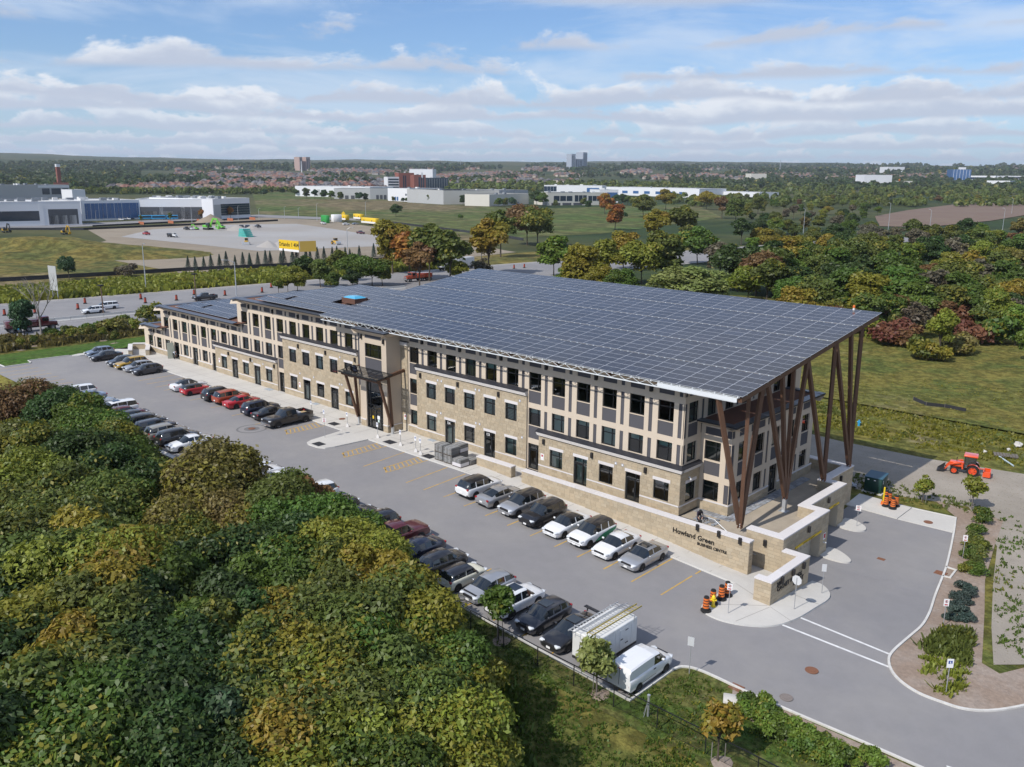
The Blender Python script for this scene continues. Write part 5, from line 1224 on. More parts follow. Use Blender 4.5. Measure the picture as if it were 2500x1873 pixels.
def car_type(key, L, Wd, H, st, wb, xoff, r, win, cols=None, dark_sill=False):
    "loft of half sections; st rows: x/L, width, bottom, belt, top, roof half width, flag"
    secs = []
    for x, w, zb, zl, zt, wt, fl in st:
        w = w*Wd/2; wt = wt*Wd/2
        if fl: s = [(0, zb), (w*.9, zb), (w, zb+.16), (w*1.0, (zb+zl)*.5+.08), (w*.985, zl-.06), (w*.945, zl), (w*.90, zl+.035), (wt*1.02, zt-.085), (wt*.90, zt-.012), (0, zt+.022)]
        else: s = [(0, zb), (w*.9, zb), (w, zb+.16), (w*1.0, (zb+zl)*.5+.05), (w*.985, zl-.05), (w*.93, zl), (w*.86, zl+(zt-zl)*.45), (w*.72, zt-.012), (w*.5, zt), (0, zt+.012)]
        secs.append([(x*L, y, z) for y, z in s])
    parts = {}
    def add(k, q): parts.setdefault(k, MB()).face(q)
    n = len(secs[0])
    for i in range(len(secs)-1):
        a, b = secs[i], secs[i+1]; tagk = win[i] if i < len(win) else ''
        for j in range(n-1):
            k = 'body'
            if j == 6 and 's' in tagk: k = 'side_window%d' % i
            if j in (7, 8) and 'r' in tagk: k = 'roof'
            if j in (7, 8) and 'w' in tagk: k = 'windscreen'
            if j in (7, 8) and 'b' in tagk: k = 'rear_window'
            if j == 6 and 'w' in tagk and 's' not in tagk: k = 'windscreen'
            if j == 6 and 'b' in tagk and 's' not in tagk and 'B' in tagk: k = 'rear_window'
            if j == 0 or (dark_sill and j == 1): k = 'sill'
            q = [a[j], b[j], b[j+1], a[j+1]]
            for sgn in (1, -1):
                p = [(x, sgn*y, z) for x, y, z in q]
                if len({tuple(np.round(c, 5)) for c in p}) < 3: continue
                kk = k+('L' if sgn > 0 else 'R') if k.startswith('side') else k
                add(kk, p[::-1] if sgn > 0 else p)
    for s, rev in ((secs[0], False), (secs[-1], True)):
        p = [(x, y, z) for x, y, z in s]+[(x, -y, z) for x, y, z in s[::-1]]
        add('body', p[::-1] if rev else p)
    out = {}
    for k, m in parts.items():
        nm = 'side_window' if k.startswith('side') else k
        me = weld(m.data(nm, [PAINTS['white'] if nm in ('body', 'roof') else BLACKP if nm == 'sill' else CGLASS], True))
        if nm == 'body':
            bm = bmesh.new(); bm.from_mesh(me)
            for e in bm.edges:
                if len(e.link_faces) == 2 and e.calc_face_angle(0) > .62: e.smooth = False
            bm.to_mesh(me); bm.free()
        out[k] = me
    a = MB()                                                  # dark wheel arches and seams
    for sx in (wb/2+xoff, -wb/2+xoff):
        for sy in (1, -1):
            y = sy*(Wd/2+.004); R_ = r+.06; pts = [(sx+R_*math.cos(t), y, max(.18, r+R_*math.sin(t))) for t in np.linspace(-.35, math.pi+.35, 14)]
            a.face(pts if sy < 0 else pts[::-1])
    out['arch'] = a.data('wheel_arch', [BLACKP])
    key_w = round(r, 2)
    if key_w not in WHEELS: WHEELS[key_w] = wheel_meshes(r)
    T = dict(L=L, W=Wd, H=H, me=out, wheels=[(sx*wb/2+xoff, sy) for sx in (1, -1) for sy in (1, -1)], r=r, st=st)
    f = [s for s in st]; 
    zf, zr = cols if cols else (.66, .86)
    def lightbox(sz): return round_edges(MB().box(-sz[0]/2, -sz[1]/2, -sz[2]/2, sz[0]/2, sz[1]/2, sz[2]/2).data('light', [LIGHTW]), .03, 1)
    hl = lightbox((.34, .36, .13)); tl = lightbox((.16, .30, .17)); tl.materials[0] = LIGHTR
    T['lights'] = [('headlight', hl, (L*.468, Wd*.345, zf), -.42), ('taillight', tl, (-L*.478, Wd*.37, zr), .25)]
    T['grille'] = MB().box(-.05, -Wd*.26, -.10, .03, Wd*.26, .10).data('grille', [BLACKP]); T['gpos'] = (L*.492, 0, zf-.06)
    T['plate'] = MB().box(-.012, -.16, -.07, .012, .16, .07).data('licence_plate', [SIGNW]); T['ppos'] = [(L*.503, 0, .42), (-L*.503, 0, .62 if zr > .8 else .5)]
    T['mirror'] = round_edges(MB().box(-.07, -.10, -.07, .07, .10, .07).data('mirror', [PAINTS['black']]), .03, 1)
    cw = [s for s, w_ in zip(st, list(win)+['']*9) if 'w' in w_]
    T['mpos'] = (cw[0][0]*L+.18 if cw else .6, Wd/2+.06, H*.69)
    CT[key] = T
CT = {}
#  rows: x/L, width, bottom z, belt z, top z, roof half width, cabin flag ; win: what lies between this station and the next
car_type('sedan', 4.75, 1.82, 1.45, [(-.5, .70, .42, .60, .70, .6, 0), (-.488, .88, .28, .82, .92, .6, 0), (-.45, .96, .22, .90, 1.00, .6, 0), (-.345, 1, .19, .93, 1.03, .6, 0), (-.27, 1, .18, .94, 1.22, .70, 1), (-.175, 1, .18, .94, 1.39, .69, 1), (-.055, 1, .18, .93, 1.45, .70, 1), (-.035, 1, .18, .93, 1.45, .70, 1), (.075, 1, .18, .92, 1.41, .68, 1), (.16, 1, .18, .91, 1.18, .72, 1), (.235, 1, .18, .89, .97, .8, 0), (.36, .98, .19, .82, .90, .6, 0), (.44, .94, .22, .72, .80, .6, 0), (.485, .84, .26, .58, .66, .6, 0), (.5, .66, .30, .50, .55, .5, 0)],
         2.72, .02, .325, ['', '', '', 'b', 'bs', 'rs', 'r', 'rs', 'ws', 'w'], (.66, .84))
car_type('suv', 4.65, 1.88, 1.70, [(-.5, .80, .46, .80, .90, .7, 0), (-.49, .92, .34, 1.00, 1.10, .70, 1), (-.465, .98, .28, 1.06, 1.32, .72, 1), (-.40, 1, .25, 1.07, 1.62, .72, 1), (-.27, 1, .25, 1.06, 1.68, .73, 1), (-.25, 1, .25, 1.06, 1.68, .73, 1), (-.06, 1, .25, 1.04, 1.70, .74, 1), (-.04, 1, .25, 1.04, 1.70, .74, 1), (.085, 1, .25, 1.02, 1.65, .72, 1), (.17, 1, .25, 1.01, 1.36, .76, 1), (.245, 1, .25, 1.00, 1.09, .8, 0), (.37, .98, .27, .95, 1.03, .6, 0), (.45, .94, .30, .84, .94, .6, 0), (.488, .86, .34, .66, .78, .6, 0), (.5, .74, .38, .56, .62, .5, 0)],
         2.72, .02, .365, ['', 'bB', 'bB', 'rs', 'r', 'rs', 'r', 'rs', 'ws', 'w'], (.80, 1.04), True)
car_type('hatch', 4.25, 1.78, 1.49, [(-.5, .78, .42, .66, .76, .7, 0), (-.488, .92, .30, .88, .96, .70, 1), (-.455, .98, .24, .94, 1.15, .72, 1), (-.36, 1, .20, .95, 1.38, .71, 1), (-.23, 1, .20, .94, 1.46, .72, 1), (-.21, 1, .20, .94, 1.46, .72, 1), (-.04, 1, .20, .92, 1.49, .73, 1), (-.02, 1, .20, .92, 1.49, .73, 1), (.10, 1, .20, .91, 1.43, .71, 1), (.19, 1, .20, .90, 1.18, .74, 1), (.27, 1, .20, .88, .97, .8, 0), (.38, .97, .22, .82, .90, .6, 0), (.455, .92, .25, .70, .80, .6, 0), (.49, .82, .30, .56, .66, .6, 0), (.5, .68, .34, .50, .54, .5, 0)],
         2.57, .02, .32, ['', 'bB', 'bB', 'rs', 'r', 'rs', 'r', 'rs', 'ws', 'w'], (.70, .92))
car_type('mini', 3.75, 1.70, 1.42, [(-.5, .82, .40, .66, .76, .7, 0), (-.49, .94, .28, .86, .94, .76, 1), (-.455, .99, .22, .92, 1.16, .78, 1), (-.40, 1, .20, .93, 1.36, .78, 1), (-.10, 1, .20, .92, 1.41, .80, 1), (-.08, 1, .20, .92, 1.41, .80, 1), (.12, 1, .20, .91, 1.37, .77, 1), (.18, 1, .20, .90, 1.14, .79, 1), (.23, 1, .20, .88, .97, .8, 0), (.36, .98, .22, .82, .92, .6, 0), (.45, .93, .25, .72, .84, .6, 0), (.49, .84, .30, .58, .70, .6, 0), (.5, .7, .34, .5, .56, .5, 0)],
         2.47, .02, .32, ['', 'bB', 'bB', 'rs', 'r', 'rs', 'ws', 'w'], (.74, .86))
car_type('minivan', 5.1, 1.98, 1.76, [(-.5, .82, .42, .82, .92, .7, 0), (-.49, .94, .30, 1.02, 1.10, .74, 1), (-.47, .98, .24, 1.07, 1.38, .76, 1), (-.43, 1, .22, 1.07, 1.70, .76, 1), (-.24, 1, .22, 1.05, 1.75, .78, 1), (-.225, 1, .22, 1.05, 1.75, .78, 1), (-.03, 1, .22, 1.03, 1.76, .78, 1), (-.01, 1, .22, 1.03, 1.76, .78, 1), (.13, 1, .22, 1.0, 1.68, .76, 1), (.23, 1, .22, .98, 1.36, .78, 1), (.315, 1, .22, .95, 1.05, .8, 0), (.41, .97, .24, .88, .97, .6, 0), (.46, .92, .26, .76, .88, .6, 0), (.49, .84, .30, .6, .7, .6, 0), (.5, .7, .34, .52, .56, .5, 0)],
         3.0, .03, .35, ['', 'bB', 'bB', 'rs', 'r', 'rs', 'r', 'rs', 'ws', 'w'], (.78, 1.08))
car_type('van', 4.73, 1.73, 1.84, [(-.5, .90, .40, .86, .94, .8, 0), (-.495, .97, .30, 1.08, 1.62, .84, 1), (-.47, 1, .26, 1.08, 1.78, .85, 1), (-.2, 1, .22, 1.08, 1.84, .86, 1), (.02, 1, .22, 1.07, 1.84, .86, 1), (.04, 1, .22, 1.07, 1.84, .86, 1), (.16, 1, .22, 1.04, 1.75, .84, 1), (.25, 1, .22, 1.02, 1.42, .84, 1), (.33, 1, .22, 1.0, 1.10, .8, 0), (.43, .97, .24, .90, .98, .6, 0), (.475, .92, .27, .74, .86, .6, 0), (.495, .84, .30, .60, .68, .6, 0), (.5, .7, .34, .52, .56, .5, 0)],
         2.92, .04, .31, ['', '', '', '', '', 'rs', 'ws', 'w'], (.82, .74))
car_type('pickup_cab', 5.85, 2.03, 1.88, [(-.13, 1, .34, 1.18, 1.24, .74, 1), (-.128, 1, .34, 1.19, 1.84, .72, 1), (-.02, 1, .34, 1.18, 1.87, .73, 1), (-.005, 1, .34, 1.18, 1.87, .73, 1), (.10, 1, .34, 1.17, 1.83, .71, 1), (.155, 1, .34, 1.16, 1.50, .74, 1), (.215, 1, .34, 1.15, 1.24, .8, 0), (.36, .99, .36, 1.12, 1.21, .6, 0), (.46, .97, .40, 1.04, 1.15, .6, 0), (.492, .93, .44, .80, 1.05, .6, 0), (.5, .86, .48, .66, .84, .5, 0)],
         3.65, -.02, .40, ['bB', 'rs', 'r', 'rs', 'ws', 'w'], (.96, 1.02))
_m = MB(); y = 1.0
_m.box(-2.92, -y, .42, -.77, y, .86, 0, 0).box(-2.92, -y, .86, -.77, -y+.1, 1.26).box(-2.92, y-.1, .86, -.77, y, 1.26).box(-2.92, -y+.1, .86, -2.82, y-.1, 1.24).box(-.85, -y+.1, .86, -.77, y-.1, 1.26)
BED = round_edges(_m.data('cargo_bed', [PAINTS['black']]), .02, 1)
BEDF = MB().face([(-2.8, -.88, .875), (-.86, -.88, .875), (-.86, .88, .875), (-2.8, .88, .875)]).data('bed_liner', [BLACKP])
def car(key, x, y, rz, col, label, cat='car', group=None, roof=None, name=None, z=None, rim=None, parts=True, tilt=True, sunroof=False, lite=False):
    T = CT[key]; me = T['me']; z = G(x, y)+.03 if z is None else z
    t = empty(name or ('parked_car' if group and 'parked' in group else 'car'), (x, y, z), rz, label, cat, group)
    if tilt: sl = (G(x+1, y)-G(x-1, y))/2; t.rotation_euler = Matrix.Rotation(-math.atan(sl), 3, 'Y').to_4x4().__matmul__(Matrix.Rotation(rz, 4, 'Z')).to_euler()
    P_ = PAINTS[col]
    for k, m in me.items():
        nm = 'side_window' if k.startswith('side') else 'wheel_arch' if k == 'arch' else k
        if lite and nm in ('sill',): pass
        put(nm, m, t, mats=[P_] if nm == 'body' else [PAINTS[roof or col]] if nm == 'roof' else None)
    if key == 'pickup_cab': put('cargo_bed', BED, t, mats=[P_]); put('bed_liner', BEDF, t)
    ty, rm = WHEELS[round(T['r'], 2)]
    for wx, sy in T['wheels']:
        w_ = empty('wheel', (wx, sy*(T['W']/2-.095), T['r']), 0 if sy < 0 else math.pi, parent=t)
        put('tyre', ty, w_); put('rim', rm, w_, mats=[rim] if rim else None)
    if lite: return t
    for nm, m, (px, py, pz), yaw in T['lights']:
        for sy in (1, -1): put(nm, m, t, (px, sy*py, pz), sy*yaw)
    put('grille', T['grille'], t, T['gpos'])
    for px, py, pz in T['ppos']: put('licence_plate', T['plate'], t, (px, py, pz))
    for sy in (1, -1): put('mirror', T['mirror'], t, (T['mpos'][0], sy*T['mpos'][1], T['mpos'][2]), mats=[P_ if col not in ('cream',) else PAINTS['black']])
    if sunroof: put('sunroof', MB().box(-.42, -.42, 0, .42, .42, .02).data('sunroof', [CGLASS]), t, (-.15, 0, T['H']+.003))
    return t
UPY, DNY = math.pi/2, -math.pi/2                              # nose towards the building, nose towards the wood
GP = 'parked cars in the office car park'; yF, yN = -7.45, -20.15
row = [('suv', -14.2, yF, UPY, 'white', 'white SUV with black roof parked nose in beside the stacked grey pavers', 'black', 0, None), ('sedan', -11.6, yF, UPY, 'silver', 'silver sedan parked nose in next to the white black-roofed SUV', None, 0, None), ('suv', -8.85, yF, DNY, 'silver', 'silver SUV with black glass roof, nose out, right of the silver sedan parked nose in', 'black', 0, None), ('suv', -6.2, yF-.1, DNY, 'black', 'black crossover with chrome grille, nose out between silver SUV and white sedan', None, 0, None),
       ('sedan', -3.55, yF, DNY, 'white', 'white sedan with black glass roof parked nose out', 'black', 0, None), ('suv', -1.0, yF, DNY, 'white', 'white SUV with black roof and green swoosh on its side', 'black', 0, None), ('sedan', 1.6, yF, DNY, 'white', 'plain white sedan parked nose out below the long lettered wall', None, 0, None), ('sedan', 4.2, yF+.1, DNY, 'silver', 'silver sedan with sunroof at the end of the front row', None, 1, None),
       ('hatch', -101.0, -7.2, DNY, 'blue', 'pale grey-blue hatchback at the far end of the front row', None, 0, None), ('sedan', -97.2, -7.6, DNY, 'black', 'black sedan beside the low far stair walls', None, 0, None), ('hatch', -91.4, -7.6, DNY, 'slate', 'dark slate hatchback left of the mustard SUV', None, 0, None), ('suv', -88.6, -7.5, DNY, 'mustard', 'mustard yellow SUV in the front row', None, 0, None), ('hatch', -86.0, -7.5, DNY, 'silver', 'light silver hatchback right of the mustard SUV', None, 0, None), ('hatch', -83.1, -7.5, DNY, 'dark', 'charcoal hatchback ending the group of six far cars', None, 0, None),
       ('sedan', -70.0, -7.8, UPY, 'white', 'white sedan half hidden behind the red black-roofed hatchback', 'black', 0, None), ('mini', -67.1, -8.3, UPY, 'red', 'red hatchback with black roof parked nose in', 'black', 0, RIMD), ('suv', -62.1, -7.4, UPY, 'black', 'black SUV left of the orange SUV', None, 0, None), ('suv', -59.7, -7.2, UPY, 'orange', 'burnt orange SUV between the black SUV and the bright red sedan', None, 0, None), ('sedan', -56.9, -7.2, UPY, 'crimson', 'bright red sedan parked nose in before the paving grate', None, 0, None), ('suv', -52.3, -7.4, UPY, 'navy', 'dark navy SUV left of the small black sedan', None, 0, None), ('sedan', -49.6, -7.6, UPY, 'black', 'black sedan squeezed between the navy SUV and the black pickup', None, 0, None),
       ('suv', -75.6, yN, DNY, 'white', 'white SUV at the far end of the row along the wood', None, 0, None), ('sedan', -72.6, yN, DNY, 'blue', 'grey-blue sedan mostly behind treetops next to the far white SUV', None, 0, None), ('sedan', -69.4, yN, UPY, 'blue', 'blue-grey sedan with its tail lamp showing past the treetops', None, 0, None), ('sedan', -66.7, yN, DNY, 'silver', 'silver sedan left of the white minivan', None, 0, None), ('minivan', -63.8, yN, DNY, 'white', 'white minivan with sunroof in the row along the wood', None, 1, None), ('suv', -61.0, yN, UPY, 'maroon', 'dark red crossover right of the white minivan', None, 0, None),
       ('suv', -58.4, yN, UPY, 'black', 'black SUV just right of the dark red crossover', None, 0, None), ('minivan', -55.9, yN, UPY, 'black', 'long black SUV left of the charcoal crossover, roof above the treetops', None, 0, None), ('suv', -53.2, yN, UPY, 'dark', 'charcoal crossover left of the beige SUV', None, 0, None), ('suv', -50.4, yN, UPY, 'beige', 'boxy beige SUV with roof rails above the dark retaining boards', None, 0, None), ('suv', -47.8, yN, UPY, 'black', 'black SUV right of the boxy beige SUV', None, 0, None), ('sedan', -45.2, yN, DNY, 'white', 'white sedan behind the top of the brownish gold tree', None, 0, None),
       ('suv', -36.6, yN, UPY, 'dark', 'dark car left of the white SUV with panoramic roof', None, 0, None), ('suv', -33.8, yN, UPY, 'white', 'large white SUV with dark panoramic roof by the treetops', None, 1, None), ('suv', -31.2, yN-.1, UPY, 'white', 'white crossover tucked behind leaves right of the large white SUV', None, 0, None), ('sedan', -28.4, yN+.2, DNY, 'white', 'white car almost hidden behind the rusty topped tree', None, 0, None), ('suv', -22.6, yN+.2, DNY, 'white', 'white SUV of which only the red tail lamp shows past the leaves', None, 0, None), ('suv', -19.4, yN, UPY, 'black', 'black SUV roof behind yellowing leaves, second left of the maroon pickup', None, 0, None), ('sedan', -16.6, yN, UPY, 'slate', 'dark grey car hidden by leaves left of the black SUV', None, 0, None), ('suv', -13.7, yN, DNY, 'black', 'black SUV just left of the maroon pickup', None, 0, None),
       ('sedan', -8.2, yN, DNY, 'navy', 'navy blue sedan nose out to the wood, right of the maroon pickup', None, 0, None), ('hatch', -5.5, yN+.1, UPY, 'black', 'black hatchback crossover left of the cream hatchback', None, 0, None), ('mini', -2.9, yN-.2, UPY, 'cream', 'cream hatchback with black roof', 'black', 0, None), ('hatch', -.4, yN, DNY, 'silver', 'silver hatchback with dark bonnet guard between the cream hatchback and a white crossover', None, 0, None), ('suv', 2.2, yN, UPY, 'white', 'white crossover behind the sapling by the fence', None, 1, None), ('hatch', 4.85, yN, DNY, 'dark', 'dark grey hatchback with sunroof, between white crossover and black winged sedan', None, 1, None), ('sedan', 7.45, yN, DNY, 'black', 'black sedan with a big rear wing beside the white trailer', None, 1, None)]
for key, x, y, rz, col, la, roof_, sun_, rim in row: car(key, x+.02*(rt.random()-.5), y+.15*(rt.random()-.5), rz+.02*(rt.random()-.5), col, la, 'car', GP, roof_, 'parked_car', None, rim, sunroof=bool(sun_), lite=False)
t = car('pickup_cab', -46.0, -7.65, DNY, 'black', 'black pickup truck with a white toolbox in its bed', 'pickup truck', GP, None, 'pickup_truck')
put('toolbox', MB().box(-1.35, -.85, .88, -.88, .85, 1.34).data('toolbox', [SIGNW]), t); put('load', MB().box(-2.6, -.5, .88, -1.5, .5, 1.0).data('load', [mat('plywood', (.45, .33, .18), .8, (3, .2), obj=True)]), t)
b_ = MB().box(2.84, -.92, .42, 2.99, .92, .66).data('bumper', [CHROME]); put('bumper', b_, t)
t = car('pickup_cab', -11.0, yN+.1, UPY, 'maroon', 'maroon pickup truck half behind the yellow tree', 'pickup truck', GP, None, 'pickup_truck'); put('bumper', b_, t)
for o in [o for o in bpy.data.objects if o.get('label', '').startswith('black sedan with a big rear wing')]:
    m = MB(); m.box(-2.42, -.78, 1.28, -2.12, .78, 1.32).box(-2.35, -.6, .98, -2.25, -.55, 1.3).box(-2.35, .55, .98, -2.25, .6, 1.3); m.build('wing', PAINTS['black'], o)
for o in [o for o in bpy.data.objects if 'green swoosh' in o.get('label', '')]:
    for sy in (1, -1):
        p = [(.75, .42), (.35, .40), (-.9, .42), (-2.0, .75), (-2.15, 1.0), (-1.2, .98), (-.4, .86), (.2, .70)]; m = MB(); q = [(x, sy*.951, z) for x, z in p]; m.face(q if sy < 0 else q[::-1]); m.build('decal', mat('decal_green', (.02, .26, .13), .4), o)
for o in [o for o in bpy.data.objects if 'bonnet guard' in o.get('label', '')]: MB().box(1.80, -.62, .80, 1.93, .62, .86).build('bonnet_guard', BLACKP, o)
v = car('van', 13.05, -20.25, UPY, 'white', 'small white cargo van at the corner of the car park', 'van', None, None, 'cargo_van')
for sy in (.42,): pass
m = MB(); m.box(-2.385, -.012, .55, -2.372, .012, 1.7); m.build('door_seam', BLACKP, v)
for sy in (1, -1): m = MB(); m.box(-1.35, sy*.868-.004, .52, .35, sy*.868+.004, .545); m.build('rubbing_strip', BLACKP, v); m = MB(); m.box(.05, sy*.87-.015, .92, .28, sy*.87+.015, .97); m.build('door_handle', BLACKP, v)
put('lamp', MB().box(-2.37, -.12, 1.66, -2.34, .12, 1.70).data('brake_lamp', [LIGHTR]), v)
# ---- white cargo trailer with ladders
p = (10.05, -19.95); TR = empty('cargo_trailer', (*p, G(*p)+.03), UPY, 'white boxy cargo trailer with ladder rack between the van and the winged sedan', 'trailer'); TW = mat('trailer_white', (.70, .71, .70), .5, (1.5, .12), (.9, .4, (.60, .59, .56)), obj=True)
b = round_edges(MB().box(-2.2, -.98, .5, 2.1, .98, 2.25).data('body', [TW]), .10, 3); put('body', b, TR)
for x in (-1.95, -1.1, -.25, .6, 1.45): 
    for sy in (1, -1): m = MB(); m.box(x-.02, sy*.985-.01, .6, x+.02, sy*.985+.01, 2.1); m.build('panel_rib', TW, TR)
for x0, x1, yy in ((.2, 1.05, -.99),):
    m = MB(); m.box(x0, yy-.012, .72, x1, yy+.012, 2.0); d = m.build('side_door', TW, TR)
    m = MB(); m.box(x0+.05, yy-.03, 1.28, x0+.3, yy, 1.34).box(x1-.3, yy-.03, .9, x1, yy, .95).box(x1-.3, yy-.03, 1.8, x1, yy, 1.85); m.build('door_hardware', BLACKP, d)
m = MB(); m.box(-2.23, -.85, .6, -2.2, .85, 2.05); d = m.build('rear_door', TW, TR); m = MB(); m.box(-2.26, -.4, 1.2, -2.23, -.36, 1.5).box(-2.26, .3, 1.2, -2.23, .34, 1.5); m.build('door_hardware', BLACKP, d)
m = MB(); m.box(-2.2, -.95, .35, 2.1, .95, .52); m.build('chassis', BLACKP, TR); m = MB(); m.beam((2.1, -.5, .45), (3.1, 0, .45), .08).beam((2.1, .5, .45), (3.1, 0, .45), .08); m.build('drawbar', BLACKP, TR)
ty, rm = WHEELS[.36] if .36 in WHEELS else WHEELS[round(CT['suv']['r'], 2)]
for sy in (1, -1):
    for x in (-.75,): w_ = empty('wheel', (x, sy*1.02, .37), 0 if sy < 0 else math.pi, parent=TR); put('tyre', ty, w_); put('rim', rm, w_)
    m = MB(); m.lathe([(.50, -.12), (.50, .12)], n=16); me = m.data('mudguard', [TW]); me.transform(Matrix.Rotation(math.pi/2, 4, 'X')); put('mudguard', me, TR, (-.75, sy*1.03, .34))
for x in (-2.0, 1.7): m = MB(); m.cyl((x, -.98, 2.0), (x, -.98, 2.5), .03, n=6).cyl((x, .98, 2.0), (x, .98, 2.5), .03, n=6).cyl((x, -.98, 2.5), (x, .98, 2.5), .03, n=6); m.build('rack_hoop', GALV, TR)
def ladder(x0, x1, y, w_, z, m_, label):
    o = empty('ladder', (10.05, -19.95, G(10.05, -19.95)+.03), UPY, label, 'ladder', 'ladders on the trailer rack')
    for s in (-1, 1): m = MB(); m.beam((x0, y+s*w_/2, z), (x1, y+s*w_/2, z), .03, .09); m.build('rail', m_, o)
    r_ = MB().cyl((0, -w_/2, 0), (0, w_/2, 0), .018, n=6).data('rung', [m_])
    k = int((x1-x0)/.3)
    for i in range(k): put('rung', r_, o, (x0+.15+.3*i, y, z))
ALU = mat('aluminium', (.62, .63, .64), .4, (5, .1), metal=.6); FIBY = mat('fibreglass_yellow', (.42, .33, .08), .5)
ladder(-2.9, 2.3, .55, .42, 2.58, ALU, 'long aluminium ladder on the trailer rack, nearest the winged sedan'); ladder(-2.0, 2.6, .02, .38, 2.58, ALU, 'shorter aluminium ladder in the middle of the trailer rack'); ladder(-2.4, 2.9, -.52, .40, 2.60, FIBY, 'yellowish fibreglass ladder on the van side of the trailer rack')
# ------------------------------------------------------------------ street furniture and small things
def crop(o, k, a, b): return (o[0]+a*k, o[1]+b*k)
K7 = 1/7.363
BLKM = mat('black_metal', (.016, .017, .018), .5); STEELP = mat('sign_post', (.42, .43, .44), .5, metal=.4)
def veil_mat():
    m = bpy.data.materials.new('chain_link'); m.use_nodes = True; t = NT(m.node_tree); t.n.clear(); out = t.new('ShaderNodeOutputMaterial'); a = t.new('ShaderNodeBsdfTransparent'); b = t.new('ShaderNodeBsdfDiffuse'); x = t.new('ShaderNodeMixShader')
    b.inputs[0].default_value = (.02, .02, .02, 1); x.inputs[0].default_value = .13; t.l.new(a.outputs[0], x.inputs[1]); t.l.new(b.outputs[0], x.inputs[2]); t.l.new(x.outputs[0], out.inputs[0]); return m
VEIL = veil_mat()
def fence(path, h, label, zf=G):
    t = empty('chain_link_fence', (*path[0], zf(*path[0])), 0, label, 'fence'); O = np.array(t.location)
    pm = MB().cyl((0, 0, -.2), (0, 0, h), .035, n=6).data('post', [BLKM])
    for p in path: put('post', pm, t, np.array([*p, zf(*p)])-O)
    for a, b in zip(path, path[1:]):
        A, B = np.array([*a, zf(*a)])-O, np.array([*b, zf(*b)])-O; up = np.array([0, 0, 1.0])
        MB().beam(A+up*(h-.03), B+up*(h-.03), .05).build('top_rail', BLKM, t); MB().beam(A+up*.1, B+up*.1, .012).build('tension_wire', BLKM, t)
        MB().face([A+up*.08, B+up*.08, B+up*(h-.04), A+up*(h-.04)]).build('mesh_panel', VEIL, t)
fence([(-3.6, -24.3), (-.7, -24.3), (2.1, -24.3), (5.1, -24.25), (8.0, -24.2), (10.8, -24.05), (13.7, -23.9), (16.6, -23.7), (19.6, -23.5), (22.6, -23.3), (25.6, -23.1), (28.6, -22.9), (31.6, -22.7), (34.6, -22.5)], 1.45, 'black chain link fence along the foot of the car park by the white van')
fence([(-123.5+.02*k, -45+3.1*k) for k in range(26)], 1.5, 'black chain link fence between the far lawn and the highway')
# dark boards holding the car park edge above the wood
t = empty('retaining_boards', (-57.5, -22.95, G(-50, -22.9)), 0, 'dark board retaining wall with pale cap between parked SUVs and the wood', 'wall'); O = np.array(t.location)
for i in range(17):
    m = MB(); m.box(.05+i, -.06, -1.7, .95+i, .04, -.02, 0, random.random()); m.build('board', DARKW, t); m = MB(); m.box(i-.06, -.16, -1.8, i+.06, .02, .02); m.build('soldier_pile', DARKW, t)
m = MB(); m.box(-.1, -.2, .0, 17.1, .1, .14); m.build('cap', KERB, t)
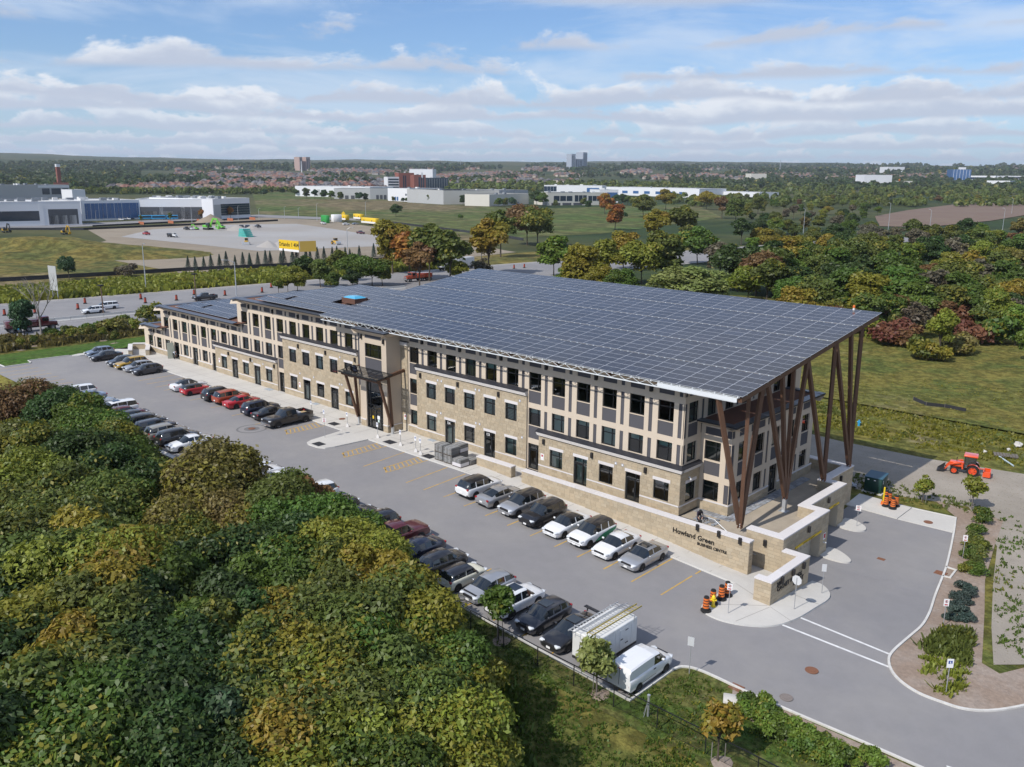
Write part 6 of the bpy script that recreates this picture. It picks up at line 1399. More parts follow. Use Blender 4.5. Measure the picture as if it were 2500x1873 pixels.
# road signs
def sign(base, h, plates, label, group=None, foot=None, rz=0.0, z=None, post=STEELP):
    x, y = base; zz = (G(x, y)+.15) if z is None else z; t = empty('road_sign', (x, y, zz), rz, label, 'sign', group)
    f = .0
    if foot: m = MB(); m.lathe([(.24, 0), (.24, .06), (.13, .34), (.001, .36)], n=4); m.build('concrete_foot', mat('white_concrete', (.72, .70, .68), .8) if 'white_concrete' not in bpy.data.materials else bpy.data.materials['white_concrete'], t)
    m = MB(); m.cyl((0, 0, f), (0, 0, h), .028, n=6); m.build('post', post, t)
    for kind, zc_, w_, hh, yaw in plates:
        if kind == 'stop':
            pts = [(.38*math.cos(a), .02, zc_+.38*math.sin(a)) for a in np.arange(8)*math.pi/4+math.pi/8]; m = MB(); m.face(pts).face([(x_, .035, z_) for x_, _, z_ in pts][::-1])
            for a_, b_ in zip(pts, pts[1:]+pts[:1]): m.face([a_, b_, (b_[0], .035, b_[2]), (a_[0], .035, a_[2])])
            o = m.build('plate', [mat('sign_back', (.66, .67, .68), .45, metal=.2)], t, None, yaw)
            m = MB(); m.face([(x_*.97, .038, zc_+(z_-zc_)*.97) for x_, _, z_ in pts][::-1]); m.build('stop_face', SIGNR, o)
            continue
        m = MB(); m.box(-w_/2, -.05, zc_-hh/2, w_/2, -.035, zc_+hh/2); o = m.build('plate', SIGNW if kind != 'back' else bpy.data.materials['sign_back'] if 'sign_back' in bpy.data.materials else SIGNW, t, None, yaw)
        if kind == 'access':
            m = MB(); m.box(-w_*.3, -.053, zc_-hh*.05, w_*.3, -.0501, zc_+hh*.3); m.build('symbol', SIGNB, o)
            m = MB(); m.box(-w_*.08, -.055, zc_+.02, w_*.05, -.0535, zc_+hh*.22).box(-w_*.05, -.055, zc_, w_*.18, -.0535, zc_+.04); m.build('wheelchair', SIGNW, o)
        if kind == 'fire':
            ring = [(w_*.30*math.cos(a), -.0525, zc_+hh*.16+w_*.30*math.sin(a)) for a in np.linspace(0, 2*math.pi, 16, endpoint=False)]; inn = [(x_*.72, y_, zc_+hh*.16+(z_-zc_-hh*.16)*.72) for x_, y_, z_ in ring]
            m = MB(); [m.face([ring[i], ring[(i+1) % 16], inn[(i+1) % 16], inn[i]]) for i in range(16)]; m.box(-w_*.3, -.053, zc_-hh*.38, w_*.3, -.0501, zc_-hh*.22); m.build('print', SIGNR, o)
            m = MB(); m.box(-.03, -.0535, zc_+hh*.04, .03, -.0515, zc_+hh*.28); m.build('symbol', BLK, o)
    return t
NA = lambda u, v: tuple(at(u, v)[:2])
for i, (a, b, la) in enumerate(((460, 822, 'accessible parking sign on white foot, nearest the glass entrance'), (870, 962, 'accessible parking sign on white foot by the hatched bay left of a lone yellow line'), (1143, 1078, 'left one of two accessible parking signs beside the stacked pavers'), (1228, 1124, 'right one of two accessible parking signs beside the stacked pavers'))):
    sign(NA(860+a*K7, 960+b*K7), 1.75, [('access', 1.5, .32, .5, 0)], la, 'accessible parking signs', True)
for a, b, la in ((1482, 1142, 'accessible parking sign on white foot behind the black pickup'), (2125, 1362, 'accessible parking sign on white foot between dark plate and peninsula')): sign(NA(560+a*K7, 860+b*K7), 1.75, [('access', 1.5, .32, .5, 0)], la, 'accessible parking signs', True)
sign(NA(560+1720*K7, 860+1555*K7), 3.2, [('access', 2.95, .32, .5, 0), ('fire', 2.0, .45, .45, .5)], 'tall sign post with two plates on the concrete peninsula')
sign(NA(1550+753*.30176, 1150+1165*.30176), 2.3, [('fire', 2.05, .36, .5, .4)], 'no stopping sign beside the hydrant on the corner paving')
sign(NA(1550+1287*.30176, 1150+1132*.30176), 2.45, [('stop', 2.25, 0, 0, -.55)], 'stop sign seen from its pale back before the address wall', rz=.5+math.pi*0)
sign(NA(1550+1510*.30176, 1150+1003*.30176), 2.35, [('back', 2.1, .34, .6, .1)], 'white plate sign at the driveway edge of the corner paving', rz=.5)
sign(NA(1000+2012*.33906, 1350+885*.33906), 2.55, [('back', 2.25, .4, .6, .3)], 'pale sign on the grass corner beside the white van', z=None)
sign(NA(1550+1793*.30176, 1150+460*.30176), 2.05, [('fire', 1.8, .45, .5, .3)], 'no stopping sign on the farther garage island')
sign(NA(2080+815*.33097, 1060+920*.33097), 2.1, [('fire', 1.85, .36, .55, .5)], 'fire route sign in the mulch bed behind the catch basin notch', z=-2.9)
sign(NA(2080+672*.33097, 1300+690*.33097), 2.1, [('fire', 1.85, .36, .55, .6)], 'fire route sign in the mulch bed before the dark shrub clump', z=-2.75)
sign(NA(1750+1648*.33906, 1500+575*.33906), 2.3, [('access', 2.0, .4, .6, .7)], 'blue and white sign leaning among grass clumps at the kerb bend', z=None)
# barrels and hydrant
BORG = mat('barrel_orange', (.72, .17, .03), .55, (6, .1), obj=True); BBLK = mat('rubber_black', (.02, .02, .021), .7); REDB = mat('barrel_red', (.50, .075, .035), .6)
def barrel_mesh(org, r=.22, h=1.0):
    m = MB(); prof = [(.38, 0), (.38, .08), (r+.03, .10), (r+.03, .26)]; mi = [1, 1, 1]; z = .26
    for k in range(4):
        q = r+.02-k*.012; prof += [(q, z+.002), (q, z+.12), (q-.012, z+.125), (q-.012, z+.20)]; mi += [0, 0, 0, 1] if k else [1, 0, 0, 1]; z += .20
    prof += [(r-.06, z+.02), (r-.06, z+.06), (.001, z+.06)]; mi += [1, 1, 1]; mi = mi[:len(prof)-1]+[1]*(len(prof)-1-len(mi)); m.lathe(prof, n=14, mis=mi); return m.data('barrel', [org, BBLK], True)
BAR = barrel_mesh(BORG); BAR2 = barrel_mesh(REDB)
def barrel(x, y, label, z=None, me=BAR, group='orange construction barrels', s=1.0):
    o = put('construction_barrel', me, None, (x, y, (G(x, y)+.15) if z is None else z), rt.random()*6); o.scale = (s, s, s); tag(o, label, 'barrel', group)
for a, b, la in ((572, 1145, 'orange and black barrel nearest the asphalt in front of the hydrant'), (628, 1088, 'orange and black barrel directly behind the yellow hydrant'), (697, 1052, 'orange and black barrel right of the hydrant'), (745, 1022, 'orange and black barrel farthest from the asphalt by the hydrant')):
    x, y = NA(1550+a*.30176, 1150+b*.30176); barrel(x, y, la)
for a, b, la in ((248, 540, 'front left barrel of the cluster by the green transformer box'), (298, 558, 'front middle barrel of the cluster by the green transformer box'), (322, 540, 'front right barrel of the cluster by the green transformer box'), (250, 500, 'rear left barrel of the cluster by the green transformer box'), (272, 512, 'rear right barrel of the cluster by the green transformer box')):
    x, y = NA(2080+a*.33097, 1060+b*.33097); barrel(x, y, la, -2.83)
x, y = NA(1550+632*.30176, 1150+1112*.30176); t = empty('fire_hydrant', (x, y, G(x, y)+.15), .4, 'yellow fire hydrant among orange barrels on the paving corner', 'hydrant'); HY = mat('hydrant_yellow', (.78, .58, .02), .4, coat=.3)
MB().lathe([(.19, 0), (.19, .06), (.11, .08), (.11, .62), (.15, .64), (.15, .70), (.12, .80), (.05, .88), (.001, .89)], n=12).build('barrel', HY, t, smooth=True)
for sx in (1, -1): m = MB(); m.cyl((sx*.08, 0, .52), (sx*.22, 0, .52), .065, n=8); m.build('nozzle', HY, t)
m = MB(); m.cyl((0, -.06, .48), (0, -.22, .48), .085, n=8); m.build('pumper_nozzle', HY, t); m = MB(); m.cyl((0, 0, .88), (0, 0, .95), .035, n=5); m.build('bonnet_nut', HY, t)
p = at(2080+228*.33097, 1060+525*.33097); m = MB(); m.lathe([(.26, 0), (.2, .3), (.09, .32)], n=10); m.lathe([(.085, .3), (.085, 1.75), (.001, 1.8)], n=10, mi=1); tag(m.build('bollard', [BORG, HY], None, (p[0], p[1], -2.83), smooth=True), 'yellow bollard in an orange sleeve beside the transformer box', 'bollard')
# pallets of pavers
PVG_ = mat('paver_stack', (.20, .20, .195), .9, (5, .2), obj=True, rand=.2); WRAP = mat('white_wrap', (.66, .64, .66), .5, obj=True); WOOD = mat('pallet_wood', (.16, .14, .12), .9, (5, .3), obj=True)
def pallet(x, y, z, w, l, h, rz, label, wrap=False):
    t = empty('paver_pallet', (x, y, z), rz, label, 'pallet', 'pallets of grey pavers'); n = 5; hl = (h-.12)/n
    m = MB(); m.box(-w/2, -l/2, 0, w/2, l/2, .02).box(-w/2, -l/2, .09, w/2, l/2, .12); [m.box(q-.05, -l/2, .02, q+.05, l/2, .09) for q in (-w/2+.05, 0, w/2-.05)]; m.build('pallet', WOOD, t)
    for i in range(n):
        m = MB()
        for a in range(4): m.box(-w/2+a*w/4+.006, -l/2, .12+i*hl+.004, -w/2+(a+1)*w/4-.006, l/2, .12+(i+1)*hl-.004, 0, rt.random())
        m.build('paver_layer', PVG_, t)
    for d in (-.2, .2): m = MB(); m.box(w*d-.01, -l/2-.006, .1, w*d+.01, l/2+.006, h+.006); m.build('strap', SIGNW, t)
    if wrap: m = MB(); m.box(-w/2-.01, -l/2-.01, .10, w/2+.01, l/2+.01, h*.55, skip='tb'); m.build('wrap', WRAP, t)
def pb_(a, b): p = at(860+a*K7, 960+b*K7); return p[0], p[1], G(p[0], p[1])+.15
q1 = pb_(1565, 1240); q2 = pb_(1700, 1300); q3 = pb_(1910, 1355)
bx, by, bz = q2[0]-.1, q2[1]+.75, q2[2]
for i, (dx, dy, lv, la) in enumerate(((-1.35, 0.0, 0, 'lower pallet of pavers at the kerb end of the stack, farthest from the van side'), (-1.35, 0.0, 1, 'upper pallet of pavers at the far kerb end of the stack'), (0.0, 0.0, 0, 'lower pallet of pavers in the middle of the stack along the kerb'), (0.0, 0.0, 1, 'upper pallet of pavers in the middle of the stack along the kerb'), (-.1, 1.3, 0, 'lower pallet of pavers at the back of the stack by the door'), (-.1, 1.3, 1, 'upper pallet of pavers at the back of the stack with white wrap'), (1.45, -.1, 0, 'single low pallet of pavers with white wrap at the near end of the stack'), (1.55, 1.15, 0, 'small leftover pallet of dark pavers behind the white wrapped one'))):
    pallet(bx+dx, by+dy, bz+lv*.86, 1.2, 1.15, .84 if i < 6 else .80 if i == 6 else .5, .02*(i % 3), la, i in (5, 6))
# low stair walls at the far end of the paving
def low_wall(x0, y0, x1, y1, h, label, th=.55):
    t = empty('low_stair_wall', (x0, y0, G(x0, y0)+.1), 0, label, 'wall', 'low walls round the far stair'); O = np.array(t.location); m = MB(); a = math.atan2(y1-y0, x1-x0); L = math.hypot(x1-x0, y1-y0); t.rotation_euler = (0, 0, a)
    m.box(0, -th/2, -.1, L, th/2, h-.1); m.build('wall_body', STONE, t); m = MB(); m.box(-.06, -th/2-.06, h-.1, L+.06, th/2+.06, h+.03); m.build('coping_slab', COPE, t)
f4 = 400/1269
w0, w1, w2 = at(905*f4, 640+690*f4), at(1005*f4, 640+728*f4), at(1085*f4, 640+725*f4)
low_wall(-101.8, -1.8, -96.9, -4.0, 1.0, 'near low stone wall of the stair pit beside the black sedan'); low_wall(-100.2, .5, -95.4, -1.9, 1.0, 'rear low stone wall of the stair pit nearest the building end'); low_wall(-102.1, -1.2, -100.6, .75, 1.0, 'short low stone wall closing the stair pit on the lawn side')
# transformer box, sheet, concrete block, vent pipe
GRN = mat('box_green', (.010, .045, .035), .5, (1.2, .2), obj=True); GRNT = mat('box_top', (.035, .10, .15), .5, obj=True)
p = at(2080+155*.33097, 1060+440*.33097, LOW); t = empty('transformer_box', (9.6, 26.6, LOW), .08, 'dark green transformer box on a concrete pad behind the garage', 'utility box')
MB().box(-1.0, -1.3, -.05, 1.0, 1.2, .10).build('pad', CONC, t); m = MB(); m.box(-.85, -1.0, .1, .85, 1.0, 1.62); put('cabinet', round_edges(m.data('cabinet', [GRN]), .03, 1), t); m = MB(); m.mesh([(-.9, -1.06, 1.62), (.9, -1.06, 1.62), (.9, 1.06, 1.70), (-.9, 1.06, 1.70), (-.9, -1.06, 1.68), (.9, -1.06, 1.68), (.9, 1.06, 1.80), (-.9, 1.06, 1.80)], [(4, 5, 6, 7), (0, 1, 5, 4), (1, 2, 6, 5), (3, 0, 4, 7), (2, 3, 7, 6)]); m.build('lid', GRNT, t)
for x_, z_ in ((-.5, 1.4), (.15, 1.38)): m = MB(); m.box(x_-.1, -1.02, z_-.05, x_+.1, -1.0, z_+.05); m.build('label_plate', SIGNW, t)
for z_ in (1.1, 1.3): m = MB(); m.box(.85, -.6, z_-.08, .87, -.45, z_+.08); m.build('label_plate', SIGNW, t)
m = MB(); rr = random.Random(4); hs_ = [[rr.random()*.3 for _ in range(6)] for _ in range(6)]
for i in range(5):
    for j in range(5): m.face([(i*.3, j*.3, hs_[i][j]), (i*.3+.3, j*.3, hs_[i+1][j]), (i*.3+.3, j*.3+.3, hs_[i+1][j+1]), (i*.3, j*.3+.3, hs_[i][j+1])])
tag(m.build('crumpled_sheet', mat('sheet_grey', (.40, .42, .45), .6), None, (6.6, 25.2, LOW+.03), .3), 'crumpled pale grey sheet on the ground left of the transformer box', 'sheet')
p = at(1750+125*.33906, 1500+640*.33906); m = MB(); m.box(-.65, -.45, -.3, .65, .45, .35); tag(put('concrete_block', round_edges(m.data('concrete_block', [CONC]), .04, 1), None, (p[0], p[1], G(*p[:2])), .5), 'pale concrete block half sunk beside the left kerb', 'block')
p = at(1000+1715*.33906, 1350+1178*.33906); t = empty('vent_pipe', (p[0], p[1], G(*p[:2])), 0, 'short grey steel pipe with two stays by the fence below the van', 'pipe'); MB().cyl((0, 0, 0), (0, 0, 1.35), .07, n=8).cyl((0, 0, 1.35), (0, 0, 1.42), .10, n=8).build('pipe', GALV, t)
for dx, dy in ((-.3, .0), (-.12, -.25)): m = MB(); m.cyl((dx, dy, 0), (0, 0, 1.15), .02, n=5); m.build('stay', GALV, t)
# young trees with stakes and mulch rings
def sapling(u, v, h, col, label, stake=True, ring=True, xy=None, proto=0, z=None):
    x, y = xy or NA(u, v); t = tree(x, y, h, AIRY[proto], col, label, 'young tree', 'young trees', 'young_tree', 1.05, z)
    if ring: m = MB(); m.lathe([(.95, -.08), (.8, .06), (.001, .12)], n=12); put('mulch_ring', m.data('mulch_ring', [MULCH]), t)
    if stake:
        for d in (.35, -.35): m = MB(); m.cyl((d, .1, -.1), (d, .1, 1.25), .025, n=5); m.build('stake', BARKG, t)
sapling(1000+640*.339, 1350+625*.339, 3.9, 'green', 'young tree inside the fence before the white crossover', proto=0)
sapling(1000+1345*.339, 1350+1010*.339, 3.9, 'willow', 'young tree at the fence behind the white trailer', proto=1)
sapling(1752, 1858, 3.6, 'gold', 'golden young tree at the left kerb by the concrete block', proto=0)
sapling(2080+520*.331, 1060+505*.331, 2.9, 'lime', 'slim young tree in the bed left of the tractor shadow', ring=False, proto=1)
sapling(2080+880*.331, 1060+550*.331, 3.5, 'lime', 'yellow green young tree in front of the orange tractor', ring=False, proto=0)
for i, (a, b, h) in enumerate(((555, 620, 2.6), (690, 590, 2.4), (800, 610, 2.6), (895, 630, 2.5), (1050, 565, 3.4), (45, 660, 2.4), (165, 680, 2.3), (270, 650, 2.2), (870, 560, 3.2))): sapling(a*f4, 640+b*f4, h, ('lime', 'tan', 'lime', 'olive')[i % 4], 'thin young tree in a mulch ring on the far lawn, %s counting from the left' % ordw([4, 5, 6, 8, 9, 0, 1, 2, 7][i]), stake=False, proto=i % 2)
# shrubs of the beds
def shrub(x, y, h, col, label, group, wide=1.0, z=None, k=None): return tree(x, y, h, SHRUB[rt.randrange(3) if k is None else k], col, label, 'shrub', group, 'shrub', wide, z)
pts = [(215, 690), (255, 760), (330, 720), (390, 770), (350, 840), (440, 800), (480, 900), (530, 850), (590, 900), (620, 980), (680, 940), (700, 1010), (770, 980), (790, 1060), (850, 1010), (880, 1080), (950, 1060), (1100, 1075)]
for i, (a, b) in enumerate(pts): x, y = NA(1750+a*.33906, 1500+b*.33906); shrub(x, y, .95+.3*rt.random(), 'fresh' if i % 3 else 'green', 'leafy green rose shrub in the left kerb bed, %s from the concrete block' % ordw(i), 'shrubs in the left kerb bed', 1.0)
for i, (a, b) in enumerate(((945, 610), (965, 660), (930, 740), (900, 800), (940, 850), (880, 880), (920, 930))): x, y = NA(2080+a*.331, 1060+b*.331); shrub(x, y, .9+.4*rt.random(), 'green' if i < 3 else 'olive', 'bushy green shrub in the right bed, %s from the dirt track' % ordw(i), 'shrubs in the right bed', 1.1)
for i, (a, b) in enumerate(((880, 110), (930, 130), (870, 190), (900, 230), (850, 290), (920, 300), (800, 410), (850, 430), (870, 480), (770, 490), (830, 530), (740, 590), (800, 590), (720, 640), (830, 650), (770, 550))): x, y = NA(2080+a*.331, 1300+b*.331); shrub(x, y, .8+.3*rt.random() if i < 6 else .6+.2*rt.random(), ('olive', 'lime', 'green')[i % 3] if i < 6 else 'spruce', '%s shrub in the right bed, %s from the top signpost' % ('olive leafy' if i < 6 else 'small dark', ordw(i)), 'shrubs in the right bed', 1.15)
tufts('ornamental_grass', [NA(1750+a*.339, 1500+b*.339) for a, b in ((1640, 90), (1850, 130), (1820, 400), (1700, 330), (1540, 300), (1450, 230), (1560, 160))], 420, .16, .42, 'olive', alpha=.3)
tufts('ornamental_grass', [NA(1750+a*.339, 1500+b*.339) for a, b in ((1400, 300), (1560, 330), (1800, 360), (1780, 560), (1660, 600), (1500, 520), (1430, 430))], 110, .14, .36, 'lime', alpha=.3)
tufts('weed', [(22.0, 29), (24.5, 24), (26.5, 14), (28.6, 4), (29.6, 1), (27.8, 1), (25.6, 8), (23.4, 18), (20.8, 27)], 160, .12, .22, 'green', alpha=.3, zoff=.03)
tufts('weed', [(5, 28), (8.6, 24.7), (18, 26), (21, 29), (14, 30), (6, 30.5)], 260, .12, .22, 'olive', alpha=.3, zoff=.03)
# tractor with front loader and box blade
t = empty('tractor', (14.6, 38.95, LOW+.02), math.pi+.22, 'orange tractor with cab, front loader and box blade on the dirt track', 'tractor'); OR = PAINTS['kubota']
def wheel_at(parent, x, y, r, w_, rimc):
    ty, rm = wheel_meshes(r, w_, 6); e = empty('wheel', (x, y, r), 0 if y < 0 else math.pi, parent=parent); put('tyre', ty, e); put('rim', rm, e, mats=[rimc, rimc])
for y in (-.72, .72): wheel_at(t, -.75, y, .62, .36, OR); wheel_at(t, 1.05, y, .42, .26, OR)
m = MB(); m.box(.15, -.34, .72, 1.55, .34, 1.28); put('bonnet', round_edges(m.data('bonnet', [OR]), .10, 3), t); m = MB(); m.box(-1.0, -.22, .45, 1.45, .22, .75); m.build('chassis', BLACKP, t)
m = MB(); m.box(-.95, -.60, .80, .12, .60, 2.05); put('cab_glass', m.data('cab_glass', [GLASSD]), t); m = MB(); [m.box(x-.035, y-.035, .7, x+.035, y+.035, 2.1) for x in (-.95, .12) for y in (-.6, .6)]; m.build('cab_frame', BLACKP, t)
m = MB(); m.box(-1.12, -.72, 2.08, .25, .72, 2.26); put('cab_roof', round_edges(m.data('cab_roof', [OR]), .07, 2), t)
m = MB(); m.box(-.8, -.26, .85, -.35, .26, .95).box(-.85, -.26, .95, -.75, .26, 1.45); m.build('seat', BLACKP, t)
for y in (-.72, .72): m = MB(); m.lathe([(.70, -.22), (.70, .22)], n=20); me = m.data('mudguard', [OR]); me.transform(Matrix.Rotation(math.pi/2, 4, 'X')); bm = bmesh.new(); bm.from_mesh(me); bmesh.ops.delete(bm, geom=[f_ for f_ in bm.faces if f_.calc_center_median().z < .2], context='FACES'); bm.to_mesh(me); bm.free(); put('mudguard', me, t, (-.75, y, .64))
for y in (-.52, .52): m = MB(); m.beam((.25, y, .6), (.35, y, 1.35), .1, .14).beam((.35, y, 1.35), (1.5, y, 1.0), .09, .14).beam((1.5, y, 1.0), (2.0, y, .35), .09, .14); m.build('loader_arm', OR, t)
m = MB(); m.face([(2.0, -.8, .75), (2.0, .8, .75), (2.1, .8, .1), (2.1, -.8, .1)]).face([(2.1, -.8, .1), (2.1, .8, .1), (2.75, .8, .08), (2.75, -.8, .08)]).face([(2.0, -.8, .75), (2.1, -.8, .1), (2.75, -.8, .08)]).face([(2.0, .8, .75), (2.1, .8, .1), (2.75, .8, .08)]); m.build('bucket', BLACKP, t)
m = MB(); m.box(-2.5, -.75, .15, -2.44, .75, .75).box(-2.5, -.75, .15, -1.75, -.70, .75).box(-2.5, .70, .15, -1.75, .75, .75).box(-1.85, -.75, .6, -1.75, .75, .75).beam((-1.0, 0, .8), (-1.8, 0, .8), .08); m.build('box_blade', OR, t)
m = MB(); m.cyl((.9, .0, 1.2), (.9, .0, 1.75), .04, n=6); m.build('exhaust', BLACKP, t)
# rubble by the field, pallet, pipe, silt fence, blue marker
def rock(x, y, s, c, label, z=None):
    bm = bmesh.new(); bmesh.ops.create_icosphere(bm, subdivisions=2, radius=1); sd = rt.random()*50
    for v in bm.verts: v.co *= .75+.5*mnoise.noise(v.co*1.3+Vector((sd, 0, 0))); v.co.z *= .75
    me = bpy.data.meshes.new('rock'); bm.to_mesh(me); bm.free(); me.materials.append(c); o = put('rock', me, None, (x, y, (G(x, y) if z is None else z)+s*.3), rt.random()*6); o.scale = (s, s*.8, s); tag(o, label, 'rock')
RK = mat('limestone', (.52, .50, .47), .9, (3, .15), obj=True)
for a, b, s, la in ((1222, 95, .75, 'big pale boulder at the weedy bank right of the tractor'), (980, 140, .45, 'flat pale stone right behind the tractor cab'), (1155, 120, .35, 'small white stone left of the big pale boulder')): x, y = NA(2080+a*.331, 1060+b*.331); rock(x, y, s, RK, la)
x, y = NA(2080+1130*.331, 1060+165*.331); t = empty('wooden_pallet', (x, y, G(x, y)+.1), .35, 'weathered wooden pallet lying on the weedy bank right of the tractor', 'pallet')
for i in range(8): m = MB(); m.box(-1.2+i*.32, -.7, .1, -.95+i*.32, .7, .13); m.build('slat', WOOD, t)
for y_ in (-.6, 0, .6): m = MB(); m.box(-1.2, y_-.05, 0, 1.35, y_+.05, .1); m.build('bearer', WOOD, t)
p, q = at(2080+1085*.331, 1060+170*.331), at(2080+1190*.331, 1060+240*.331); m = MB(); m.cyl(np.array([0, 0, .1]), np.array([q[0]-p[0], q[1]-p[1], .1]), .09, n=7); tag(m.build('plastic_pipe', mat('pipe_pale_blue', (.45, .55, .60), .5), None, p), 'pale blue plastic pipe lying on the bank right of the tractor', 'pipe')
p = [at(a*D_, b*D_) for a, b in ((1972, 868), (2000, 880), (2040, 884), (2085, 893))]; t = empty('silt_fence', p[0], 0, 'short sagging piece of black silt fence in the meadow behind the tractor', 'fence')
for a, b in zip(p, p[1:]): m = MB(); a_, b_ = a-p[0], b-p[0]; m.mesh([a_, b_, b_+np.array([0, 0, .7]), a_+np.array([0, 0, .75]), a_+np.array([.05, .05, 0]), b_+np.array([.05, .05, 0]), b_+np.array([.05, .05, .7]), a_+np.array([.05, .05, .75])], [(0, 1, 2, 3), (7, 6, 5, 4), (3, 2, 6, 7)]); m.build('fabric', DARKW, t); m = MB(); m.cyl(a_+np.array([0, 0, -.2]), a_+np.array([0, 0, .9]), .03, n=5); m.build('stake', WOOD, t)
x, y = NA(1855*D_, 920*D_); t = empty('blue_valve_post', (x, y, G(x, y)), 0, 'small bright blue valve post standing in the shaded meadow', 'post'); MB().cyl((0, 0, 0), (0, 0, .8), .16, .12, n=8).build('post', PAINTS['skyblue'], t); MB().cyl((-.25, 0, .5), (.25, 0, .5), .08, n=6).build('outlet', PAINTS['skyblue'], t)
t = empty('orange_white_object', (6.3, 24.6, zc(24.6)), 0, 'small orange and white beacon on the far edge of the solar canopy', 'beacon'); MB().cyl((0, 0, 0), (0, 0, .25), .11, n=8).build('base', SIGNW, t); MB().lathe([(.13, .25), (.13, .42), (.05, .52), (.001, .53)], n=8).build('orange_cap', BORG, t)  # unidentified orange and white thing, given the shape of a beacon
# ---- people: one skinned body each
SKIN = mat('skin', (.46, .27, .20), .6); SHIRTW = mat('shirt_pale', (.50, .54, .60), .8); TROU = mat('trousers_dark', (.018, .02, .03), .8); JACK = mat('jacket_purple', (.045, .035, .06), .8); HAT = mat('hat_black', (.012, .012, .012), .8); VEST = mat('vest_yellow', (.55, .60, .03), .7)
def person(loc, rz, J, label, mats_, hat=None, scale=1.0):
    "J: joints name -> (x, y, z, radius); the skin grows over them"
    E_ = [('pelvis', 'spine'), ('spine', 'chest'), ('chest', 'neck'), ('neck', 'head'), ('head', 'crown')]+[(a+s, b+s) for s in 'LR' for a, b in (('sh', 'el'), ('el', 'wr'), ('wr', 'hand'), ('hip', 'kn'), ('kn', 'an'), ('an', 'toe'))]+[('chest', 'shL'), ('chest', 'shR'), ('pelvis', 'hipL'), ('pelvis', 'hipR')]
    E_ += [('wr'+s, f+s) for s in 'LR' for f in ()]
    N_ = list(J); me = bpy.data.meshes.new('body_src'); me.from_pydata([J[n][:3] for n in N_], [(N_.index(a), N_.index(b)) for a, b in E_], [])
    o = bpy.data.objects.new('body_src', me); COL.objects.link(o); o.modifiers.new('s', 'SKIN'); o.modifiers.new('u', 'SUBSURF').levels = 1
    for i, n in enumerate(N_): sv = me.skin_vertices[0].data[i]; sv.radius = (J[n][3],)*2; sv.use_root = n == 'pelvis'
    dg = bpy.context.evaluated_depsgraph_get(); bm_ = bpy.data.meshes.new_from_object(o.evaluated_get(dg)); bpy.data.objects.remove(o)
    cls = dict(head=0, crown=0, neck=0, handL=0, handR=0, wrL=0, wrR=0, chest=1, spine=1, shL=1, shR=1, elL=1, elR=1)
    bm_.materials.clear(); [bm_.materials.append(m_) for m_ in mats_]
    P_ = np.array([J[n][:3] for n in N_])
    for p in bm_.polygons: p.material_index = cls.get(N_[int(np.argmin(((P_-np.array(p.center))**2).sum(1)))], 2); p.use_smooth = True
    bm_.name = 'body'; t = empty('person', loc, rz, label, 'person'); t.scale = (scale,)*3; put('body', bm_, t)
    for s in 'LR':                                            # five fingers on each hand
        h, w_ = np.array(J['hand'+s][:3]), np.array(J['wr'+s][:3]); d = (h-w_)/np.linalg.norm(h-w_); a = np.cross(d, (0.3, 1, .2)); a /= np.linalg.norm(a); m = MB()
        for k, L in ((-1.5, .06), (-.5, .075), (.5, .07), (1.5, .055)): m.cyl(h+a*k*.018, h+a*k*.02+d*L*.6, .010, .009, 5).cyl(h+a*k*.02+d*L*.6, h+a*k*.02+d*L-np.array([0, 0, .015]), .009, .007, 5)
        m.cyl(h-a*.03-d*.04, h-a*.065+d*.01, .011, .009, 5); m.build('hand', mats_[0], t)
    if hat: hd = np.array(J['crown'][:3]); m = MB(); m.lathe([(.19, -.03), (.12, .0), (.11, .07), (.06, .10), (.001, .105)], tuple(hd), n=12); m.build('hat', hat, t)
    else: hd = np.array(J['crown'][:3]); m = MB(); m.lathe([(.105, -.06), (.11, .0), (.08, .06), (.001, .085)], tuple(hd), n=10); m.build('hair', HAT, t)
    return t
bend = dict(pelvis=(0, 0, .95, .15), spine=(.14, 0, 1.08, .14), chest=(.34, 0, 1.16, .15), neck=(.47, 0, 1.16, .06), head=(.56, 0, 1.14, .095), crown=(.64, 0, 1.12, .08), shL=(.36, .19, 1.12, .06), elL=(.42, .22, .85, .045), wrL=(.52, .16, .62, .035), handL=(.56, .14, .54, .04), shR=(.36, -.19, 1.12, .06), elR=(.46, -.22, .88, .045), wrR=(.56, -.12, .66, .035), handR=(.60, -.10, .58, .04),
            hipL=(0, .10, .90, .10), knL=(.10, .14, .50, .07), anL=(-.12, .16, .09, .05), toeL=(.04, .18, .04, .045), hipR=(0, -.10, .90, .10), knR=(.02, -.14, .48, .07), anR=(.22, -.16, .09, .05), toeR=(.38, -.17, .04, .045))
p = at(330+700*K7, 660+1610*K7); person((p[0], p[1], G(p[0], p[1])+.15), .3, bend, 'person in pale shirt bending forward beside the open door at the far end', [SKIN, SHIRTW, TROU])
kneel = dict(pelvis=(-.1, 0, .42, .15), spine=(.0, 0, .60, .14), chest=(.18, 0, .78, .15), neck=(.28, 0, .86, .06), head=(.36, 0, .90, .095), crown=(.42, 0, .94, .085), shL=(.18, .19, .76, .06), elL=(.34, .24, .50, .045), wrL=(.50, .14, .32, .035), handL=(.56, .10, .24, .04), shR=(.18, -.19, .76, .06), elR=(.36, -.24, .52, .045), wrR=(.52, -.12, .34, .035), handR=(.57, -.08, .26, .04),
            hipL=(-.08, .10, .42, .10), knL=(.28, .16, .10, .07), anL=(-.16, .15, .08, .05), toeL=(-.28, .15, .05, .045), hipR=(-.08, -.10, .42, .10), knR=(.30, -.16, .10, .07), anR=(-.14, -.15, .08, .05), toeR=(-.26, -.15, .05, .045))
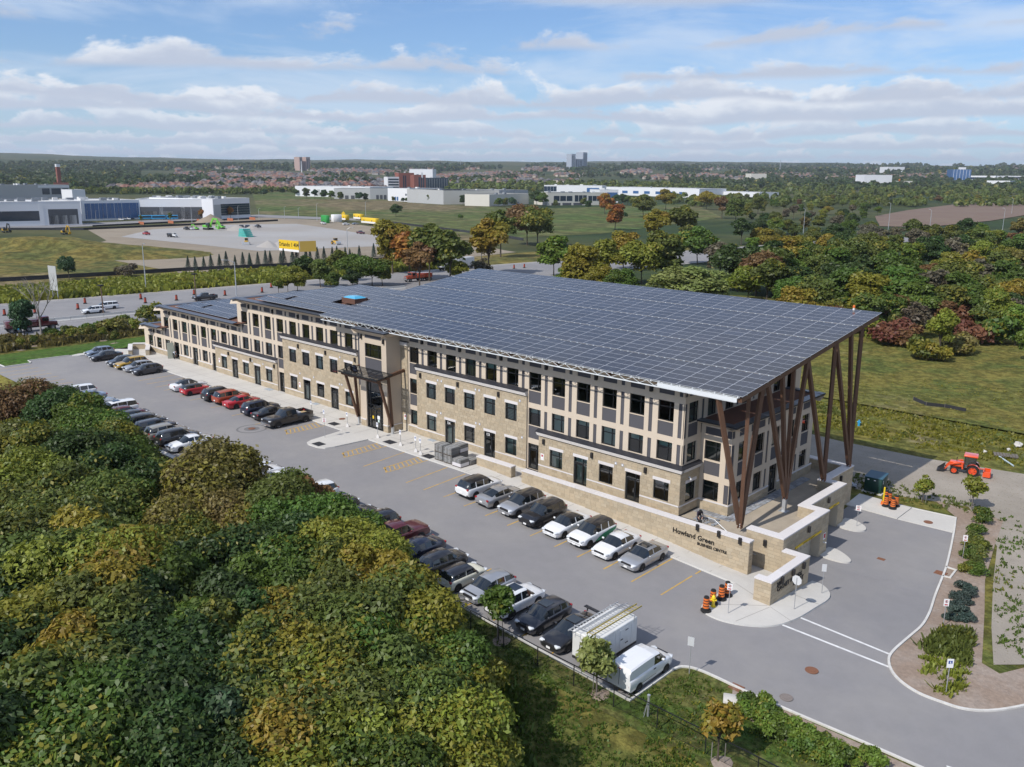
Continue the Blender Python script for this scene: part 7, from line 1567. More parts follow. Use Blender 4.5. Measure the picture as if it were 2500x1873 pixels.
p = at(1650+420*K7, 1120+1100*K7, -.1); person((p[0], p[1], -.09), -.9, kneel, 'person in purple top and black hat kneeling over pavers on the terrace', [SKIN, JACK, TROU], HAT, 1.05)
t = empty('stone_saw', (p[0]+.35, p[1]-.45, -.09), .4, 'small black stone saw in front of the kneeling person', 'power tool'); MB().box(-.16, -.08, .05, .16, .08, .25).build('motor', BBLK, t); m = MB(); m.cyl((.16, -.02, .16), (.16, .02, .16), .15, n=14); m.build('blade', GALV, t)
# ------------------------------------------------------------------ highway
def nd(a, b): return at(a*D_, b*D_)                           # a point named in the 2212 wide view
gz2 = lambda x, y: G(x, y)
far_e = smooth_path([(-192, -75), (-188, -25), (-186, 3), (-181.8, 41), (-178, 85), (-172.5, 173), (-160, 300), (-140, 440)], 8)
bar_p = smooth_path([(-157, -75), (-153.6, -25), (-152.2, -5), (-150.2, 21), (-147, 60), (-143, 120)], 8)
near_e = smooth_path([(-143, -75), (-139.8, -25), (-138.2, -6), (-136.8, 20), (-134, 60), (-133, 100), (-135, 173), (-126, 300), (-108, 440)], 8)
drape('highway', near_e+far_e[::-1], ASPH2, .12, 12)
mb = MB(); strip(mb, far_e, 2.2, .13); tag(mb.build('gravel_shoulder', GRAVEL), kind='structure'); mb = MB(); strip(mb, near_e, 1.6, .13); tag(mb.build('gravel_shoulder', GRAVEL), kind='structure')
off = lambda path, d: [(p[0]+d, p[1]) for p in path]
for d, path, w_ in ((3.0, far_e, .18), (-2.5, bar_p, .18), (2.2, near_e[:0] or bar_p, .18), (10.5, bar_p, .15)): mb = MB(); strip(mb, off(path, d), w_, .15); tag(mb.build('lane_line', WHT), kind='structure')
t = empty('concrete_barrier', (*bar_p[0], G(*bar_p[0])), 0, 'long pale concrete barrier between the highway carriageways', 'barrier'); O = np.array(t.location); pth = dense(bar_p, 3.6)[8:40]
for a, b in zip(pth, pth[1:]):
    a3, b3 = np.array([*a, G(*a)+.1]), np.array([*b, G(*b)+.1]); d = (b3-a3)/np.linalg.norm(b3-a3); b3 = b3-d*.06; q = np.array([-d[1], d[0], 0]); prof = [(-.3, 0), (-.27, .1), (-.12, .35), (-.08, .85), (.08, .85), (.12, .35), (.27, .1), (.3, 0)]
    v = [e+q*x+np.array([0, 0, z])-O for e in (a3, b3) for x, z in prof]; m = MB(); m.mesh(v, [(k, k+1, 9+k, 8+k) for k in range(7)]+[tuple(range(7, -1, -1)), tuple(range(8, 16))]); m.build('barrier_segment', KERB, t)
for i, (a, b) in enumerate(((37, 418), (241, 360), (272, 402), (605, 370), (660, 326), (1092, 291), (1127, 322))):
    p = at(a*f4, 640+b*f4); barrel(p[0], p[1], 'red highway barrel on the closed lane, %s from the left edge' % ordw([0, 1, 2, 3, 4, 5, 6][i]), p[2]+.12, BAR2, 'red highway barrels', 1.25)
for i, (u, v) in enumerate(((330+745*K7, 660+550*K7), (330+1062*K7, 660+452*K7), (330+1617*K7, 660+463*K7), (560+590*K7, 690+186*K7), (560+755*K7, 690+102*K7), (1255, 657), (1280, 655))):
    p = at(u, v); barrel(p[0], p[1], 'red highway barrel beyond the office roofs, %s from the left' % ordw(i), p[2]+.12, BAR2, 'red highway barrels', 1.25)
def lamp_post(x, y, h, label, arm=(1.8, .5), m_=GALV, z=None, wood=False):
    z = G(x, y) if z is None else z; t = empty('wooden_pole' if wood else 'street_lamp', (x, y, z), 0, label, 'pole' if wood else 'street lamp', 'utility poles' if wood else 'highway street lamps')
    MB().cyl((0, 0, -.2), (0, 0, h), .16, .09 if not wood else .12, 8).build('mast', m_, t)
    if arm: m = MB(); m.cyl((0, 0, h-.1), (arm[0]*.5, arm[1]*.5, h+.5), .06, n=6).cyl((arm[0]*.5, arm[1]*.5, h+.5), (arm[0], arm[1], h+.6), .05, n=6); m.build('arm', m_, t); MB().box(arm[0]-.1, arm[1]-.15, h+.52, arm[0]+.6, arm[1]+.15, h+.66).build('lamp_head', m_, t)
    else: MB().box(-.5, -.5, h-.1, .5, .5, h+.15).build('floodlight', BBLK, t)
def post_h(base, top_v): 
    lo, hi = 0, 60
    for _ in range(40):
        mid = (lo+hi)/2
        if pix(base[0], base[1], base[2]+mid)[1] > top_v*D_: lo = mid
        else: hi = mid
    return lo
WPOLE = mat('pole_wood', (.15, .10, .075), .9)
for bx, by, ty, arm, wd, la in ((316, 628, 530, (1.8, -.4), 0, 'tall street lamp on the far highway verge left of the spruces'), (511, 640, 566, (-1.5, -2.5), 0, 'street lamp rising behind the far office roof'), (752, 572, 495, (1.2, 1.6), 0, 'street lamp among the spruces beside the yellow board'), (224, 682, 617, None, 1, 'brown wooden pole beside the two white highway cars'), (424, 652, 592, None, 1, 'pale wooden pole beside the dark highway pickup'), (1040, 590, 543, (-1.5, -1.2), 0, 'street lamp between the golden highway trees')):
    b = nd(bx, by); lamp_post(b[0], b[1], post_h(b, ty), la, arm, WPOLE if wd else GALV, None, bool(wd))
for bx, by, ty, la in ((1735, 505, 452, 'street lamp rising out of the wood right of the solar roof'), (1918, 500, 440, 'street lamp at the edge of the ploughed field, left one'), (2005, 520, 455, 'street lamp before the ploughed field, middle one'), (2165, 500, 452, 'street lamp before the ploughed field, right one'), (2185, 462, 430, 'small distant street lamp right of the ploughed field')):
    b = nd(bx, by); lamp_post(b[0], b[1], post_h(b, ty), la, (-1.8, 1.2))
def road_car(key, u, v, rz, col, label, cat='car', **k): p = at(u, v); return car(key, p[0], p[1], rz, col, label, cat, None, None, {'pickup_cab': 'pickup_truck'}.get(key, 'car'), p[2]+.13, None, tilt=False, **k)
HW = math.radians(86)
road_car('minivan', 825*f4, 640+368*f4, HW+math.pi, 'white', 'white minivan driving left on the highway behind a white SUV'); road_car('suv', 725*f4, 640+402*f4, HW+math.pi, 'white', 'white SUV driving left on the highway by the barrier'); road_car('pickup_cab', 330+1255*K7, 660+545*K7, HW+math.pi, 'black', 'black pickup driving left on the highway beyond the far roof', 'pickup truck')
def dump_truck(x, y, z, rz, col, label, s=1.0, body=None):
    t = empty('dump_truck', (x, y, z), rz, label, 'truck'); t.scale = (s, s, s); P_ = PAINTS[col]
    b = MB(); b.box(-4.2, -1.2, 1.05, 1.5, 1.2, 2.35); put('tipper_body', round_edges(b.data('tipper_body', [PAINTS[body or col]]), .05, 1), t); m = MB(); [m.box(x_-.06, -1.26, 1.1, x_+.06, 1.26, 2.3) for x_ in (-3.6, -2.4, -1.2, 0, 1.2)]; m.build('body_rib', PAINTS[body or col], t)
    m = MB(); m.box(1.75, -1.1, 1.0, 3.3, 1.1, 2.75); put('cab', round_edges(m.data('cab', [P_]), .15, 2), t); m = MB(); m.mesh([(3.3, -1, 1.0), (4.9, -.85, 1.0), (4.9, .85, 1.0), (3.3, 1, 1.0), (3.3, -1, 1.85), (4.8, -.8, 1.65), (4.8, .8, 1.65), (3.3, 1, 1.85)], [(0, 1, 5, 4), (1, 2, 6, 5), (2, 3, 7, 6), (4, 5, 6, 7)]); put('bonnet', round_edges(m.data('bonnet', [P_]), .06, 2), t)
    m = MB(); m.box(3.28, -.95, 1.95, 3.34, .95, 2.6); m.build('windscreen', CGLASS, t)
    for sy in (1, -1): m = MB(); m.box(2.1, sy*1.11-.01, 1.9, 3.1, sy*1.11+.01, 2.55); m.build('side_window', CGLASS, t)
    m = MB(); m.box(-4.3, -.5, .7, 4.8, .5, 1.05); m.build('chassis', BLACKP, t); m = MB(); m.box(4.88, -.9, .6, 5.05, .9, .95).box(4.86, -.45, 1.0, 4.93, .45, 1.6); m.build('grille', CHROME, t)
    ty, rm = WHEELS.setdefault(.52, wheel_meshes(.52, .34, 6))
    for x_ in (-3.4, -2.2, -.4, 3.9):
        for sy in (1, -1): w_ = empty('wheel', (x_, sy*1.05, .52), 0 if sy < 0 else math.pi, parent=t); put('tyre', ty, w_); put('rim', rm, w_)
    m = MB(); m.cyl((1.6, 1.0, 1.0), (1.6, 1.0, 3.2), .08, n=6); m.build('exhaust', CHROME, t)
    return t
p = at(235*f4, 640+540*f4); dump_truck(p[0], p[1], p[2]+.13, HW, 'maroon', 'dark red dump truck driving right on the near carriageway behind a bare tree', 1.0)
p = nd(905, 608); dump_truck(p[0], p[1], p[2]+.13, HW+math.pi, 'orange', 'orange-brown dump truck mostly behind autumn trees', 1.0)
p = nd(985, 583); t = empty('semi_trailer', (p[0], p[1], p[2]+.13), HW, 'white box trailer on the highway behind the autumn trees', 'trailer'); b = MB(); b.box(-7, -1.25, 1.1, 7, 1.25, 3.9); put('box', round_edges(b.data('box', [TW]), .06, 1), t); m = MB(); m.box(-7, -1, .9, 7, 1, 1.1); m.build('chassis', BLACKP, t); ty, rm = WHEELS[.52]
for x_ in (-5.8, -4.6, 5, 6.1):
    for sy in (1, -1): w_ = empty('wheel', (x_, sy*1.0, .52), 0 if sy < 0 else math.pi, parent=t); put('tyre', ty, w_); put('rim', rm, w_)
p = at(405*f4, 640+285*f4); t = empty('highway_sign', p, HW-math.pi/2+.25, 'back of a tall grey highway sign on the far verge', 'sign'); MB().box(-.35, -.04, 2.2, 3.0, .04, 8.2).build('panel', mat('sign_back_grey', (.42, .43, .42), .6), t); m = MB(); m.cyl((.3, .15, 0), (.3, .15, 8), .1, n=6).cyl((2.4, .15, 0), (2.4, .15, 8), .1, n=6); m.build('post', GALV, t)
p = at(140*f4, 640+560*f4); t = empty('banner', (p[0], p[1], p[2]+.3), HW-math.pi/2, 'blue and white banner on the fence below the dark red truck', 'banner'); MB().box(-1.3, -.03, .7, 1.3, .03, 2.5).build('cloth', PAINTS['skyblue'], t); MB().box(-1.0, -.035, 1.0, 1.0, -.031, 1.5).build('print', SIGNW, t)
# bare roadside tree
def bare(x, y, h, label):
    t = empty('bare_tree', (x, y, G(x, y)-.1), 0, label, 'tree'); m = MB(); rr = random.Random(int(h*100))
    def grow(p, d, L, r, k):
        q = p+d*L; m.cyl(p, q, r, r*.62, 5, caps=False)
        if k:
            for _ in range(3): e = d+np.array([rr.gauss(0, .45), rr.gauss(0, .45), rr.gauss(.12, .25)]); grow(q, e/np.linalg.norm(e), L*(.62+.2*rr.random()), r*.6, k-1)
    grow(np.array([0, 0, 0.0]), np.array([.02, 0, 1.0]), h*.33, .17*h/10, 4); m.build('trunk', BARKG, t)
p = at(325*f4, 640+605*f4); bare(p[0], p[1], 12.5, 'bare grey tree standing before the dark red dump truck')
p = at(200*f4, 640+590*f4); tree(p[0], p[1], post_h(p, 645), MIDT[3], 'teal', 'narrow dark green tree in front of the dark red dump truck')
p = nd(150, 605); tree(p[0], p[1], post_h(p, 553), MIDT[2], 'teal', 'lone dark green tree at the black silt fence across the highway', wide=.9)
p = nd(322, 692); shrub(p[0], p[1], post_h(p, 655), 'olive', 'wide olive shrub at the left end of the office building', None, 1.1)
p = at(990*f4, 640+115*f4); shrub(p[0], p[1], 4.2, 'grey', 'grey green bush at the silt fence across the highway, right of the lone tree', None, 1.2)
for i, (a, b, h) in enumerate(((690, 590, 2.0), (740, 560, 2.2), (880, 560, 3.2), (560, 580, 2.2), (420, 590, 1.8), (40, 640, 2), (960, 500, 2.4), (800, 530, 2))): p = at(a*f4, 640+b*f4); shrub(p[0]-1, p[1], h, ('olive', 'green', 'tan')[i % 3], 'low roadside shrub along the highway fence, %s in the row' % ordw(i), 'shrubs along the highway fence', 1.3)
tufts('roadside_weed', [(-137.5, -60), (-125, -60), (-124, 36), (-134.5, 60)], 2600, .5, .9, 'tan', alpha=.3)
tufts('roadside_weed', [(-225, -40), (-190, -30), (-184, 41), (-176, 150), (-212, 140), (-222, 80)], 7000, 1.0, 1.3, 'lime', alpha=.5)
# ------------------------------------------------------------------ building site across the highway
drape('meadow_strip', [(-250, -90), (-192, -75), (-187, 3), (-182, 41), (-174, 173), (-160, 300), (-195, 300), (-216, 140), (-224, 80), (-232, 20)], MEADOWF, .06, 12)
drape('rough_field', [(-470, -10), (-250, -95), (-232, 20), (-224, 78), (-270, 85), (-330, 100), (-430, 110)], MEADOWF, .05, 15)
drape('bare_earth', [tuple(nd(*q)[:2]) for q in ((150, 545), (400, 592), (560, 578), (800, 566), (1000, 558), (1115, 545), (1005, 522), (880, 500), (700, 476), (560, 470), (300, 490), (190, 497), (230, 520))], EARTH, .09, 15)
drape('gravel_yard', [tuple(nd(*q)[:2]) for q in ((262, 512), (420, 528), (560, 543), (800, 533), (1010, 528), (960, 510), (800, 508), (700, 492), (640, 484), (500, 486), (330, 496))], GRAVEL, .13, 15)
drape('lane', [tuple(nd(*q)[:2]) for q in ((0, 497), (200, 489), (560, 470), (800, 478), (800, 474), (560, 464), (200, 482), (0, 490))], ASPH2, .16, 15)
drape('field_green', [tuple(nd(*q)[:2]) for q in ((560, 470), (545, 418), (640, 408), (900, 440), (1150, 452), (1500, 440), (1560, 470), (1300, 505), (1000, 520), (820, 480))], GRASSF, .12, 20)
drape('ploughed_field', [tuple(nd(*q)[:2]) for q in ((1890, 468), (1960, 455), (2080, 440), (2230, 434), (2260, 458), (2140, 478), (2000, 492), (1900, 490))], PLOUGH, .4, 20)
def mound(u, v, w_, l, h, m_, label, name='gravel_pile', cat='pile', rough=.15, rz=0.0, kind=None):
    x, y, z = nd(u, v); bm = bmesh.new(); bmesh.ops.create_grid(bm, x_segments=22, y_segments=22, size=1)
    sd = rt.random()*40
    for q in bm.verts:
        r = math.hypot(q.co.x, q.co.y); hh = max(0, 1-r)**1.0*(1+rough*mnoise.fractal(Vector((q.co.x*2.5+sd, q.co.y*2.5, 0)), 1, 2, 4)); q.co = Vector((q.co.x*w_/2, q.co.y*l/2, hh*h-.15))
    me = bpy.data.meshes.new(name); bm.to_mesh(me); bm.free(); me.materials.append(m_); me.polygons.foreach_set('use_smooth', [True]*len(me.polygons)); o = put(name, me, None, (x, y, z), rz); tag(o, label, cat, None, kind); return o
mound(95, 545, 150, 70, 6, MEADOWF, None, 'weedy_hill', None, .5, .6, 'structure')
mound(560, 512, 22, 22, 6, EARTH, 'large brown earth heap behind the green excavators'); 
for o in [bpy.data.objects['gravel_pile']]: o.location = nd(456, 481)
mound(513, 498, 22, 13, 3.4, GRAVEL, 'low grey gravel heap beside the green excavators'); mound(545, 495, 14, 9, 2.4, GRAVEL, 'small pale gravel heap right of the green excavators'); mound(580, 534, 16, 10, 3.2, GRAVEL, 'grey gravel heap in front of the teal stack, left of a pair'); mound(608, 534, 16, 10, 3.4, GRAVEL, 'grey gravel heap in front of the teal stack, right of a pair')
# silt fences
def silt(pts, h, label):
    P3 = [nd(*q) for q in pts]; t = empty('silt_fence', P3[0], 0, label, 'fence')
    for a, b in zip(P3, P3[1:]):
        n = max(1, int(np.linalg.norm(b-a)/14))
        for i in range(n): A, B = a+(b-a)*i/n, a+(b-a)*(i+1)/n; A[2], B[2] = G(*A[:2]), G(*B[:2]); A, B = A-P3[0], B-P3[0]; z = np.array([0, 0, h]); e = np.array([.15, .1, 0]); m = MB(); m.mesh([A, B, B+z, A+z, A+e, B+e, B+e+z, A+e+z], [(0, 1, 2, 3), (7, 6, 5, 4), (3, 2, 6, 7)]); m.build('fabric', DARKW, t); m = MB(); m.cyl(A, A+z*1.25, .06, n=5); m.build('stake', WOOD, t)
silt([(0, 609), (200, 598), (400, 586), (600, 577), (830, 563)], 1.3, 'black silt fence along the far side of the highway verge'); silt([(0, 497), (180, 497), (420, 487), (600, 478)], 1.3, 'black silt fence along the back of the building site'); silt([(830, 481), (920, 492), (1080, 512), (1130, 520)], 1.4, 'black silt fence between building site and green field'); silt([(200, 490), (400, 480), (540, 474)], 1.0, 'low black silt fence along the lane before the white depot')
# spruces
sp = []
def spruce_mesh(seed, n=2600):
    rng = np.random.default_rng(seed); z = rng.random(n)**.8; r = (1-z)*.30*(.55+.45*np.abs(np.sin(z*38+seed)))*(.6+.4*rng.random(n)); a = rng.random(n)*6.283; p = np.stack([r*np.cos(a), r*np.sin(a), z*.97+.02], 1); d = np.stack([np.cos(a), np.sin(a), -.35*np.ones(n)], 1)
    b = np.cross(d, [0, 0, 1]); b /= np.linalg.norm(b, axis=1)[:, None]; s = .028*(.6+.8*rng.random(n))[:, None]; v = np.stack([p-d*s, p+b*s*.5, p+d*s*1.4, p-b*s*.5], 1).reshape(-1, 3)
    return cloud_mesh('crown', v, rng.random(n), rng.random(n)*.4, NEEDLE_M), MB().cyl((0, 0, 0), (0, 0, .9), .018, .003, 6).data('trunk', [BARK])
SPR = [spruce_mesh(s) for s in (1, 2, 3)]
L = [(300+a*.2522, 430+b*.2522) for a, b in ((635, 915), (705, 915), (787, 905), (857, 905), (940, 900), (1005, 890), (1090, 880), (1165, 880), (1230, 880))]+[(600+a*.2522, 430+b*.2522) for a, b in ((45, 880), (120, 875), (195, 865), (240, 860), (340, 850), (370, 850), (455, 840), (495, 840), (585, 830), (625, 830), (695, 822), (760, 822), (840, 815), (885, 815), (965, 810), (1010, 805), (1100, 795), (1240, 785), (1320, 780))]
for i, (u, v) in enumerate(L): p = at(u, v); t = tree(p[0], p[1], 4.3+1.6*rt.random(), SPR[i % 3], 'spruce', 'blue green spruce in the row across the highway, %s from the left' % ordw(i), 'spruce', 'spruces across the highway', 'spruce_tree')
# yellow board
p = at(600+430*.2522, 430+840*.2522); t = empty('site_board', (p[0], p[1], p[2]), HW-math.pi/2+.1, 'yellow two sided site board behind the spruces', 'sign'); MB().box(-6.5, -.1, 4.2, 6.0, .1, 8.2).build('panel', SIGNY, t); MB().box(-6.5, -.12, 4.2, 6.0, -.1, 5.0).build('white_strip', SIGNW, t); m = MB(); [m.box(x-.15, .1, 0, x+.15, .4, 8) for x in (-5.5, 5.2)]; m.build('post', WOOD, t); text('board_lettering', 'Orlando 1 404', 2.1, BLK, t, (-.3, -.13, 6.6), (math.pi/2, 0, 0), .01); m = MB(); m.beam((6.2, .2, 6.3), (10.2, 4.5, 6.5), .2, 3.8); m.build('side_panel', mat('board_back', (.36, .25, .05), .8), t)
# site machines
def excavator(u, v, rz, col, s, label, boom='black'):
    p = nd(u, v); t = empty('excavator', (p[0], p[1], p[2]+.1), rz, label, 'excavator'); t.scale = (s, s, s); P_, B_ = PAINTS[col], PAINTS[boom]
    for sy in (1, -1): m = MB(); m.box(-2, sy*1.1-.3, .08, 2, sy*1.1+.3, .85); put('track', round_edges(m.data('track', [BBLK]), .25, 3), t)
    m = MB(); m.box(-2.3, -1.2, 1.05, 1.2, 1.2, 2.1); put('house', round_edges(m.data('house', [P_]), .15, 2), t); m = MB(); m.box(.0, -1.2, 1.2, 1.5, -.25, 2.95); put('cab', round_edges(m.data('cab', [CGLASS]), .1, 1), t)
    m = MB(); m.beam((1.0, .2, 1.6), (3.6, .2, 4.9), .4, .7).beam((3.6, .2, 4.9), (6.4, .2, 4.6), .4, .6); m.build('boom', B_, t); m = MB(); m.beam((6.1, .2, 4.9), (7.2, .2, 1.6), .35, .5); m.build('stick', B_, t); m = MB(); m.mesh([(6.8, -.4, 1.7), (6.8, .8, 1.7), (6.3, .8, .6), (6.3, -.4, .6), (7.5, -.4, 1.5), (7.5, .8, 1.5), (7.1, -.4, .5), (7.1, .8, .5)], [(0, 1, 2, 3), (3, 2, 7, 6), (6, 7, 5, 4), (0, 3, 6, 4), (1, 5, 7, 2)]); m.build('bucket', B_, t)
excavator(450, 497, HW-1.35, 'green', 1.35, 'bright green excavator with raised boom, tallest machine on the site', 'green'); excavator(480, 495, HW+1.7, 'green', .85, 'smaller green machine right of the tallest green excavator', 'green'); excavator(425, 497, HW+1.9, 'green', .6, 'low green machine left of the tallest green excavator', 'green'); excavator(140, 507, HW-1.5, 'yellow', .95, 'yellow excavator digging behind the weedy hill', 'yellow'); excavator(12, 503, HW-1.5, 'yellow', 1.0, 'yellow excavator with black boom at the left edge of the site')
def dozer(u, v, rz, label, roller=False):
    p = nd(u, v); t = empty('road_roller' if roller else 'bulldozer', (p[0], p[1], p[2]+.1), rz, label, 'roller' if roller else 'bulldozer'); P_ = PAINTS['yellow']
    if roller:
        wheel_at(t, -1.9, .9, .85, .5, P_); wheel_at(t, -1.9, -.9, .85, .5, P_); m = MB(); m.cyl((2.0, -1.1, .85), (2.0, 1.1, .85), .85, n=16); m.build('drum', GALV, t); m = MB(); m.box(.9, -1.25, .6, 2.2, -1.12, 1.1).box(.9, 1.12, .6, 2.2, 1.25, 1.1); m.build('drum_frame', P_, t)
    else:
        for sy in (1, -1): m = MB(); m.box(-1.9, sy*.95-.3, .05, 1.7, sy*.95+.3, 1.0); put('track', round_edges(m.data('track', [BBLK]), .3, 3), t)
        m = MB(); m.box(2.2, -1.7, .1, 2.4, 1.7, 1.35); m.build('blade', GALV, t); m = MB(); m.beam((0, -1.3, .6), (2.2, -1.3, .6), .2).beam((0, 1.3, .6), (2.2, 1.3, .6), .2); m.build('push_arm', P_, t)
    m = MB(); m.box(-2.4, -.75, .9, 1.3, .75, 1.9); put('hood', round_edges(m.data('hood', [P_]), .12, 2), t); m = MB(); m.box(-1.1, -.7, 1.9, .3, .7, 3.0); m.build('cab', CGLASS, t); m = MB(); m.box(-1.2, -.8, 3.0, .4, .8, 3.12); m.build('cab_roof', P_, t)
dozer(533*1.0, 529, HW-2.2, 'yellow bulldozer with grey blade on the gravel near the spruces'); dozer(726, 529, HW-1.6, 'yellow roller on the gravel above the spruces', True)
for key, u, v, rz, col, la, cat in (('pickup_cab', 316, 508, HW+1.6, 'crimson', 'red pickup parked on the gravel site', 'pickup truck'), ('pickup_cab', 403, 497, HW+1.5, 'black', 'black pickup beside a white pickup left of the green excavators', 'pickup truck'), ('pickup_cab', 413, 497, HW+1.3, 'white', 'white pickup touching the black pickup left of the green excavators', 'pickup truck'), ('pickup_cab', 779, 506, HW-1.55, 'maroon', 'maroon pickup alone on the right part of the gravel site', 'pickup truck'), ('pickup_cab', 698, 485, HW+1.4, 'white', 'white pickup before the green container', 'pickup truck'), ('suv', 748, 487, HW-.1, 'white', 'white car facing out before the yellow site trailers', 'car'), ('sedan', 768, 486, HW, 'blue', 'grey blue car before the longest yellow trailer', 'car'), ('van', 521, 493, HW+1.5, 'black', 'left black van of a pair right of the green excavators', 'van'), ('van', 534, 493, HW+1.5, 'navy', 'right black van of a pair right of the green excavators', 'van'), ('pickup_cab', 557, 492, HW+1.5, 'dark', 'dark pickup right of the pair of black vans', 'pickup truck')):
    p = nd(u, v); car(key, p[0], p[1], rz, col, la, cat, 'vehicles on the building site', None, {'pickup_cab': 'pickup_truck', 'van': 'cargo_van'}.get(key, 'car'), p[2]+.15, None, tilt=False, lite=True)
p = nd(372, 513); dump_truck(p[0], p[1], p[2]+.15, HW-1.4, 'white', 'white cab dump truck with black tipper on the gravel site', .8, 'black')
def box_thing(name, u, v, rz, sx, sy, sz, m_, label, cat, z0=.15, trim=None, z=0.0):
    p = nd(u, v); t = empty(name, (p[0], p[1], p[2]+z0), rz, label, cat); b = MB(); b.box(-sx/2, -sy/2, z, sx/2, sy/2, z+sz); put('body', round_edges(b.data('body', [m_]), .05, 1), t)
    n = int(sx/.6); [MB().box(-sx/2+.3+i*.6, -sy/2-.03, z+.1, -sx/2+.42+i*.6, -sy/2, z+sz-.1).build('rib', m_, t) for i in range(n)] if trim == 'rib' else None
    if trim == 'trailer':
        m = MB(); m.box(-sx/2+.1, -sy/2-.02, z+.2, sx/2-.1, -sy/2, z+1.3); m.build('white_band', SIGNW, t); ty, rm = WHEELS[.36]
        for x_ in (-.6, .6):
            for s_ in (1, -1): w_ = empty('wheel', (x_, s_*sy*.45, .36), 0 if s_ < 0 else math.pi, parent=t); put('tyre', ty, w_); put('rim', rm, w_)
        for x_ in (-sx*.3, sx*.25): m = MB(); m.box(x_-.5, -sy/2-.03, z+1.5, x_+.5, -sy/2-.0, z+2.3); m.build('window', CGLASS, t)
    return t
CGR = mat('container_green', (.04, .33, .07), .5); box_thing('shipping_container', 637+66, 482, HW-math.pi/2-.15, 9, 2.5, 5.0, CGR, 'bright green shipping container at the back of the gravel site', 'container', trim='rib'); box_thing('shipping_container', 727, 480, HW-.2, 6, 5, 5, SIGNW, 'white container between the green container and yellow trailers', 'container')
for u, v, L_, la in ((745, 478, 11, 'yellow and white site trailer beside the white container'), (777, 476, 11, 'yellow and white site trailer in the middle of the row'), (797+5, 486, 20, 'longest yellow and white site trailer at the right end of the row')): box_thing('site_trailer', u-2, v, HW-math.pi/2-.1, L_, 3, 3.6, SIGNY, la, 'site trailer', trim='trailer', z=.8)
TEAL = PAINTS['teal']; p = nd(604-5, 513); t = empty('teal_stack', (p[0]-2, p[1]-14, p[2]+.2), HW-math.pi/2, 'teal stack of formwork on the gravel site', 'stack')
p2 = nd(600-52+4, 513)
t.location = nd(604-3, 513) if False else nd(306+285, 512) if False else at(300+1200*.2522, 430+590*.2522)
for i in range(5): m = MB(); m.box(-5.5+i*.3, -2, .1+i*.85, 3.5-i*.8, 2, .1+(i+1)*.85-.1); m.build('formwork_panel', TEAL, t)
OBR = mat('barrier_orange', (.45, .16, .08), .7)
for i, (a, b) in enumerate(((180, 470), (465, 460), (745, 445), (1040, 435), (1255, 425))): p = at(300+a*.2522, 430+b*.2522); t = empty('tree_guard', p, HW-math.pi/2, 'orange tree guard fence along the lane, %s from the left' % ordw(i), 'guard fence', 'orange tree guards'); [MB().box(-4.5+k*1.8, -.1, .1, -4.5+k*1.8+1.6, .1, 1.9).build('panel', OBR, t) for k in range(5)]
for i, (a, b, h, c) in enumerate(((180, 450, 5, 'olive'), (462, 440, 6, 'olive'), (760, 430, 8, 'orange'), (1045, 415, 9, 'orange'), (380-300/.2522*0, 0, 0, ''))):
    if h: p = at(300+a*.2522, 430+b*.2522); tree(p[0], p[1], h, MIDT[4], c, 'small street tree in an orange guard before the depot, %s from the left' % ordw(i), 'tree', 'street trees before the depot', wide=.8)
# ------------------------------------------------------------------ buildings beyond
BWH = mat('panel_white', (.72, .73, .75), .6, (.05, .06)); BGR = mat('panel_grey', (.42, .43, .43), .8, (.04, .08)); BCR = mat('panel_cream', (.60, .58, .52), .8, (.04, .06)); BDG = mat('panel_dark', (.075, .08, .09), .6); BGL = mat('curtain_glass', (.018, .035, .06), .08, spec=.9); BBL = mat('curtain_glass_blue', (.05, .13, .30), .12, spec=.8); BRK = mat('brick_red', (.24, .085, .06), .85); RFW = mat('roof_white', (.62, .62, .61), .9, (.06, .12)); RFG = mat('roof_grey', (.40, .40, .39), .9, (.06, .12)); HVAC = mat('roof_unit', (.20, .22, .24), .6)
def block(A, B, h, depth, wall_m, label, feats=(), name='warehouse', cat='warehouse', roof_m=RFW, units=0, dock=0, par=.5, group=None):
    "building whose front foot runs from A to B (points on the ground); feats: (material, u0, u1, z0, z1, part name) as shares of the front"
    A, B = np.array(A[:2], float), np.array(B[:2], float); L = np.linalg.norm(B-A); a = math.atan2(B[1]-A[1], B[0]-A[0]); z = min(G(*A), G(*B)); t = empty(name, (*A, z), a, label, cat, group)
    m = MB(); m.box(0, 0, -1, L, depth, h, skip='t'); m.build('wall', wall_m, t); m = MB(); m.face([(.3, .3, h-par), (L-.3, .3, h-par), (L-.3, depth-.3, h-par), (.3, depth-.3, h-par)]); m.build('roof', roof_m, t)
    m = MB(); m.box(-.1, -.1, h, L+.1, .4, h+.12).box(-.1, depth-.4, h, L+.1, depth+.1, h+.12).box(-.1, .4, h, .4, depth-.4, h+.12).box(L-.4, .4, h, L+.1, depth-.4, h+.12); m.build('parapet', wall_m, t)
    for mm, u0, u1, z0, z1, nm in feats: m = MB(); m.box(u0*L, -.12, z0*h, u1*L, .0, z1*h, skip='k'); m.build(nm, mm, t)
    r_ = random.Random(int(L*10))
    for i in range(units): w_, d_ = 2.5+2*r_.random(), 2+1.5*r_.random(); x, y = (.05+.9*(i+.5)/units)*L, depth*(.15+.6*r_.random()); m = MB(); m.box(x-w_/2, y-d_/2, h-par, x+w_/2, y+d_/2, h-par+1.4+r_.random()); m.build('roof_unit', HVAC if r_.random() < .6 else RFW, t)
    return t
def strips(mm, n, u0, u1, z0, z1, gap=.25, nm='window'): w_ = (u1-u0)/n; return [(mm, u0+w_*(i+gap/2), u0+w_*(i+1-gap/2), z0, z1, nm) for i in range(n)]
q = nd
def span(u0, v0, u1, v1): return q(u0, v0), q(u1, v1)
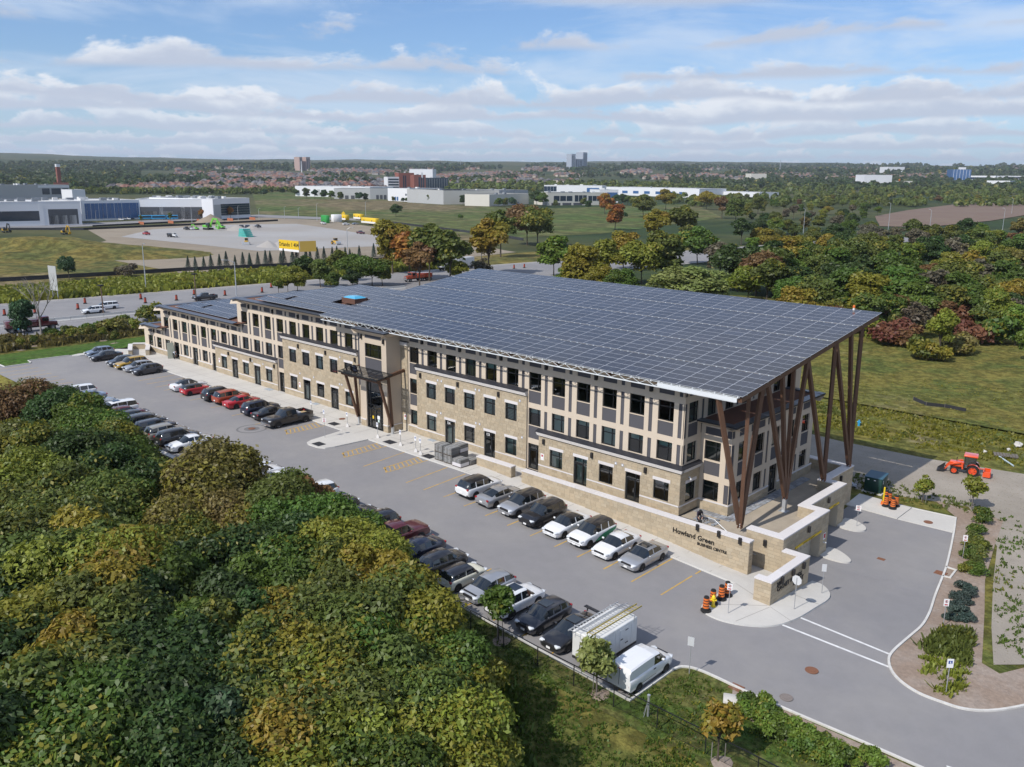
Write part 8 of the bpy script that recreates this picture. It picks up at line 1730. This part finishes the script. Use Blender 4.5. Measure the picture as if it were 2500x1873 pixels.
# white transit depot: left wing, glass hall, door wing, dark glass end
block(q(-70, 492), q(178, 486), 14.5, 60, BWH, 'white left wing of the transit depot with two dark door bays', [(BGL, .0, .62, .22, .62, 'window'), (BDG, .70, .97, .05, .68, 'door_bay')]+strips(BGR, 3, .71, .96, .05, .42, .2, 'dock_door')+[(BWH, .62, .66, 0, .9, 'pier')], 'transit_depot', 'depot', RFW, 10)
block(q(178, 478), q(303, 474), 13.5, 50, BWH, 'glass fronted middle hall of the white transit depot', [(BBL, .06, .99, .10, .86, 'glass_wall')]+strips(BWH, 14, .06, .99, .1, .86, .88, 'mullion'), 'transit_depot', 'depot', RFW, 8)
block(q(296, 474), q(462, 474), 14, 70, BWH, 'door wing of the white transit depot with four bays behind the blue buses', [(BDG, .05, .94, .02, .62, 'door_bay')]+strips(RFG, 4, .07, .92, .02, .40, .2, 'dock_door')+strips(BWH, 3, .18, 1.02, .0, .62, .82, 'pier'), 'transit_depot', 'depot', RFW, 14)
block(q(462, 475), q(541, 470), 14.5, 60, BWH, 'dark glazed right end of the white transit depot', [(BGR, .02, .2, .0, .72, 'side_panel'), (BGL, .2, .99, .18, .74, 'glass_wall')]+[(BGR, .2, .99, .28+.12*i, .295+.12*i, 'transom') for i in range(4)], 'transit_depot', 'depot', RFW, 9)
block(q(160, 455), q(188, 454), 17, 14, BWH, 'plain white roof block rising above the transit depot', (), 'stair_block', 'building', RFW)
block(q(-60, 432), q(152, 427), 15, 50, BGR, 'long grey building behind the left wing of the depot', [(BGL, .70, .78, .3, .75, 'window'), (BGL, .80, .90, .3, .75, 'window'), (BGL, .92, .985, .3, .75, 'window'), (BWH, .66, 1.0, .80, .98, 'white_band')], 'grey_building', 'building', RFG, 10)
SB = PAINTS['skyblue']
def bus(u, v, rz, label):
    p = nd(u, v); t = empty('articulated_bus', (p[0], p[1], p[2]+.2), rz, label, 'bus', 'light blue buses')
    for x0, x1 in ((-9.0, .2), (.9, 8.5)):
        b = MB(); b.box(x0, -1.27, .35, x1, 1.27, 3.1); put('body', round_edges(b.data('body', [SB]), .12, 2), t)
        for sy in (1, -1): m = MB(); m.box(x0+.4, sy*1.28-.01, 1.4, x1-.3, sy*1.28+.01, 2.5); m.build('window', CGLASS, t)
        for e in (x0-.01, x1+.01): m = MB(); m.box(e-.02, -1.1, 1.3, e+.02, 1.1, 2.6); m.build('windscreen', CGLASS, t)
    m = MB(); m.box(.2, -1.15, .4, .9, 1.15, 2.9); m.build('bellows', BBLK, t); ty, rm = WHEELS[.52]
    for x_ in (-6.5, -1.2, 5.5):
        for s_ in (1, -1): w_ = empty('wheel', (x_, s_*1.1, .52), 0 if s_ < 0 else math.pi, parent=t); put('tyre', ty, w_); put('rim', rm, w_)
bus(330, 475, HW-.25, 'left one of two light blue articulated buses before the depot doors'); bus(357, 475, HW-.25, 'right one of two light blue articulated buses before the depot doors')
for i in range(7): p = nd(262+7.5*i, 476.5-.7*i); car('suv' if i % 2 else 'sedan', p[0], p[1], HW-math.pi/2+.2, ('white', 'silver', 'white', 'dark', 'white', 'silver', 'white')[i], 'small parked car before the depot glass hall, %s from the left' % ordw(i), 'car', 'cars before the depot', None, 'parked_car', p[2]+.2, None, tilt=False, lite=True)
box_thing('portable_toilet', 210, 475, HW, 1.6, 1.6, 3.2, SB, 'blue portable toilet on the grass before the depot hall', 'toilet')
for i, (a, b, ty_) in enumerate(((560, 480, 452), (615, 473, 448), (645, 470, 450), (790, 466, 436), (685, 478, 441), (208, 478, 457), (5, 490, 460), (95, 485, 455), (515, 478, 447), (415, 485, 447))):
    p = nd(a, b); lamp_post(p[0], p[1], post_h(p, ty_), 'thin lamp post along the lane by the depot, %s in the list from the field' % ordw(i), (1.5, 0))
p = nd(742, 472); t = empty('warning_sign', p, HW-.8, 'yellow diamond warning sign at the edge of the green field', 'sign'); m = MB(); m.cyl((0, 0, 0), (0, 0, 3.4), .06, n=6); m.build('post', GALV, t); m = MB(); m.mesh([(0, -.05, 2.2), (1.5, -.05, 3.7), (0, -.05, 5.2), (-1.5, -.05, 3.7), (0, .05, 2.2), (1.5, .05, 3.7), (0, .05, 5.2), (-1.5, .05, 3.7)], [(0, 1, 2, 3), (7, 6, 5, 4), (0, 4, 5, 1), (1, 5, 6, 2), (2, 6, 7, 3), (3, 7, 4, 0)]); m.build('plate', SIGNY, t)
# warehouses and offices across the field
block(q(638, 424), q(800, 428), 14, 60, BWH, 'white warehouse at the left of the row behind round trees', [(BGL, .01, .06, .35, .6, 'window'), (BGR, .30, .34, .1, .7, 'door')], units=4)
block(q(722, 430), q(800, 431), 13, 40, BGR, 'grey concrete warehouse between the white ones, left part', strips(BDG, 3, .1, .6, .0, .35, .4, 'dock_door'), roof_m=RFG)
block(q(800, 431), q(838, 431), 13.5, 45, BGR, 'grey warehouse bay with shadowed truck docks', strips(BDG, 3, .3, .95, .0, .4, .3, 'dock_door'), roof_m=RFG)
block(q(838, 434), q(885, 436), 15, 50, BWH, 'white office corner of the long warehouse', strips(BBL, 3, .2, .5, .05, .35, .3)+strips(BGL, 2, .80, .95, .45, .6, .3), roof_m=RFG, units=2)
block(q(885, 436), q(958, 442), 15, 70, BCR, 'pale ribbed front of the long warehouse with two trees before it', strips(BGR, 6, 0, 1, 0, 1, .96, 'panel_joint'), roof_m=RFG, units=3)
block(q(958, 442), q(1140, 438), 15, 70, BGR, 'long grey side of the warehouse behind parked trailers', strips(BWH, 8, .3, .98, .0, .3, .1, 'truck_trailer')+strips(BDG, 6, .0, .9, 0, 1, .985, 'panel_joint'), roof_m=RFG, units=5)
block(q(1057, 446), q(1142, 441), 12, 30, BCR, 'low cream warehouse in front with small trees before it', strips(BGL, 4, .3, .6, .45, .6, .4)+strips(BBL, 2, .55, .75, .0, .3, .3), roof_m=RFG, units=2)
block(q(1182, 444), q(1310, 443), 13.5, 35, BCR, 'cream office building with dark window bands and parked cars before it', strips(BGL, 3, .1, .42, .35, .75, .12)+strips(BGL, 3, .45, .66, .30, .8, .15)+strips(BGL, 4, .68, .98, .35, .75, .12)+strips(BDG, 3, .05, .6, .0, .2, .2, 'entrance'), 'office_block', 'office', RFG, 5)
block(q(1175, 424), q(1300, 426), 16, 40, BWH, 'white office with dark glass strip behind the cream office', strips(BGL, 4, .0, .22, .45, .9, .06)+[(BBL, .74, .95, .3, .8, 'window')], 'office_block', 'office', RFW, 4)
block(q(1295, 438), q(1335, 438), 15, 40, BWH, 'white office wing with blue glass behind the orange tree', [(BBL, .4, .95, .15, .8, 'window')], 'office_block', 'office', RFW, 1)
block(q(1300, 420), q(1510, 428), 13, 60, BWH, 'long white warehouse roof showing between the tall golden trees', strips(BBL, 6, .2, .9, .3, .6, .5), roof_m=RFW, units=4)
block(q(1490, 424), q(1640, 430), 9, 40, BWH, 'low white warehouse end right of the tall golden trees', strips(BDG, 6, .1, .9, .2, .5, .5), roof_m=RFW, units=2)
block(q(862, 411), q(895, 411), 30, 25, BRK, 'red brick office block left half', strips(BGL, 2, .25, .5, .1, .85, .3), 'brick_office', 'office', RFG, 1); block(q(895, 412), q(920, 412), 27, 25, BRK, 'red brick office block right half with pale glass stair', strips(BGL, 3, .35, .9, .1, .85, .3)+[(BWH, .62, .75, .8, 1.15, 'stair_head')], 'brick_office', 'office', RFG, 1)
block(q(838, 411), q(863, 411), 23, 25, BWH, 'pale office wing with green glass bands left of the red brick office', [(BGL, .05, .95, .15+.2*i, .27+.2*i, 'window') for i in range(4)], 'office_block', 'office', RFG); block(q(920, 412), q(968, 412), 22, 30, BGL, 'dark green glass office right of the red brick office', strips(BGR, 9, 0, 1, .05, .95, .93, 'mullion'), 'office_block', 'office', RFG, 2)
block(q(885, 408), q(935, 409), 36, 20, BWH, 'white plant room rising behind the red brick office', (), 'plant_room', 'building', RFG)
# right hand distance
block(q(1865, 404), q(1925, 404), 26, 45, BWH, 'white hall with a curved roof beyond the wood', [(BGL, .6, .95, .0, .2, 'window'), (BCR, .0, .5, .0, .12, 'plinth_band')], 'sports_hall', 'hall', RFW, par=.1); block(q(1835, 403), q(1865, 403), 10, 25, BDG, 'dark low building left of the white curved hall', strips(BWH, 3, .1, .9, .2, .7, .5), 'low_building', 'building', RFG); block(q(1927, 404), q(1970, 404), 13, 25, BCR, 'cream shop with orange sign right of the white curved hall', [(BORG, .3, .36, .6, 1.3, 'sign_tower'), (BWH, .0, .9, .1, .5, 'shop_front')], 'shop', 'shop', RFW)
block(q(2055, 389), q(2096, 389), 30, 40, BBL, 'blue glass office block on the right horizon', strips(BWH, 6, 0, 1, .0, 1, .9, 'mullion')+[(BWH, .3, .7, 1.0, 1.2, 'plant_room')], 'office_block', 'office', RFW); block(q(2096, 390), q(2150, 391), 14, 40, BWH, 'white low building right of the blue glass office', [(BGL, .0, .6, .3, .7, 'window')], 'low_building', 'building', RFW); block(q(2165, 392), q(2230, 392), 15, 40, BWH, 'white building at the right edge of the horizon', [(BGL, .1, .9, .5, .8, 'window')], 'low_building', 'building', RFW)
block(q(1917, 377), q(1953, 377), 28, 60, BWH, 'pale cream block on the far ridge right of centre', (), 'far_block', 'building', RFW); block(q(1622, 391), q(1655, 391), 20, 40, BCR, 'small cream building among far trees', (), 'far_block', 'building', RFW); block(q(2130, 404), q(2180, 405), 14, 30, BWH, 'white depot with yellow front on the right', [(SIGNY, .3, .6, .0, .4, 'yellow_front')], 'low_building', 'building', RFW)
TWR = mat('tower_concrete', (.36, .40, .46), .8)
for u, v, w_, h, la in ((1234, 367, 9, 70, 'left grey tower of the far trio'), (1247, 367, 12, 48, 'middle low slab of the far trio of towers'), (1259, 367, 9, 78, 'right grey tower of the far trio')): p = nd(u, v); p2_ = nd(u+w_, v); block(p, p2_, h, 40, TWR, la, strips(BGL, 3, .1, .9, .1, .9, .5), 'apartment_tower', 'tower', RFG)
for u, v, w_, h, la in ((648, 369, 6, 50, 'small pinkish tower left of a pair on the horizon'), (662, 369, 9, 50, 'wider pinkish tower right of a pair on the horizon')): p = nd(u, v); p2_ = nd(u+w_, v); block(p, p2_, h, 40, mat('tower_pink', (.42, .30, .26), .8), la, strips(BGL, 2, .1, .9, .1, .9, .5), 'apartment_tower', 'tower', RFG)
p = nd(132, 412); block(nd(118, 413), nd(150, 413), 12, 18, BRK, 'small red brick church hall behind the grey building', strips(BGL, 3, .1, .9, .2, .6, .6), 'church', 'church', RFG); p = nd(130, 412); t = empty('church_tower', p, 0, 'brick tower with white twin tops behind the grey building', 'tower'); MB().box(-2.5, -2.5, 0, 2.5, 2.5, 34).build('shaft', BRK, t); MB().box(-2.7, -2.7, 34, -.3, 2.7, 38).build('top', SIGNW, t); MB().box(.3, -2.7, 34, 2.7, 2.7, 38).build('top', SIGNW, t)
for u, v, tv, la in ((1684, 375, 345, 'tall thin mast on the right horizon'), (995, 362, 346, 'thin mast on the hills above the brick office'), (652, 378, 348, 'pale thin tower left of the horizon centre')):
    p = nd(u, v); t = empty('radio_mast', p, 0, la, 'mast'); MB().cyl((0, 0, 0), (0, 0, post_h(p, tv)), 1.6, .8, 6).build('shaft', SIGNW if u == 652 else GALV, t)
# ------------------------------------------------------------------ houses
HWALL = [mat('house_wall_%s' % n, c, .85) for n, c in (('brick', (.24, .13, .095)), ('tan', (.36, .28, .21)), ('cream', (.50, .44, .36)), ('grey', (.33, .31, .29)))]; HROOF = [mat('house_roof_%s' % n, c, .9) for n, c in (('brown', (.16, .105, .085)), ('grey', (.145, .140, .145)), ('tan', (.23, .165, .125)), ('dark', (.085, .08, .085)), ('red', (.21, .105, .08)))]
def house_mesh():
    w_ = MB(); w_.box(-6, -6, -2, 6, 6, 6.2).box(-3.4, -7.6, -2, 3.4, -6, 5.0, skip='k'); r_ = MB(); e = 6.7
    r_.mesh([(-e, -e, 6.0), (e, -e, 6.0), (e, e, 6.0), (-e, e, 6.0), (-2.6, 0, 10.2), (2.6, 0, 10.2)], [(0, 1, 5, 4), (2, 3, 4, 5), (1, 2, 5), (3, 0, 4), (3, 2, 1, 0)]); r_.mesh([(-3.9, -8.1, 4.8), (3.9, -8.1, 4.8), (3.9, -4, 4.8), (-3.9, -4, 4.8), (0, -8.0, 8.4), (0, -2.5, 8.4)], [(0, 1, 4), (1, 2, 5, 4), (3, 0, 4, 5)])
    f = MB(); [f.box(x-.8, -6.06-(1.6 if abs(x) < 3 else 0), z, x+.8, -6-(1.6 if abs(x) < 3 else 0), z+1.5) for x in (-4.7, 4.7, -1.6, 1.6) for z in (.8, 3.6)]
    return w_.data('wall', [HWALL[0]]), r_.data('roof', [HROOF[0]]), f.data('window', [BGL])
HM = house_mesh(); hn = 0; rh = random.Random(8); occupied = []
for v, u0, u1, dx in ((417, 305, 560, 15), (413, 240, 640, 14), (409, 200, 850, 14), (405.5, 180, 900, 13), (402, 430, 1000, 13), (399, 440, 1180, 13), (396, 450, 1230, 13), (393, 470, 1260, 13), (390.5, 520, 1400, 14), (388.5, 600, 1500, 16)):
    u = u0+dx*rh.random(); i = 0; row_n = 0
    while u < u1:
        if hn >= 295: break
        uu = u+(rh.random()-.5)*4; p = nd(uu, v+(rh.random()-.5)*2)
        if not (858 < uu < 972 and v > 392) and rh.random() < .9:
            t = empty('house', (p[0], p[1], G(p[0], p[1])), rh.choice((0, .2, 1.57, 1.77, .6))+rh.random()*.2, '%s roofed suburban house, %s in its row, row %s from the field' % (rh.choice(('brown', 'hip')), ordw(row_n), ordw(int((417-v)/3.2))), 'house', 'suburban houses across the fields'); s = .9+.25*rh.random(); t.scale = (s, s, s)
            ri = rh.randrange(5); t['label'] = '%s-roofed suburban house, %s from left in %s row back' % (('brown', 'grey', 'tan', 'dark', 'reddish')[ri], ordw(row_n), ordw(int((417.5-v)/2.9)))
            put('wall', HM[0], t, mats=[rh.choice(HWALL)]); put('roof', HM[1], t, mats=[HROOF[ri]]); put('window', HM[2], t); hn += 1; row_n += 1; occupied.append((p[0], p[1]))
        u += dx*(.8+.5*rh.random())
def many_houses(n):
    m = MB(); k = 0
    while k < n:
        u, v = 380+1830*rh.random(), 361+27*rh.random()**.8
        if mnoise.noise(Vector((u*.008, v*.09, 4.0))) < -.02: continue
        p = nd(u, v); a = rh.random()*3; c, s = math.cos(a), math.sin(a); R_ = lambda q: (p[0]+(q[0]*c-q[1]*s), p[1]+(q[0]*s+q[1]*c), p[2]+q[2]); w_ = rh.randrange(4); r_ = 4+rh.randrange(5); e = 6.5
        V = [R_(q) for q in ((-6, -6, -2), (6, -6, -2), (6, 6, -2), (-6, 6, -2), (-6, -6, 6), (6, -6, 6), (6, 6, 6), (-6, 6, 6))]; m.mesh(V, [(0, 1, 5, 4), (1, 2, 6, 5), (2, 3, 7, 6), (3, 0, 4, 7)], w_)
        V = [R_(q) for q in ((-e, -e, 5.8), (e, -e, 5.8), (e, e, 5.8), (-e, e, 5.8), (-2.6, 0, 10), (2.6, 0, 10))]; m.mesh(V, [(0, 1, 5, 4), (2, 3, 4, 5), (1, 2, 5), (3, 0, 4)], r_); k += 1
    m.build('distant_housing', HWALL+HROOF)['kind'] = 'stuff'
many_houses(2600)
# ------------------------------------------------------------------ trees behind the building and on the right
GR1 = 'autumn trees along the highway'; GR2 = 'trees of the wood right of the building'
spec = '''640 577 6.5 lime m|655 552 8 dark n|690 558 7.5 olive m|728 540 8.5 olive m|770 548 8.5 green m|802 556 7.5 green m|825 560 7 olive m|845 480 15 gold m|882 498 13.5 orange a|905 520 12 rust m|926 484 15.5 olive m|972 498 14.5 olive n|1056 474 16 gold m|1082 452 17 olive n|1140 440 18 rust m|1163 446 17 olive m|1198 508 12 fresh m|1260 530 11 gold m|1300 520 11 lime m|1308 416 17 orange m|1330 440 15 orange m|1392 420 17 olive m|1440 410 18 gold m|1420 450 16 gold m|1478 445 17 olive m|1528 412 17 gold m|1562 425 16 rust m|1592 430 16 olive m|1512 488 13 green m|1350 500 12 gold m|1390 520 11 lime m|1435 500 13 olive m|1640 425 14 olive m|1605 470 12 dark m|1560 520 11 grey m|1600 530 11 dark m|1640 540 11 rust m|1620 575 8.5 lime m|1485 572 9 willow w|1545 585 8 willow m|1300 575 7 gold m|1345 580 7 green m|1230 575 6 fresh m|1040 556 7 grey a|985 560 6 lime m|720 585 5 green m|760 582 5 dark m|600 600 4 fresh m|620 592 4.5 lime m'''
for i, s in enumerate(spec.split('|')):
    a = s.split(); u, v, h, c, k = float(a[0]), float(a[1]), float(a[2])*1.08, a[3], a[4]; p = top_at(u*D_, v*D_, h); pr = {'m': MIDT[rt.randrange(6)], 'n': MIDT[4], 'a': AIRY[i % 2], 'w': MIDT[5]}[k]
    tree(p[0], p[1], h, pr, c, '%s tree behind the solar roof, %s from left' % (COLS[c][2], ordw(i)), 'tree', GR1, wide=1.9 if k == 'w' else 1.25)
k = 0; pick = ['olive']*7+['green']*5+['dark']*4+['gold']*2+['lime']*3+['grey']*3+['rust']+['fresh']*2+['tan']+['olive']*3
for rI, (v, h, dx, x0) in enumerate(((423, 9, 25, 1560), (432, 9, 27, 1600), (442, 10, 29, 1590), (453, 10, 31, 1600), (466, 10, 34, 1610), (481, 10.5, 38, 1610), (499, 10.5, 42, 1620), (520, 11, 46, 1640), (543, 11, 50, 1650), (568, 11, 56, 1650), (596, 10.5, 60, 1660), (624, 9, 66, 1690), (650, 7, 72, 1760))):
    u = x0+dx*rt.random(); n_ = 0
    while u < 2330:
        p = top_at(u*D_, (v+rt.gauss(0, 4))*D_, h)
        if not (1900 < u < 2240 and 428 < v < 470):
            c = rt.choice(pick); hh = h*(.75+.4*rt.random()); pr = MIDT[rt.randrange(6)] if v > 445 else MIDT[rt.randrange(6)]
            if c == 'grey' and rt.random() < .5: pr = AIRY[rt.randrange(2)]
            tree(p[0], p[1], hh, pr, c, '%s tree, right wood, %s row from meadow, %s from solar roof' % (COLS[c][2], ordw(12-rI), ordw(n_)), 'tree', GR2, wide=1.25); n_ += 1; k += 1
        u += dx*(.75+.5*rt.random())
for i, (u, v, h, c, w_) in enumerate(((1925, 690, 5, 'red', 1.2), (1960, 700, 4.5, 'rust', 1.1), (1895, 690, 4, 'lime', 1.2), (1990, 730, 4, 'olive', 1.1), (2040, 668, 9, 'lime', .9), (2070, 650, 6.5, 'red', 1.3), (2110, 655, 6, 'rust', 1.2), (2100, 690, 5, 'red', 1.1), (2150, 620, 10, 'lime', .9), (2195, 605, 11, 'gold', .9), (2205, 660, 8, 'fresh', 1.0), (2160, 680, 6, 'green', 1.0), (2235, 700, 7, 'fresh', 1.0), (2020, 740, 3.5, 'gold', 1.2), (1850, 680, 4, 'olive', 1.2), (1820, 665, 4, 'green', 1.2), (1780, 655, 5, 'dark', 1.2), (1740, 645, 6, 'green', 1.1), (2070, 720, 4, 'tan', 1.2), (1960, 665, 6, 'olive', 1.0))):
    p = top_at(u*D_, v*D_, h); tree(p[0], p[1], h, SHRUB[i % 3] if h < 7 else MIDT[i % 6], c, '%s %s at the meadow edge of the right wood, %s of those' % (COLS[c][2], 'bush' if h < 7 else 'tree', ordw(i)), 'bush' if h < 7 else 'tree', 'bushes at the meadow edge', 'shrub' if h < 7 else 'tree', wide=w_)
drape('meadow', [(-60, 60), (75, 60), (160, 40), (190, 130), (120, 190), (-20, 190), (-90, 110)], MEADOW, .25, 8)
# trees of the middle distance: before the warehouses and along the roads
L = [(570, 424, 9), (610, 420, 9), (640, 424, 10), (662, 430, 13), (680, 431, 12), (700, 431, 12), (716, 432, 11), (735, 433, 10), (775, 436, 11), (790, 436, 10), (930, 440, 11), (945, 440, 11), (968, 441, 7), (1000, 444, 11), (1077, 447, 9), (1090, 447, 9), (1108, 446, 9), (1160, 444, 16), (1172, 446, 14), (1200, 447, 7), (1330, 443, 12), (1345, 443, 12), (1355, 444, 11), (1260, 446, 9), (910, 438, 5), (925, 439, 5), (880, 437, 5), (850, 436, 6), (870, 437, 5), (855, 468, 10), (995, 474, 4), (1330, 470, 5), (1350, 472, 5), (1270, 452, 8), (1300, 450, 10)]
for i, (u, v, h) in enumerate(L): p = nd(u, v); tree(p[0], p[1], h, FART[i % 4] if h < 10 else MIDT[i % 6], ('teal', 'dark', 'green', 'olive')[i % 4], '%s tree before the far warehouses, %s in that scatter' % (COLS[('teal', 'dark', 'green', 'olive')[i % 4]][2], ordw(i)), 'tree', 'trees before the warehouses', wide=1.15)
def tree_mass(name, pts, size, col, alpha, leaves=30):
    "a far off wood that reads as one mass"
    pts = np.array(pts); n = len(pts); N = n*leaves; P_ = np.repeat(pts, leaves, 0); d = rg.normal(size=(N, 3)); d /= np.linalg.norm(d, axis=1)[:, None]; d[:, 2] = np.abs(d[:, 2])*1.0-.15; h = P_[:, 3:4]
    p = P_[:, :3]+d*h*np.array([.52, .52, .62])*(.75+.25*rg.random((N, 1)))+np.array([0, 0, 1])*h*.32; nr = d+rg.normal(size=(N, 3))*.4; nr /= np.linalg.norm(nr, axis=1)[:, None]; a = np.cross(nr, rg.normal(size=(N, 3))); a /= np.linalg.norm(a, axis=1)[:, None]; b = np.cross(nr, a); s = h*size*(.6+.8*rg.random((N, 1)))
    v = np.stack([p-b*s, p+a*s*.8, p+b*s, p-a*s*.8], 1).reshape(-1, 3); lo = np.repeat(rg.random(n), leaves); o = put(name, cloud_mesh(name, v, rg.random(N), np.clip(lo*.85+.15*rg.random(N), 0, .99), LEAF_M)); c, _, _ = COLS[col]; o.color = (*c, alpha); o['kind'] = 'stuff'
pts = []
while len(pts) < 5200:                                        # woods, gardens and hedges between the houses
    u, v = 2400*rg.random()-60, 358+54*rg.random()**1.15
    dens = mnoise.fractal(Vector((u*.006, v*.07, 2.0)), 1, 2, 3)+(.5 if u > 1450 or v < 366 else 0)+(.55 if u < 300 else 0)
    if dens < .02+.3*rg.random(): continue
    p = nd(u, v); r = math.hypot(p[0]-CAM[0], p[1]-CAM[1])
    if r < 900 or (v > 400 and 560 < u < 1500): continue
    pts.append((p[0], p[1], p[2], (9+6*rg.random())*(1 if r < 3500 else 1.5)))
tree_mass('distant_wood', pts[:2600], .34, 'dark', .15); tree_mass('distant_wood', pts[2600:], .34, 'far', .25)
pts = []
for u in np.arange(150, 560, 7): p = nd(u, 419+rg.normal()); pts.append((p[0], p[1], p[2], 8+3*rg.random()))
for u in np.arange(555, 640, 9): p = nd(u, 414+rg.normal()); pts.append((p[0], p[1], p[2], 8+3*rg.random()))
for u in np.arange(970, 1560, 8): 
    for dv in (0, 5, -5): p = nd(u+6*rg.normal(), 409+dv+3*rg.normal()); pts.append((p[0], p[1], p[2], 11+5*rg.random()))
for i in range(420): p = nd(1560+700*rg.random(), 402+22*rg.random()); pts.append((p[0], p[1], p[2], 8+5*rg.random()))
tree_mass('tree_belt', pts, .26, 'olive', .2, 60)
pts = [(*nd(740+100*rg.random(), 413+3*rg.normal()), 9) for _ in range(60)]; tree_mass('red_tree_belt', pts, .3, 'red', .02, 50)
pts = [(*nd(1450+900*rg.random(), 426+22*rg.random()), 7+4*rg.random()) for _ in range(260)]; tree_mass('scrub_wood', [q_ for q_ in pts], .22, 'olive', .25, 70)

# ------------------------------------------------------------------ the air
hm = bpy.data.materials.new('haze'); hm.use_nodes = True; t_ = NT(hm.node_tree); t_.n.clear(); ho = t_.new('ShaderNodeOutputMaterial'); hv = t_.new('ShaderNodeVolumePrincipled')
hv.inputs['Color'].default_value = (.80, .88, 1.0, 1); hv.inputs['Density'].default_value = .00006; hv.inputs['Anisotropy'].default_value = .2; t_.l.new(hv.outputs[0], ho.inputs['Volume'])
MB().box(-17500, -17500, -900, 17500, 17500, 330).build('haze', hm)['kind'] = 'stuff'
